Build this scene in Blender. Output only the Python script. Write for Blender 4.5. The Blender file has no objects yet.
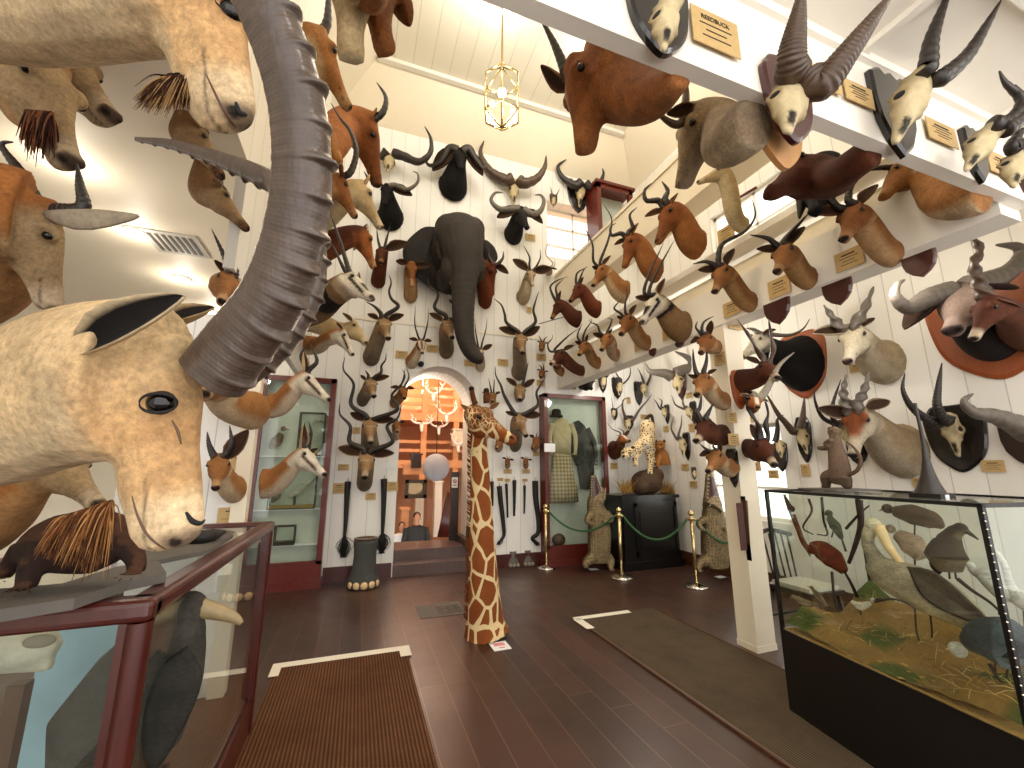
import bpy, math, random
import numpy as np
from mathutils import Vector, Matrix
random.seed(7); RNG = np.random.RandomState(5)
SC = bpy.context.scene
COL = SC.collection
V3 = lambda *a: np.array(a, float)
def nrm(v):
    v = np.asarray(v, float); l = np.linalg.norm(v); return v / l if l > 1e-9 else v
# ------------------------------------------------------------------ camera
FPX, HY, VX, EYE = 415., 468., 358., 1.55
_p = math.atan((HY - 384) / FPX)
_yaw = math.atan((512 - VX) / math.hypot(FPX, HY - 384))
CF = V3(math.sin(_yaw) * math.cos(_p), math.cos(_yaw) * math.cos(_p), math.sin(_p))
CR = V3(math.cos(_yaw), -math.sin(_yaw), 0)
CU = np.cross(CR, CF)
CO = V3(0, 0, EYE)
cam = bpy.data.cameras.new('camera'); camo = bpy.data.objects.new('camera', cam); COL.objects.link(camo)
cam.sensor_fit = 'HORIZONTAL'; cam.sensor_width = 36; cam.lens = FPX / 1024 * 36
cam.clip_start = .02; cam.clip_end = 200
m = Matrix.Identity(4)
for i in range(3):
    m[i][0], m[i][1], m[i][2], m[i][3] = CR[i], CU[i], -CF[i], CO[i]
camo.matrix_world = m
SC.camera = camo
# crops of the photograph that the measurements were taken in: (left, top, scale)
CROP = dict(A=(0, 0, 3), B=(230, 0, 3.84), C=(380, 0, 2.954), D=(600, 0, 3.84), E=(800, 0, 3.84), F=(190, 180, 3.49), G=(370, 180, 3.84),
            H=(540, 180, 3.84), I=(690, 170, 4.04), J=(834, 180, 4.04), K=(690, 320, 4.27), L=(840, 340, 4.517), M=(330, 340, 2.954),
            N=(530, 340, 2.954), O=(740, 460, 2.494), P=(190, 340, 2.954), Q=(0, 130, 3.84), R=(260, 80, 5.486), S=(300, 200, 6.98), T=(300, 290, 6.98),
            U=(190, 380, 5.12), V=(330, 300, 6.4), W=(480, 300, 7.68), X=(600, 340, 6.4), Y=(540, 300, 7.68), Z=(690, 340, 7.68), a=(690, 410, 6.4),
            b=(740, 100, 6.4), c=(0, 240, 2.26), d=(280, 60, 7.68), e=(760, 480, 3.49), f=(0, 500, 4.8), g=(0, 480, 2.667), h=(380, 360, 3.84), p=(0, 0, 1))
def px(k, *a):
    if len(a) == 3: k, a = a[0], a[1:]
    o = CROP[k]; return o[0] + a[0] / o[2], o[1] + a[1] / o[2]
def ray(x, y):
    return CF + CR * (x - 512) / FPX - CU * (y - 384) / FPX
def depth(Pt): return float((np.asarray(Pt) - CO) @ CF)
def at_depth(x, y, z): return CO + ray(x, y) * z
def on(x, y, ax, val):
    d = ray(x, y); t = (val - CO[ax]) / d[ax]; return CO + d * t
# ------------------------------------------------------------------ scene helpers
def tag(o, label=None, cat=None, group=None, kind=None):
    if label: o['label'] = label
    if cat: o['category'] = cat
    if group: o['group'] = group
    if kind: o['kind'] = kind
    return o
def lin(h):
    h = h.lstrip('#'); c = [int(h[i:i + 2], 16) / 255 for i in (0, 2, 4)]
    return np.array([x / 12.92 if x <= .04045 else ((x + .055) / 1.055) ** 2.4 for x in c])
class MB:
    """collects shells; build() links them as ONE mesh object"""
    def __init__(s): s.v = []; s.f = []; s.m = []; s.c = []; s.n = 0
    def add(s, V, F, mi=0, col=None):
        V = np.asarray(V, float).reshape(-1, 3); s.v.append(V)
        s.f += [tuple(i + s.n for i in f) for f in F]; s.m += [mi] * len(F)
        s.c.append(np.tile(np.array([1., 1, 1]) if col is None else np.asarray(col, float), (len(V), 1)) if col is None or np.ndim(col) == 1 else np.asarray(col, float))
        s.n += len(V); return s
    def rings(s, R, cap=True, mi=0, col=None, closed=False):
        R = np.asarray(R, float); n, k = R.shape[:2]; F = []
        for i in range(n if closed else n - 1):
            a, b = i * k, ((i + 1) % n) * k
            for j in range(k):
                q = (j + 1) % k; F.append((a + j, a + q, b + q, b + j))
        if cap and not closed:
            F.append(tuple(range(k - 1, -1, -1))); F.append(tuple((n - 1) * k + j for j in range(k)))
        return s.add(R.reshape(-1, 3), F, mi, col)
    def tube(s, pts, rad, seg=10, wax=None, mi=0, col=None, cap=True, closed=False):
        pts = np.asarray(pts, float); n = len(pts)
        rad = np.asarray(rad, float)
        if rad.ndim == 0: rad = np.full(n, float(rad))
        if rad.ndim == 1: rad = np.stack([rad, rad], 1)
        T = np.gradient(pts, axis=0)
        if closed: T = np.roll(pts, -1, 0) - np.roll(pts, 1, 0)
        T /= np.maximum(np.linalg.norm(T, axis=1, keepdims=True), 1e-9)
        th = np.linspace(0, 2 * math.pi, seg, endpoint=False); R = []
        w = None
        for i in range(n):
            if wax is not None: h = np.asarray(wax, float); h = h[i] if h.ndim == 2 else h
            elif w is None:
                h = V3(0, 0, 1) if abs(T[i][2]) < .9 else V3(1, 0, 0)
            else: h = w
            w = nrm(h - T[i] * (h @ T[i])); u = np.cross(T[i], w)
            R.append(pts[i] + np.outer(np.cos(th) * rad[i, 0], w) + np.outer(np.sin(th) * rad[i, 1], u))
        return s.rings(R, cap, mi, col, closed)
    def ball(s, c, r, ax=None, seg=12, rn=8, mi=0, col=None):
        r = np.ones(3) * np.asarray(r, float); ax = np.eye(3) if ax is None else np.asarray(ax, float); R = []
        for i in range(rn + 1):
            p = math.pi * (i * .98 / rn + .01); th = np.linspace(0, 2 * math.pi, seg, endpoint=False)
            L = np.stack([np.cos(th) * math.sin(p) * r[0], np.sin(th) * math.sin(p) * r[1], np.full(seg, -math.cos(p)) * r[2]], 1)
            R.append(np.asarray(c) + L @ ax)
        return s.rings(R, True, mi, col)
    def box(s, lo, hi, mi=0, ax=None, o=None, bev=0):
        lo, hi = np.minimum(lo, hi), np.maximum(lo, hi)
        P = np.array([[x, y, z] for x in (lo[0], hi[0]) for y in (lo[1], hi[1]) for z in (lo[2], hi[2])])
        if ax is not None: P = P @ np.asarray(ax)
        if o is not None: P = P + np.asarray(o)
        return s.add(P, [(0, 1, 3, 2), (4, 6, 7, 5), (0, 4, 5, 1), (2, 3, 7, 6), (0, 2, 6, 4), (1, 5, 7, 3)], mi)
    def prism(s, poly, n, th, mi=0, mi_front=None, bev=0, o=None):
        """poly: world points of the front outline, extruded along -n by th; bev: rim bevel"""
        P = np.asarray(poly, float); n = nrm(n); k = len(P); c = P.mean(0)
        F0 = c + (P - c) * (1 - bev) if bev else P
        Rr = [F0, P - n * (th * .3 if bev else 0), P - n * th] if bev else [P, P - n * th]
        V = np.concatenate(Rr); F = []
        for i in range(len(Rr) - 1):
            for j in range(k):
                q = (j + 1) % k; F.append((i * k + j, (i + 1) * k + j, (i + 1) * k + q, i * k + q))
        F.append(tuple(range(k))); F.append(tuple((len(Rr) - 1) * k + j for j in range(k - 1, -1, -1)))
        s.add(V, F, mi)
        if mi_front is not None: s.m[-2] = mi_front
        return s
    def lathe(s, prof, c=(0, 0, 0), seg=20, mi=0):
        th = np.linspace(0, 2 * math.pi, seg, endpoint=False)
        R = [np.stack([np.cos(th) * r, np.sin(th) * r, np.full(seg, z)], 1) + np.asarray(c) for r, z in prof]
        return s.rings(R, True, mi)
    def build(s, name, mat, parent=None, loc=None, smooth=True, sharp=None, color=True):
        V = np.concatenate(s.v) if s.v else np.zeros((0, 3))
        base = np.zeros(3)
        if parent is not None:
            base = np.array(parent.get('_o', (0, 0, 0)), float)
        elif loc is not None: base = np.asarray(loc, float)
        me = bpy.data.meshes.new(name); me.from_pydata((V - base).tolist(), [], s.f)
        mats = mat if isinstance(mat, (list, tuple)) else [mat]
        for mm in mats: me.materials.append(MAT[mm])
        if len(mats) > 1: me.polygons.foreach_set('material_index', s.m)
        if color:
            C = np.concatenate(s.c); at = me.color_attributes.new('Col', 'FLOAT_COLOR', 'POINT')
            at.data.foreach_set('color', np.concatenate([C, np.ones((len(C), 1))], 1).astype(np.float32).ravel())
        fix_normals(me)
        if smooth:
            me.polygons.foreach_set('use_smooth', [True] * len(me.polygons))
            if sharp is not None: me.set_sharp_from_angle(angle=math.radians(sharp))
        me.update()
        o = bpy.data.objects.new(name, me); COL.objects.link(o)
        if parent is not None: o.parent = parent
        else: o.location = base
        o['_o'] = tuple(float(x) for x in base)
        return o
import bmesh
def fix_normals(me):
    bm = bmesh.new(); bm.from_mesh(me); bmesh.ops.recalc_face_normals(bm, faces=bm.faces); bm.to_mesh(me); bm.free()
def empty(name, loc, label=None, cat=None, group=None):
    o = bpy.data.objects.new(name, None); COL.objects.link(o); o.location = loc; o.empty_display_size = .1
    o['_o'] = tuple(float(x) for x in loc); return tag(o, label, cat, group)
def catmull(P, n=8):
    P = np.asarray(P, float)
    if len(P) < 3: 
        t = np.linspace(0, 1, n + 1)[:, None]; return P[0] * (1 - t) + P[-1] * t
    Q = np.vstack([2 * P[0] - P[1], P, 2 * P[-1] - P[-2]]); out = []
    for i in range(1, len(Q) - 2):
        for t in np.linspace(0, 1, n, endpoint=False):
            a, b, c, d = Q[i - 1:i + 3]
            out.append(.5 * (2 * b + (c - a) * t + (2 * a - 5 * b + 4 * c - d) * t * t + (3 * b - a - 3 * c + d) * t ** 3))
    out.append(P[-1]); return np.array(out)
def sm(x, a, b):
    t = np.clip((x - a) / (b - a), 0, 1); return t * t * (3 - 2 * t)
# deferred voxel union: shells are fused into one skin, then coloured by the animal's own markings
JOBS = []; POST = []
def fuse(mb, name, mat, voxel, colorf, parent=None, loc=None, smooth=4, disp=0):
    o = mb.build(name, mat, parent, loc, color=False)
    r = o.modifiers.new('r', 'REMESH'); r.mode = 'VOXEL'; r.voxel_size = voxel; r.use_smooth_shade = True
    s = o.modifiers.new('s', 'SMOOTH'); s.factor = .5; s.iterations = smooth
    JOBS.append((o, colorf, disp)); return o
def finish_jobs():
    dg = bpy.context.evaluated_depsgraph_get()
    done = []
    for o, cf, disp in JOBS:
        me = bpy.data.meshes.new_from_object(o.evaluated_get(dg)); done.append(me)
    for (o, cf, disp), me in zip(JOBS, done):
        o.modifiers.clear(); old = o.data; me.name = old.name
        if not me.materials: 
            for mm in old.materials: me.materials.append(mm)
        o.data = me; n = len(me.vertices)
        co = np.empty(n * 3, np.float32); me.vertices.foreach_get('co', co); co = co.reshape(-1, 3).astype(float)
        no = np.empty(n * 3, np.float32); me.vertices.foreach_get('normal', no); no = no.reshape(-1, 3).astype(float)
        C = np.clip(cf(co + np.array(o['_o']), no), 0, 1)
        at = me.color_attributes.new('Col', 'FLOAT_COLOR', 'POINT')
        at.data.foreach_set('color', np.concatenate([C, np.ones((n, 1))], 1).astype(np.float32).ravel())
        me.polygons.foreach_set('use_smooth', [True] * len(me.polygons)); me.update()
    for f in POST: f()
def skin(o, x, y):
    """the point of a finished skin that lies along a measured sight line"""
    b = np.array(o['_o']); r = nrm(ray(x, y)); ok, p, n, _ = o.ray_cast(Vector(CO - b), Vector(r))
    return (np.array(p) + b, np.array(n)) if ok else None
def skinline(o, pts, r, name, mat='hat', off=.0):
    def go():
        P = [skin(o, *p_) for p_ in catmull([(x, y, 0) for x, y in pts], 6)[:, :2]]; P = [p_[0] + p_[1] * off for p_ in P if p_]; n_ = len(P)
        if n_ > 2: MB().tube(P, [r * (.35 + .65 * math.sin(math.pi * (i + .3) / n_)) for i in range(n_)], 8).build(name, mat, o, color=False)
    POST.append(go)
# ------------------------------------------------------------------ materials
MAT = {}
class NT:
    def __init__(s, name):
        s.mat = bpy.data.materials.new(name); s.mat.use_nodes = True; s.t = s.mat.node_tree; s.t.nodes.clear()
        s.out = s.n('ShaderNodeOutputMaterial'); MAT[name] = s.mat
    def n(s, ty, ins=None, **kw):
        nd = s.t.nodes.new(ty)
        for k, v in kw.items(): setattr(nd, k, v)
        for k, v in (ins or {}).items(): s.set(nd.inputs[k], v)
        return nd
    def set(s, i, v):
        if hasattr(v, 'is_linked') or hasattr(v, 'links'): s.t.links.new(v, i)
        elif isinstance(v, bpy.types.Node): s.t.links.new(v.outputs[0], i)
        else:
            if i.type == 'RGBA' and len(v) == 3: v = tuple(v) + (1,)
            i.default_value = v
    def mix(s, f, a, b, bt='MIX'):
        nd = s.n('ShaderNodeMix', data_type='RGBA', blend_type=bt)
        s.set(nd.inputs[0], f); s.set(nd.inputs[6], a); s.set(nd.inputs[7], b); return nd.outputs[2]
    def ramp(s, f, st):
        nd = s.n('ShaderNodeValToRGB'); s.set(nd.inputs[0], f); e = nd.color_ramp.elements
        while len(e) < len(st): e.new(.5)
        for q, (p, c) in zip(e, st): q.position = p; q.color = tuple(c) + (1,)
        return nd.outputs[0]
    def math(s, op, a, b=0., c=0.):
        nd = s.n('ShaderNodeMath', operation=op); s.set(nd.inputs[0], a); s.set(nd.inputs[1], b)
        s.set(nd.inputs[2], c); return nd.outputs[0]
    def noise(s, sc, det=4, vec=None, rough=.55):
        nd = s.n('ShaderNodeTexNoise', {'Scale': sc, 'Detail': det, 'Roughness': rough})
        if vec is not None: s.set(nd.inputs['Vector'], vec)
        return nd.outputs[0]
    def coord(s, which='Object', sc=None):
        c = s.n('ShaderNodeTexCoord').outputs[which]
        if sc is not None:
            mp = s.n('ShaderNodeMapping', {'Scale': sc}); s.set(mp.inputs[0], c); return mp.outputs[0]
        return c
    def pos(s): return s.n('ShaderNodeNewGeometry').outputs[0]
    def xyz(s, v):
        nd = s.n('ShaderNodeSeparateXYZ'); s.set(nd.inputs[0], v); return nd.outputs
    def bump(s, h, st=.3, dist=.01):
        return s.n('ShaderNodeBump', {'Strength': st, 'Distance': dist, 'Height': h}).outputs[0]
    def bsdf(s, col, rough=.5, nor=None, **kw):
        nd = s.n('ShaderNodeBsdfPrincipled'); s.set(nd.inputs['Base Color'], col); s.set(nd.inputs['Roughness'], rough)
        if nor is not None: s.set(nd.inputs['Normal'], nor)
        for k, v in kw.items(): s.set(nd.inputs[k.replace('_', ' ')], v)
        s.t.links.new(nd.outputs[0], s.out.inputs[0]); return nd
def plain(name, c, rough=.5, noise=0., sc=20, metal=0., bump=0., coat=0., spec=.5):
    t = NT(name); c = lin(c) if isinstance(c, str) else np.array(c)
    col = c; nor = None
    if noise:
        nz = t.noise(sc, 5, t.coord()); col = t.mix(nz, c * (1 - noise), np.minimum(c * (1 + noise), 1))
        if bump: nor = t.bump(nz, bump, .01)
    t.bsdf(col, rough, nor, Metallic=metal, Coat_Weight=coat, Specular_IOR_Level=spec)
def m_fur(name, sc=60, amt=.35, bump=.5, stretch=(1, 1, 1), rough=.85, dist=.006):
    t = NT(name); a = t.n('ShaderNodeAttribute', attribute_name='Col').outputs['Color']
    v = t.coord('Object', stretch); n1 = t.noise(sc, 6, v, .7); n2 = t.noise(sc * .15, 4, v)
    k = t.ramp(n1, [(.25, (1 - amt,) * 3), (.75, (1 + amt * .5,) * 3)])
    k2 = t.ramp(n2, [(.3, (1 - amt * .6,) * 3), (.7, (1 + amt * .4,) * 3)])
    c = t.mix(1., t.mix(1., a, k, 'MULTIPLY'), k2, 'MULTIPLY')
    t.bsdf(c, rough, t.bump(n1, bump, dist), Specular_IOR_Level=.25)
m_fur('fur'); m_fur('fur_big', 75, .48, .8, (1, 1, 1), dist=.005); m_fur('hide', 45, .25, .6, rough=.7); m_fur('feather', 55, .5, .8, (1, 1, 2.2))
def m_scales():
    t = NT('scales'); a = t.n('ShaderNodeAttribute', attribute_name='Col').outputs['Color']; v = t.n('ShaderNodeTexVoronoi', {'Scale': 34., 'Randomness': .55}, feature='DISTANCE_TO_EDGE'); t.set(v.inputs['Vector'], t.coord('Object', (1, 1, 1.25)))
    e = t.ramp(v.outputs[0], [(.0, (.35,) * 3), (.22, (1.1,) * 3)]); n = t.noise(9, 5, t.coord()); c = t.mix(1., t.mix(1., a, e, 'MULTIPLY'), t.ramp(n, [(.3, (.6,) * 3), (.7, (1.15,) * 3)]), 'MULTIPLY')
    t.bsdf(c, .6, t.bump(v.outputs[0], .9, .02), Specular_IOR_Level=.3)
m_scales()
m_fur('paint', 30, .06, .05)
m_fur('bone', 35, .22, .3, rough=.6)
def m_horn(name, c1, c2, rough=.42, sc=30):
    t = NT(name); nz = t.noise(sc, 6, t.coord(), .65); n2 = t.noise(sc * 6, 4, t.coord('Object', (1, 1, .25)))
    c = t.mix(nz, lin(c1), lin(c2)); c = t.mix(t.math('MULTIPLY', n2, .5), c, lin(c1) * .5)
    t.bsdf(c, rough, t.bump(n2, .35, .003))
m_horn('horn_dark', '#1a1512', '#3b2f28'); m_horn('horn_brown', '#33241a', '#6b513c'); m_horn('horn_grey', '#3a332d', '#8d8274'); m_horn('horn_pale', '#6f6657', '#c2b7a2'); m_horn('horn_ibex', '#2c231e', '#6f5c4f', .3, 22)
m_horn('bone_antler', '#8d7a60', '#d9cbb0')
plain('eye', '#0c0705', .12)
plain('iris', '#3a1f0c', .1, coat=.8)
def m_wood(name, c1, c2, rough=.35, sc=(3, 3, .35), s=8, coat=.2):
    t = NT(name); n = t.noise(s, 6, t.coord('Object', sc), .65)
    t.bsdf(t.mix(n, lin(c1), lin(c2)), rough, t.bump(n, .1, .003), Coat_Weight=coat)
m_wood('mahogany', '#2a0d0a', '#5a1f17', .3); m_wood('red_wood', '#43100a', '#6f2214', .35); m_wood('shield_black', '#0e0b0a', '#1d1715', .25, coat=.4); m_wood('shield_wine', '#2c0d0b', '#4d1a15', .28, coat=.4)
m_wood('shield_orange', '#7a3414', '#a3531f', .35); m_wood('ply', '#a5713e', '#c8955a', .6); m_wood('black_wood', '#080707', '#14110f', .3, coat=.2); m_wood('dark_wood', '#1d0f0c', '#33201a', .3); m_wood('brown_wood', '#3a2013', '#5f3a20', .4)
m_wood('orange_wood', '#cf8450', '#eab07c', .5); m_wood('step_wood', '#46332f', '#6a5350', .35)
plain('white_paint', '#efe9dd', .55, .03, 6); plain('grey_paint', '#b9b3a6', .6, .03, 6); plain('cream_paint', '#eee3cc', .55, .03, 6)
plain('brass', '#e0cb98', .2, metal=1.); plain('chrome', '#e2ddd2', .12, metal=1.); plain('steel_black', '#0b0b0b', .35); plain('green_rope', '#2f5a34', .75, .3, 80, bump=.4)
plain('black_hair', '#17120f', .6, .4, 60); plain('stone', '#8f8676', .85, .35, 14, bump=.6); plain('rock', '#5f4a36', .9, .5, 9, bump=.9); plain('board_grey', '#5c5650', .7, .25, 20)
plain('ivory', '#d9cdb4', .45, .15, 20); plain('nail', '#e0bf8c', .5, .2, 30); plain('cloth_white', '#eceef0', .8, .05, 10); plain('vent_grey', '#b7b1a6', .5); plain('vent_dark', '#4a443c', .6)
plain('skin', '#c99878', .6, .1, 30); plain('jacket', '#2b2c2b', .85, .3, 40); plain('hair_dark', '#2a1d16', .7, .3, 60); plain('tape_white', '#e9e2d2', .6, .05, 20); plain('pink_ink', '#e08a94', .6)
plain('board_blue', '#8fb0be', .7, .25, 8); plain('pale_blue', '#c6ccc2', .7, .15, 8); plain('ink', '#2c2115', .8); plain('antler_white', '#f2e6dc', .5, .1, 20); plain('straw', '#b08a4a', .9, .5, 40, bump=.8); plain('olive', '#59602c', .9, .5, 30, bump=.6); plain('twig', '#3a2a20', .8, .4, 40)
plain('canvas_art', '#6a5f48', .7, .6, 12); plain('gold_frame', '#3a2c14', .4, .3, 30); plain('beak_yellow', '#96825c', .45, .3, 30); plain('cushion', '#c9c2b4', .8, .1, 20)
plain('sphere_grey', '#a9abb2', .5, .15, 5); plain('teal', '#4c5d63', .7, .3, 20); plain('hat', '#15110f', .8); plain('print_red', '#b4443c', .6)
def m_card(name='card'):
    t = NT(name); u = t.n('ShaderNodeUVMap').outputs[0]
    t.bsdf(t.mix(t.noise(40, 3, t.coord()), lin('#b5935a'), lin('#ceb07a')), .6)
m_card()
def m_glass(name, tint='#f7faf7', refl=.7):
    t = NT(name); tr = t.n('ShaderNodeBsdfTransparent', {'Color': lin(tint)}); g = t.n('ShaderNodeBsdfGlossy', {'Roughness': .02, 'Color': (1, 1, 1)})
    lw = t.n('ShaderNodeLayerWeight', {'Blend': .5}).outputs['Facing']; fr = t.math('ADD', .035, t.math('MULTIPLY', t.math('POWER', lw, 4.5), .9)); mx = t.n('ShaderNodeMixShader'); t.set(mx.inputs[0], t.math('MULTIPLY', fr, refl)); t.set(mx.inputs[1], tr); t.set(mx.inputs[2], g)
    t.t.links.new(mx.outputs[0], t.out.inputs[0])
m_glass('glass', refl=.8); m_glass('glass_clear', '#fbfbf8', .3)
def m_emit(name, c, st):
    t = NT(name); e = t.n('ShaderNodeEmission', {'Color': lin(c), 'Strength': st}); t.t.links.new(e.outputs[0], t.out.inputs[0])
m_emit('bulb', '#ffe2b0', 40); m_emit('downlight', '#fff0d8', 60)
def m_boards(name, axis, c, width=.21, groove=.012, dark=.72, rough=.5, off=0.):
    t = NT(name); P = t.xyz(t.pos()); w = t.math('FRACT', t.math('DIVIDE', t.math('ADD', P[axis], 50. + off), width))
    g = t.math('LESS_THAN', w, groove / width); h = t.math('SUBTRACT', 1., g)
    idn = t.n('ShaderNodeTexWhiteNoise', noise_dimensions='1D'); t.set(idn.inputs['W'], t.math('FLOOR', t.math('DIVIDE', t.math('ADD', P[axis], 50. + off), width)))
    c = lin(c); b = t.mix(idn.outputs[0], c * .96, np.minimum(c * 1.02, 1)); b = t.mix(t.math('MULTIPLY', t.noise(3, 4, t.pos()), .12), b, c * .8)
    t.bsdf(t.mix(g, b, c * dark), rough, t.bump(h, .5, .006))
m_boards('boards_x', 0, '#f0eee9', .24, .008, .66); m_boards('boards_y', 1, '#efeae0', .24, .008, .66); m_boards('ceil_boards', 0, '#ece5d2', .3, .012, .74); m_boards('vault', 1, '#e8d9c0', .1, .008, .7)
def m_floor():
    t = NT('floor_wood'); P = t.xyz(t.pos()); W = .19
    k = t.math('DIVIDE', t.math('ADD', P[0], 20.), W); fl = t.math('FLOOR', k); fr = t.math('FRACT', k)
    wn = t.n('ShaderNodeTexWhiteNoise', noise_dimensions='1D'); t.set(wn.inputs['W'], fl)
    yy = t.math('ADD', t.math('DIVIDE', P[1], 2.6), t.math('MULTIPLY', wn.outputs[0], 7.)); fy = t.math('FRACT', yy)
    wn2 = t.n('ShaderNodeTexWhiteNoise', noise_dimensions='2D'); cv = t.n('ShaderNodeCombineXYZ', {0: fl, 1: t.math('FLOOR', yy)}); t.set(wn2.inputs['Vector'], cv.outputs[0])
    g = t.math('MAXIMUM', t.math('LESS_THAN', fr, .025), t.math('LESS_THAN', fy, .0015))
    st = t.n('ShaderNodeMapping', {'Scale': (6, .5, 1)}); t.set(st.inputs[0], t.pos()); gr = t.noise(7, 7, st.outputs[0], .7); cl = t.noise(1.3, 5, t.pos(), .6)
    b = t.mix(wn2.outputs[0], lin('#38221a'), lin('#523429')); b = t.mix(t.math('MULTIPLY', gr, .6), b, lin('#24150f')); b = t.mix(t.math('MULTIPLY', t.ramp(cl, [(.45, (0, 0, 0)), (.75, (1, 1, 1))]), .35), b, lin('#5d3c30'))
    b = t.mix(t.math('MULTIPLY', g, .8), b, lin('#7a5a48'))
    ro = t.math('ADD', .2, t.math('MULTIPLY', t.noise(3, 5, t.pos(), .7), .28))
    t.bsdf(b, ro, t.bump(t.math('ADD', t.math('MULTIPLY', gr, .3), t.math('SUBTRACT', 1., g)), .25, .004), Specular_IOR_Level=.6)
m_floor()
def m_rug(name, c1, c2, axis, pitch=.022):
    t = NT(name); P = t.xyz(t.coord()); w = t.math('SINE', t.math('MULTIPLY', P[axis], 2 * math.pi / pitch)); h = t.math('ADD', .5, t.math('MULTIPLY', w, .5))
    n = t.noise(2.2, 5, t.pos(), .7); n2 = t.noise(160, 3, t.pos())
    b = t.mix(h, lin(c1), lin(c2)); b = t.mix(t.math('MULTIPLY', t.ramp(n, [(.35, (0, 0, 0)), (.7, (1, 1, 1))]), .45), b, lin(c1) * .6); b = t.mix(t.math('MULTIPLY', n2, .3), b, lin(c1))
    t.bsdf(b, .95, t.bump(t.math('ADD', h, n2), .6, .004), Specular_IOR_Level=.1)
m_rug('rug_brown', '#42291b', '#7a5338', 0); m_rug('rug_olive', '#3d3226', '#72634f', 0, .02)
# ------------------------------------------------------------------ the setting
D = 6.65; XL, XR, XB = -.8, 5.2, 3.3; ZC = 3.5; YU = .97
def st(mb, name, mat, **k):
    o = mb.build(name, mat, smooth=False, color=False, **k); o['kind'] = 'structure'; return o
st(MB().box((-5, -3, -.05), (7, D + .35, 0)), 'floor', 'floor_wood')
# far wall: panels around the arched doorway and the gallery window
AX0, AX1, AZ = .57, 1.80, 2.58; AR = (AX1 - AX0) / 2; AC = (AX0 + AX1) / 2; TH = .45
w = MB()
def wb(x0, x1, z0, z1): w.box((x0, D, z0), (x1, D + TH, z1))
WX0, WX1, WZ0, WZ1 = 3.15, 4.55, 5.55, 6.75
wb(-2.05, AX0, 0, 3.25); wb(AX1, XR + .2, 0, 3.25)
arc = [(AC - AR * math.cos(t), AZ + AR * math.sin(t)) for t in np.linspace(0, math.pi, 25)]
for (xa, za), (xb, zb) in zip(arc[:-1], arc[1:]):
    V = [(xa, D, za), (xb, D, zb), (xb, D, 3.25), (xa, D, 3.25), (xa, D + TH, za), (xb, D + TH, zb), (xb, D + TH, 3.25), (xa, D + TH, 3.25)]
    w.add(V, [(0, 1, 2, 3), (7, 6, 5, 4), (0, 4, 5, 1), (3, 2, 6, 7)])
wb(-2.05, WX0, 3.25, 7.42); wb(WX1, XR + .2, 3.25, 7.42); wb(WX0, WX1, 3.25, WZ0); wb(WX0, WX1, WZ1, 7.42)
st(w, 'wall_far', 'boards_x')
# vaulted passage behind the arch
v = MB(); LV = 1.0
for (xa, za), (xb, zb) in zip(arc[:-1], arc[1:]):
    n0 = nrm(V3(xa - AC, 0, za - AZ)); n1 = nrm(V3(xb - AC, 0, zb - AZ))
    V = [V3(xa, D + .01, za), V3(xb, D + .01, zb), V3(xb, D + LV, zb), V3(xa, D + LV, za)]; V += [V[0] + n0 * .04, V[1] + n1 * .04, V[2] + n1 * .04, V[3] + n0 * .04]
    v.add(V, [(0, 1, 2, 3), (7, 6, 5, 4), (0, 4, 5, 1), (2, 6, 7, 3)])
st(v, 'trim_1', 'vault')
st(MB().box((AX1, D + TH, 0), (AX1 + .06, D + LV, AZ)).box((AX0 - .06, D + TH, 0), (AX0, D + LV, AZ)), 'wall_passage', 'white_paint')
st(MB().box((AX0, D - .02, 0), (AX1, D + .3, .16)).box((AX0, D + .3, 0), (AX1, D + 1.05, .31)), 'floor_steps', 'step_wood')
# mid rail and skirtings of the far wall
st(MB().box((-.3, D - .012, 3.84), (3.2, D, 3.9)), 'trim_2', 'white_paint')
st(MB().box((-2.0, D - .02, 0), (-.42, D, .2)).box((-.36, D - .02, 0), (AX0 - .02, D, .2)).box((AX1 + .02, D - .02, 0), (3.02, D, .2)).box((4.35, D - .02, 0), (XR, D, .2)), 'baseboard_far', 'mahogany')
st(MB().box((XR - .02, -1, 0), (XR, D - .02, .2)), 'baseboard_right', 'brown_wood')
# sloping cove and board ceiling of the hall
def slab(name, q, mat, th=.06):
    q = np.array(q, float); n = nrm(np.cross(q[1] - q[0], q[2] - q[0])); n = n if n[2] > 0 else -n
    return st(MB().prism(q + n * th, n, th), name, mat)
ZT, ZH = 7.42, 8.15; IN = .65
slab('ceiling', [(XL + IN, .6, ZH), (XR - IN, .6, ZH), (XR - IN, D - IN, ZH), (XL + IN, D - IN, ZH)], 'ceil_boards')
slab('ceiling_cove_far', [(-.8, D, ZT), (XR, D, ZT), (XR - IN, D - IN, ZH), (XL + IN, D - IN, ZH)], 'cream_paint')
slab('ceiling_cove_right', [(XR, .6, ZT), (XR, D, ZT), (XR - IN, D - IN, ZH), (XR - IN, .6, ZH)], 'cream_paint')
slab('ceiling_cove_left', [(XL, .6, ZT), (XL, D, ZT), (XL + IN, D - IN, ZH), (XL + IN, .6, ZH)], 'cream_paint')
st(MB().box((XL + IN, D - IN - .06, ZH - .07), (XR - IN, D - IN + .03, ZH + .01)), 'trim_3', 'white_paint')
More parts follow.
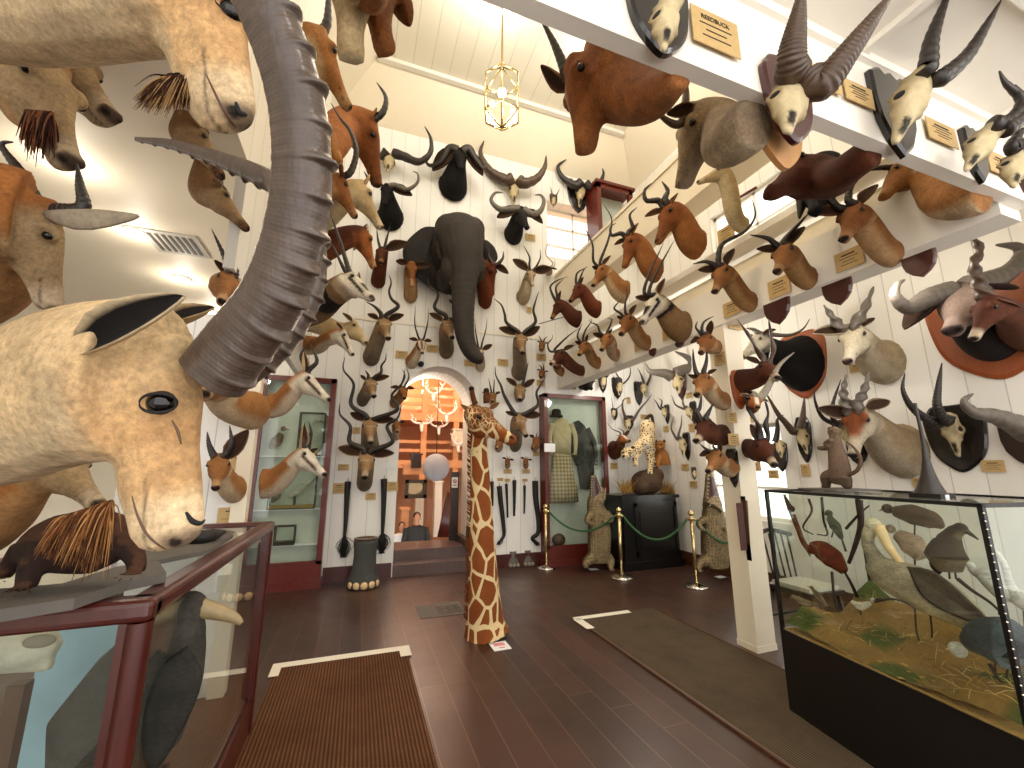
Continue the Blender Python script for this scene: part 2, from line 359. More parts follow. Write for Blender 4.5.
# left nave wall above the aisle, right wall with two windows
st(MB().box((XL - .06, 2.8, 2.75), (XL, D, ZT)).box((XL - .06, .6, ZC + .0), (XL, 2.8, ZT)), 'wall_left', 'boards_y')
st(MB().box((XL - .06, .54, ZC + .06), (XR + .2, .6, ZH)), 'wall_front_unseen', 'white_paint')  # unseen wall, added to keep sky light out of the upper hall
RW0, RW1, RZ0, RZ1 = 3.95, 5.25, .85, 2.15
UW0, UW1, UZ0, UZ1 = 3.2, 4.7, 4.55, 5.6
r = MB()
def rb(y0, y1, z0, z1): r.box((XR, y0, z0), (XR + .2, y1, z1))
rb(-1, RW0, 0, 3.3); rb(RW1, D + .3, 0, 3.3); rb(RW0, RW1, 0, RZ0); rb(RW0, RW1, RZ1, 3.3)
rb(-1, UW0, 3.3, ZT); rb(UW1, D + .3, 3.3, ZT); rb(UW0, UW1, 3.3, UZ0); rb(UW0, UW1, UZ1, ZT)
st(r, 'wall_right', 'boards_y')
def window(name, fixed, axis, a0, a1, z0, z1, nv, nh, wdt=.05):
    """frame with glazing bars and pane, in the plane axis=fixed"""
    f = MB()
    def bar(p0, p1, q0, q1, d=.05):
        lo = [0, 0, p0 if False else 0]; lo = [0] * 3; hi = [0] * 3
        b = 1 - axis; lo[axis], hi[axis] = fixed, fixed + d; lo[b], hi[b] = p0, p1; lo[2], hi[2] = q0, q1; f.box(lo, hi)
    bar(a0, a1, z0, z0 + wdt); bar(a0, a1, z1 - wdt, z1); bar(a0, a0 + wdt, z0, z1); bar(a1 - wdt, a1, z0, z1)
    for i in range(1, nv): c = a0 + (a1 - a0) * i / nv; bar(c - .018, c + .018, z0, z1, .04)
    for i in range(1, nh): c = z0 + (z1 - z0) * i / nh; bar(a0, a1, c - .018, c + .018, .04)
    o = st(f, name, 'white_paint'); g = MB(); lo = [0] * 3; hi = [0] * 3; b = 1 - axis
    lo[axis], hi[axis] = fixed + .02, fixed + .026; lo[b], hi[b] = a0, a1; lo[2], hi[2] = z0, z1
    g.box(lo, hi).build('pane', 'glass_clear', o, smooth=False, color=False); return o
window('window_1', XR + .08, 0, RW0, RW1, RZ0, RZ1, 2, 3)
window('window_2', XR + .08, 0, UW0, UW1, UZ0, UZ1, 2, 2)
window('window_3', D + .25, 1, WX0, WX1, WZ0, WZ1, 2, 3)
# balcony beam on the right, its pillar, stepped mouldings and the upper tie band
st(MB().box((XB, YU + .06, 2.95), (XB + .22, D, 3.35)), 'beam_right', 'white_paint')
st(MB().box((XB + .22, YU + .06, 3.8), (XR, D, 3.87)), 'ceiling_aisle_right', 'white_paint')
sx = MB()
for i in range(4): sx.box((XB + .1 + .1 * i, YU + .3, 3.35 + .09 * i), (XB + .5, D, 3.44 + .09 * i))
st(sx, 'trim_4', 'cream_paint')
st(MB().box((XB, .6, 4.5), (XB + .3, D, 5.12)).box((XB - .02, .6, 5.12), (XB + .34, D, 5.17)), 'beam_upper', 'cream_paint')
PX0, PX1, PY0, PY1 = 3.31, 3.53, 2.97, 3.17
st(MB().box((PX0, PY0, 0), (PX1, PY1, 2.95)).box((PX0 - .006, PY0 - .006, 0), (PX1 + .006, PY1 + .006, .05)), 'pillar_right', 'cream_paint')
# cross beam in front of the hall and the low ceiling behind it
st(MB().box((-1.3, YU, 3.02), (XR, YU + .06, 3.5)).box((-1.3, YU - .025, 3.45), (XR, YU, 3.5)), 'beam_front', 'white_paint')
st(MB().box((-1.6, -1.2, ZC), (XR, YU + .1, ZC + .06)), 'ceiling_near', 'white_paint')
cm = MB()
for x in np.arange(-.2, 5.2, 1.15): cm.box((x, -1.2, ZC - .03), (x + .04, YU, ZC))
for y in (.55, -.1): cm.box((-1.3, y, ZC - .03), (XR, y + .04, ZC))
st(cm, 'trim_5', 'white_paint')
# left aisle: low ceiling, outer wall, end wall, post
st(MB().box((-5, 1.13, ZC - .02), (XL - .06, 9.6, ZC + .04)).box((XL - .06, 1.05, ZC - .02), (XL, 2.8, ZC)).box((-5, -1.2, ZC), (-1.6, 1.1, ZC + .06)), 'ceiling_aisle_left', 'cream_paint')
lw = MB().box((-5.0, -1, 2.6), (-4.9, 9.6, ZC)).box((-5.0, -1, 0), (-4.9, 9.6, .7)).box((-5.0, 3.4, .7), (-4.9, 9.6, 2.6)).box((-5.0, -1, .7), (-4.9, 1.4, 2.6))
st(lw, 'wall_aisle_left', 'cream_paint')
window('window_4', -5.0, 0, 1.4, 3.4, .7, 2.6, 3, 3)
st(MB().box((-5, 9.5, 0), (-2.0, 9.6, ZC)).box((-2.1, D, 0), (-2.0, 9.6, ZC)), 'wall_aisle_end', 'boards_x')
st(MB().box((-.87, 3.72, 0), (-.77, 3.82, 2.75)), 'pillar_left', 'cream_paint')
st(MB().box((-1.5, 3.76, 0), (-.87, 3.81, 2.75)), 'wall_post_panel', 'boards_x')
st(MB().box((-1.45, -.6, 0), (-1.3, .9, ZC)), 'wall_near_left', 'white_paint')
# far room seen through the arch: its floor lies lower
fz = -.95; FY = 15.
st(MB().box((-4, D + 1.06, fz - .05), (7, FY, fz)), 'floor_far_room', 'brown_wood')
st(MB().box((-4, FY, fz), (7, FY + .1, 5.45)), 'wall_far_room', 'orange_wood')
st(MB().box((-4, D + TH, 5.4), (7, FY, 5.45)), 'ceiling_far_room', 'orange_wood')
st(MB().box((-4.1, D + TH, fz), (-4, FY, 5.45)).box((7, D + TH, fz), (7.1, FY, 5.45)), 'wall_far_room_side', 'cream_paint')
bm_ = MB()
for z in (1.55, 2.9): bm_.box((-4, 12.2, z), (7, 12.45, z + .22))
for z in (2.0, 2.25, 3.35, 3.6, 3.85, 4.3, 4.8): bm_.box((-4, 12.28, z), (7, 12.36, z + .09))
for x in np.arange(-1.2, 5.2, .95): bm_.box((x, 12.22, fz), (x + .16, 12.42, 5.4))
st(bm_, 'trim_6', 'orange_wood')
st(MB().box((-4, 12.45, 1.6), (7, FY, 1.75)).box((-4, 12.45, 2.98), (7, FY, 3.25)), 'floor_far_gallery', 'orange_wood')
# ------------------------------------------------------------------ light
W = bpy.data.worlds.new('world'); SC.world = W; W.use_nodes = True
bg = W.node_tree.nodes['Background']; bg.inputs[0].default_value = (1.0, .98, .955, 1); bg.inputs[1].default_value = 1.6
def lamp(name, ty, loc, energy, col=(1, .9, .74), size=.1, rot=None, spot=None):
    l = bpy.data.lights.new(name, ty); l.energy = energy; l.color = col
    if ty == 'AREA': l.shape = 'RECTANGLE'; l.size, l.size_y = size if isinstance(size, tuple) else (size, size)
    else: l.shadow_soft_size = size
    if spot: l.spot_size = math.radians(spot); l.spot_blend = .6
    o = bpy.data.objects.new(name, l); COL.objects.link(o); o.location = loc
    if rot: o.rotation_euler = rot
    return o
SC.view_settings.view_transform = 'Standard'; SC.view_settings.look = 'None'; SC.view_settings.gamma = 1
SC.view_settings.use_curve_mapping = False; SC.view_settings.exposure = 0.
# ------------------------------------------------------------------ mounted heads
PLANES = dict(FW=(1, D, V3(0, -1, 0)), RB=(0, XB, V3(-1, 0, 0)), RW=(0, XR, V3(-1, 0, 0)), LW=(0, XL, V3(1, 0, 0)), UF=(1, YU, V3(0, -1, 0)), UB=(1, YU + .06, V3(0, 1, 0)),
              PR=(0, PX1, V3(1, 0, 0)), LP=(0, -.77, V3(1, 0, 0)), LQ=(1, 3.76, V3(0, -1, 0)), LN=(0, -1.3, V3(1, 0, 0)), PF=(1, PY0, V3(0, -1, 0)), CE=(2, 3.48, V3(0, 0, -1)))
# coat patterns: body, throat/underside, face, muzzle, nose, extras
COAT = dict(
    tan=dict(b='#a8713c', v='#d9c09a', f='#a06a38', mz='#b98f62', n='#2a1a12', ear='#7d5a38'),
    rufous=dict(b='#966231', v='#c49c6c', f='#90592c', mz='#a5744a', n='#2a1712', ear='#7c4a2a'),
    red=dict(b='#7c3d1f', v='#6e3218', f='#6a311a', mz='#7a4c2c', n='#1e0f0c', ear='#6b3320'),
    darkred=dict(b='#54260f', v='#603016', f='#5a2a14', mz='#94662f', n='#3a2418', ear='#5b3019'),
    kudu=dict(b='#8f7a60', v='#a8967c', f='#a58059', mz='#b9a389', n='#241a15', ear='#a98f73', chev='#d8c8ad', neckdark='#6b5c4a'),
    grey=dict(b='#9b8468', v='#c9b696', f='#b39a78', mz='#c4ad8c', n='#4a3a30', ear='#9d8467'),
    gaz=dict(b='#a9733f', v='#e2d2b4', f='#96603a', mz='#d8c6a8', n='#3a261a', ear='#b59468', stripe='#e6d9c0', mask='#5b3a22'),
    spring=dict(b='#b3753c', v='#e6d6b8', f='#e8dcc6', mz='#e8dcc6', n='#2a1a14', ear='#c8a87e', mask='#4a2a18', facewhite=1),
    oryx=dict(b='#8c6a44', v='#8c6a44', f='#e4dac6', mz='#e0d6c2', n='#6a5a50', ear='#b9a384', mask='#1c1412', facewhite=1, blackneck=1),
    bontebok=dict(b='#5a2a18', v='#7a4526', f='#b56a30', mz='#c4925c', n='#3a2018', ear='#d8c8b0', stripe='#efe6d4'),
    black=dict(b='#120e0d', v='#120e0d', f='#16110f', mz='#1c1614', n='#0c0908', ear='#1a1512'),
    buff=dict(b='#221d1b', v='#1a1614', f='#2a2422', mz='#2a2422', n='#151110', ear='#2a2422'),
    buffgrey=dict(b='#2c2422', v='#241c1a', f='#9a8274', mz='#a89084', n='#3a2c28', ear='#3a2a26'),
    eland=dict(b='#b29c78', v='#b8a88c', f='#d9cbae', mz='#dccfb6', n='#4a2e28', ear='#c9b99a'),
    elandred=dict(b='#a68e6a', v='#a89880', f='#c9b99c', mz='#cdbfa4', n='#2a2120', ear='#a08c70', top='#8a4a26'),
    sable=dict(b='#0f0b0a', v='#0f0b0a', f='#d8ccb6', mz='#cdbf9f', n='#2a201c', ear='#7a5a3c'),
    nyala=dict(b='#4a2516', v='#6b3a20', f='#5a2e1a', mz='#c9b498', n='#2a1a14', ear='#6b4a34'),
    harte=dict(b='#a0622f', v='#a86c3a', f='#8f5227', mz='#7d4a28', n='#3a2218', ear='#8a5a34'),
    ibex=dict(b='#d0b286', v='#d8c29c', f='#cfa877', mz='#dcc098', n='#86705a', ear='#cbb894', rust='#b07a48'),
    pale=dict(b='#c4a878', v='#dccaa4', f='#c8ae82', mz='#d8c6a2', n='#6a5238', ear='#b59a70'),
    blotch=dict(b='#8b6540', v='#a58a64', f='#9a7a54', mz='#6b4a30', n='#3a2418', ear='#8f7350'),
    roan=dict(b='#a8682e', v='#b98a54', f='#b3946a', mz='#c2aa88', n='#4a382c', ear='#a89a84'),
    bush=dict(b='#8a5a2c', v='#b58a54', f='#94602f', mz='#a87c4c', n='#2a1a12', ear='#5c4128'),
)
def tone(c, sat=.96, k=.84):
    g = float(c @ V3(.25, .6, .15)); return (g + (c - g) * sat) * k
HORN = dict(   # (sideways, back along the face, forward) in head lengths; base radius, rings
    kudu=([(.09, 0, 0), (.34, .32, -.12), (.6, .68, -.2), (.5, 1.02, .02), (.36, 1.32, .05), (.52, 1.68, -.12), (.7, 1.98, -.1), (.62, 2.25, .05)], .085, 0),
    impala=([(.08, 0, 0), (.2, .3, .08), (.48, .62, -.02), (.6, 1., -.2), (.46, 1.4, -.2), (.4, 1.7, 0)], .06, 16),
    reed=([(.08, 0, 0), (.16, .28, -.1), (.34, .6, -.16), (.46, .86, 0), (.42, 1.02, .24)], .07, 9),
    gaz=([(.07, 0, 0), (.12, .5, .02), (.24, 1., -.14), (.3, 1.38, -.16), (.26, 1.65, -.04)], .055, 18),
    oryx=([(.07, 0, 0), (.12, .8, -.1), (.18, 1.7, -.25), (.24, 2.5, -.42)], .06, 14),
    spike=([(.08, 0, 0), (.1, .25, 0), (.12, .5, .03)], .045, 4),
    bush=([(.07, 0, 0), (.16, .3, -.1), (.27, .62, -.15), (.2, .92, -.05), (.18, 1.15, -.02)], .07, 0),
    blesbok=([(.06, 0, 0), (.12, .34, -.05), (.27, .72, -.2), (.34, 1.05, -.18), (.3, 1.28, 0)], .07, 14),
    harte=([(.06, 0, 0), (.14, .22, -.05), (.3, .36, .14), (.38, .56, .18), (.32, .8, -.02), (.3, 1.05, -.26)], .085, 9),
    buffalo=([(.12, 0, 0), (.5, -.12, -.04), (.9, -.08, -.04), (1.1, .26, 0), (1., .62, .06), (.86, .8, .08)], .14, 0),
    roe=([(.08, 0, 0), (.14, .3, 0), (.16, .6, .03)], .05, 3),
)
def mkhorn(par, pts, r0, rings=0, mat='horn_dark', twist=0, flat=1., amp=.09, tipr=.08, name='horn', seg=12, n=None, power=.8):
    C = catmull(pts, 10)
    d = np.r_[0, np.cumsum(np.linalg.norm(np.diff(C, axis=0), axis=1))]; Ln = d[-1]
    N = n or int(np.clip(max(30, rings * 6), 30, 170)); q = np.linspace(0, Ln, N); P = np.stack([np.interp(q, d, C[:, i]) for i in range(3)], 1)
    t = q / Ln; r = r0 * (tipr + (1 - tipr) * (1 - t) ** power)
    if rings:
        w = (t * rings / .86) % 1.; e = np.where(t < .86, 1, 0.); r = r * (1 + e * amp * (1 - 2.2 * np.abs(w - .45)).clip(-1, 1))
    rr = np.stack([r * flat, r / max(flat, .6) ** .5], 1)
    b = MB()
    if twist:
        T = np.gradient(P, axis=0); T /= np.linalg.norm(T, axis=1, keepdims=True); h = V3(0, 0, 1) if abs(T[0][2]) < .8 else V3(1, 0, 0); W = []
        w = nrm(h - T[0] * (h @ T[0]))
        for i in range(N):
            w = nrm(w - T[i] * (w @ T[i])); u = np.cross(T[i], w); a = twist * 2 * math.pi * t[i]; W.append(w * math.cos(a) + u * math.sin(a))
        rr = np.stack([r * 1.22, r * .72], 1); b.tube(P, rr, seg, np.array(W))
    else: b.tube(P, rr, seg)
    return b.build(name, mat, par, color=False)
def mkear(par, base, tip, nrml, wd, col, inner='#3a2618', fold=.35):
    ax = tip - base; L = np.linalg.norm(ax); ax = ax / L; nn = nrm(nrml - ax * (nrml @ ax)); sd = np.cross(ax, nn); b = MB(); m_ = 8; R1 = []; R2 = []
    us = [0, .12, .3, .5, .7, .86, .96, 1.]; ws = [.32, .62, .95, 1., .8, .5, .24, .04]
    for u, w in zip(us, ws):
        row1 = []; row2 = []
        for j in range(m_):
            v = -1 + 2 * j / (m_ - 1); cup = fold * wd * w * (v * v) * (1.15 - u * .6); p = base + ax * L * u + sd * v * w * wd * .5 + nn * cup
            row1.append(p + nn * .004 * L / .15); row2.append(p - nn * wd * .12 * (1 - v * v) * w)
        R1.append(row1); R2.append(row2)
    k = len(us); R = [r1 + r2[::-1] for r1, r2 in zip(R1, R2)]
    ci, co = lin(inner), lin(col); C = np.array([[(ci if 0 < j < m_ - 1 and i > 0 else co) if j < m_ else co for j in range(2 * m_)] for i in range(k)])
    b.rings(R, True, 0, C.reshape(-1, 3)); return b.build('ear', 'fur', par)
def headloft(mb, P, a, d, s, L, wide=1., long=1., deep=1., muz=1.):
    T = [(-.14, .07, .08, -.2), (-.08, .15, .16, -.19), (.02, .2, .2, -.19), (.13, .225, .235, -.225), (.26, .225, .25, -.235), (.4, .18, .225, -.225), (.54, .13, .17, -.19), (.68, .1, .132, -.165), (.8, .094, .115, -.15), (.9, .096, .107, -.145), (.965, .08, .085, -.14), (1., .04, .045, -.135)]
    th = np.linspace(0, 2 * math.pi, 20, endpoint=False); R = []
    for t, w, h, off in T:
        if muz != 1: k_ = 1 + (muz - 1) * float(sm(t, .45, .75)); w *= k_; h *= k_; off *= k_ ** .5
        c = P + a * L * t * long + d * L * off * deep
        cs, sn = np.cos(th), np.sin(th); wf = 1 - .25 * np.clip(-sn, 0, 1) ** 2
        R.append(c + np.outer(cs * w * wide * L * wf, s) + np.outer(sn * h * deep * L, d))
    mb.rings(R)
def bez(p0, p1, p2, p3, n=18):
    t = np.linspace(0, 1, n)[:, None]; return (1 - t) ** 3 * p0 + 3 * (1 - t) ** 2 * t * p1 + 3 * (1 - t) * t * t * p2 + t ** 3 * p3
def shield_poly(c, n, h, w=None, kind=0, roll=0):
    n = nrm(n); x = nrm(np.cross(V3(0, 0, 1), n)); z = np.cross(n, x); w = w or h * .72
    half = {0: [(0, .5), (.16, .44), (.3, .5), (.5, .42), (.5, .1), (.44, -.14), (.28, -.34), (0, -.5)],
            1: [(0, .5), (.22, .42), (.34, .34), (.5, .18), (.46, -.1), (.34, -.26), (.2, -.38), (0, -.5)],
            3: [(0, .5), (.25, .5), (.5, .5), (.49, .15), (.42, -.1), (.25, -.32), (0, -.5)],
            2: [(0, .5), (.3, .5), (.42, .4), (.5, .3), (.46, -.05), (.38, -.25), (.22, -.4), (0, -.5)]}[kind]
    pts = half + [(-x_, y_) for x_, y_ in half[-2:0:-1]]
    if kind == 2: pts = [tuple(q) for q in catmull([(p_[0], p_[1], 0) for p_ in pts + [pts[0]]], 4)[:-1, :2]]
    return [c + x * (px_ * w) + z * (py_ * h) for px_, py_ in pts]
def add_shield(par, c, n, h, w=None, mat='shield_black', kind=0, th=.03):
    b = MB(); b.prism(shield_poly(np.asarray(c) + nrm(n) * th, n, h, w, kind)[::-1], n, th, bev=.07); return b.build('mounting_shield', mat, par, smooth=False, color=False)
NAMES = {}
def trophy(k, plane, coat, M, nb, P, N, label, horn=None, hl=None, hr=None, hmat='horn_dark', hr0=None, rings=None, L=.36, prot=None, near=True, ear=.48, earl=None, earr=None, eang=.35,
           name='antelope_head', cat='trophy head', group=None, wide=1., lean=0., neckr=.24, twist=0, nw=.8, shield=None, card=None, res=26, sgn=1, Mw=None, Pw=None, Nw=None, big=False, deep=1., roll=None, eye=True, neckend=None, hflat=1., amp=.1, zP=None, muz=1., earw=.5):
    """one mounted head. M, P, N: where the neck leaves the wall, the crown of the head and the nose (measured on the photograph); Mw/Pw/Nw give them in metres"""
    ax, val, n = PLANES[plane]; c = COAT[coat]
    Mp = on(*px(k, *M), ax, val) if Mw is None else V3(*Mw)
    s1 = depth(Mp) / FPX / CROP[k][2]                   # metres per measured pixel at the mount
    rb = nb * s1 if Mw is None else nb
    if prot is None: prot = .36 * (L / .36) ** .6
    if plane in ('LW', 'LP', 'LN', 'LQ') and Pw is None: Pw = at_depth(*px(k, *P), zP or depth(Mp))
    Pp = on(*px(k, *P), ax, val + (n[ax] * prot)) if Pw is None else V3(*Pw)
    if Nw is None:
        r = nrm(ray(*px(k, *N))); oc = CO - Pp; b_ = r @ oc; q = b_ * b_ - (oc @ oc - L * L)
        t = -b_ + ((-1 if near else 1) * math.sqrt(q) if q > 0 else 0); Np = CO + r * t
    else: Np = V3(*Nw)
    a = Np - Pp; L = np.linalg.norm(a); a = a / L
    up = V3(0, 0, 1) + n * .55 if roll is None else V3(*roll)
    d = nrm(up - a * (up @ a)); s = np.cross(a, d)
    # s points to the head's own left or right; make it the picture's right
    if s @ CR < 0: s = -s
    E = Pp + a * .1 * L - d * .24 * L; Dm = np.linalg.norm(E - Mp)
    Cv = bez(Mp - n * .01, Mp + n * .38 * Dm, E - (a * .12 + d * .45) * Dm * .75, E)
    ub = nrm(np.cross(V3(0, 0, 1), n)); ub = ub if ub @ s > 0 else -ub
    if abs(ub @ s) < .25: ub = nrm(ub * .3 + s)
    tt = np.linspace(0, 1, len(Cv)); kk = sm(tt, 0, 1)[:, None] ** .7
    re_ = np.array([neckr * wide, neckr * 1.12]) * L * (neckend or 1)
    rad = np.array([rb * nw, rb]) * (1 - kk) + re_ * kk
    Wx = ub * (1 - kk) + s * kk
    mb = MB(); mb.tube(Cv, rad, 18, Wx)
    headloft(mb, Pp, a, d, s, L, wide, deep=deep, muz=muz)
    for q in (-1, 1) if eye else ():
        mb.ball(Pp + a * .2 * L + s * q * .17 * wide * L - d * .06 * L, np.array([.1, .075, .07]) * L, [a, s, d], 10, 6)
        mb.ball(Pp + a * .27 * L + s * q * .12 * wide * L - d * .3 * L, np.array([.2, .1, .13]) * L, [a, s, d], 10, 6)
        mb.ball(Pp + a * .93 * L + s * q * .06 * wide * L - d * .1 * L, np.array([.06, .045, .05]) * L, [a, s, d], 8, 6)
    mb.ball(Pp - a * .02 * L - d * .07 * L, np.array([.1, .17 * wide, .1]) * L, [a, s, d], 10, 6)
    hx = {kk_: (lin(vv) if coat == 'ibex' else tone(lin(vv))) for kk_, vv in c.items() if isinstance(vv, str)}
    vent = -nrm(d)
    def colf(co, no, Pp=Pp, a=a, d=d, s=s, L=L, hx=hx, c=c, Cv=Cv):
        q = (co - Pp) / L; t = q @ a; h = q @ d; w = q @ s
        dist = ((co[:, None, :] - Cv[None]) ** 2).sum(2); u = dist.argmin(1) / (len(Cv) - 1.)
        inhead = (t > (-.2 if coat != 'ibex' else -.4)) & (np.sqrt(dist.min(1)) / L > -1) & (h > -.55) & (np.abs(w) < .34) & (u > .8)
        hm = (inhead * (sm(t, -.1, .12) if coat != 'ibex' else sm(t, -.15, .4) * sm(u, .8, .97)))[:, None]
        C = np.tile(hx['b'], (len(co), 1))
        tan_ = np.gradient(Cv, axis=0); tan_ /= np.linalg.norm(tan_, axis=1, keepdims=True); ix = np.clip((u * (len(Cv) - 1)).astype(int), 0, len(Cv) - 1)
        vd = np.tile(-V3(0, 0, 1) + a * .3, (len(co), 1)); vd -= tan_[ix] * (vd * tan_[ix]).sum(1, keepdims=True); vd /= np.maximum(np.linalg.norm(vd, axis=1, keepdims=True), 1e-6)
        vf = sm((no * vd).sum(1), .25, .8)[:, None]
        mixc = lambda A, B_, f: A * (1 - f) + B_ * f
        C = mixc(C, hx['v'], vf * .8)
        if 'blackneck' in c: C = mixc(C, hx['mask'], (sm(u, .62, .7) * (1 - sm(u, .84, .9)))[:, None])
        if 'neckdark' in hx: C = mixc(C, hx['neckdark'], (vf[:, 0] * (1 - sm(u, .5, .9)) * .8)[:, None])
        F = np.tile(hx['f'], (len(co), 1)); F = mixc(F, hx['v'], (sm(-h, .3, .42) * .7)[:, None])
        if 'top' in hx: F = mixc(F, hx['top'], (sm(h, -.16, -.04) * (1 - sm(t, .5, .7)))[:, None])
        if 'rust' in hx: F = mixc(F, hx['rust'], (sm(h, -.3, -.04) * sm(t, .0, .15) * (1 - sm(t, .6, .85)) * .35 + .15 * sm(.1 - np.abs(t - .42), 0, .1))[:, None].clip(0, 1))
        if 'stripe' in hx:
            F = mixc(F, hx['stripe'], (sm(.085 - np.abs(np.abs(w) - .12), 0, .04) * sm(h, -.25, -.1) * sm(t, .05, .12) * (1 - sm(t, .62, .75)))[:, None] if coat != 'bontebok' else (sm(.1 - np.abs(w), 0, .04) * sm(h, -.14, -.05))[:, None])
        if 'mask' in hx:
            F = mixc(F, hx['mask'], (sm(.05 - np.abs(h + .16 + (t - .25) * .02), 0, .025) * sm(np.abs(w), .05, .1) * sm(t, .16, .24) * (1 - sm(t, .72, .86)))[:, None])
            if coat == 'oryx': F = mixc(F, hx['mask'], (sm(.13 - np.abs(w), 0, .03) * sm(h, -.12, -.04) * (sm(.12 - np.abs(t - .06), 0, .05) + sm(.2 - np.abs(t - .62), 0, .05)).clip(0, 1))[:, None])
        if 'chev' in hx: F = mixc(F, hx['chev'], .45 * (sm(.03 - np.abs(t - .36 + np.abs(w) * .4), 0, .02) * sm(h, -.2, -.12))[:, None])
        F = mixc(F, hx['mz'], sm(t, .68, .82)[:, None]); F = mixc(F, F * .45, (sm(.09 - np.sqrt((t - .22) ** 2 + (h + .1) ** 2), 0, .05) * sm(np.abs(w), .1, .14) * .7)[:, None])
        F = mixc(F, hx['n'], (sm(t, .9, .95) * sm(h, -.2, -.13))[:, None])
        F = mixc(F, F * .35, (sm(.014 - np.abs(h + .2 + (t - .8) * .12), 0, .012) * sm(t, .62, .68))[:, None])
        for qd in (-1, 1): F = mixc(F, F * .12, sm(.04 - np.sqrt((t - .965) ** 2 + (h + .11) ** 2 * 1.5 + (w - qd * .06) ** 2), 0, .015)[:, None])
        return mixc(C, F, hm)
    o = fuse(mb, name, 'fur_big' if big else 'fur', L / res, colf, None, Mp, smooth=3)
    tag(o, label, cat, group or GROUPS.get(plane))
    for q in (-1, 1):
        if eye:
            e = MB().ball(Pp + a * .235 * L + s * q * .205 * wide * L - d * .085 * L, .043 * L, None, 12, 8); e.build('eye', 'eye', o, color=False)
        tips = earl if q < 0 else earr
        eb = Pp + a * .02 * L + s * q * .16 * wide * L - d * .1 * L
        if tips is not False and ear:
            if tips is not None: tip = at_depth(*px(k, *tips), depth(eb) + .03)
            else: tip = eb + nrm(s * q * 1. - a * eang - d * .25 + V3(0, 0, .15)) * ear * L
            mkear(o, eb, tip, nrm(d * 1. + a * .4 + s * q * .15), np.linalg.norm(tip - eb) * earw, c['ear'])
        ht = hl if q < 0 else hr
        if ht is False: continue
        base = Pp + s * q * .075 * wide * L - d * .03 * L
        spec = HORN.get(horn); r0 = (hr0 or (spec[1] if spec else .07)) * L; rg = rings if rings is not None else (spec[2] if spec else 8)
        if ht is not None:
            z0 = depth(base); m_ = len(ht); pts = [base - nrm(-a * .5 + d * .5) * r0 * .3] + [at_depth(*px(k, *h_), z0 + lean * (i + 1) / m_) for i, h_ in enumerate(ht)]
        elif spec is not None:
            pts = [base + s * q * (x_ - spec[0][0][0]) * L - a * y_ * L + d * z_ * L for x_, y_, z_ in spec[0]]
        else: continue
        mkhorn(o, pts, r0, rg, hmat, twist * q, flat=hflat, amp=amp)
    if shield:
        kk_, (x, y), hh, ww, mt, kd = (shield + (0,))[:6]
        cc = on(*px(kk_, x, y), ax, val); sc_ = depth(cc) / FPX / CROP[kk_][2]; add_shield(o, cc, n, hh * sc_, ww * sc_, mt, kd)
    if card: add_card(*card)
    o['_P'] = [float(x) for x in Pp]
    return o
GROUPS = dict(CE='heads hung under the left ceiling', FW='trophies on the far wall', RB='trophies along the right balcony beam', RW='trophies on the right aisle wall', LW='trophies on the left wall', UF='skulls on the front beam', UB='trophies hung behind the front beam', LP='trophies on the left post', LQ='trophies on the left post', PR='trophies on the right pillar', LN='big trophies near on the left', PF='trophies on the right pillar')
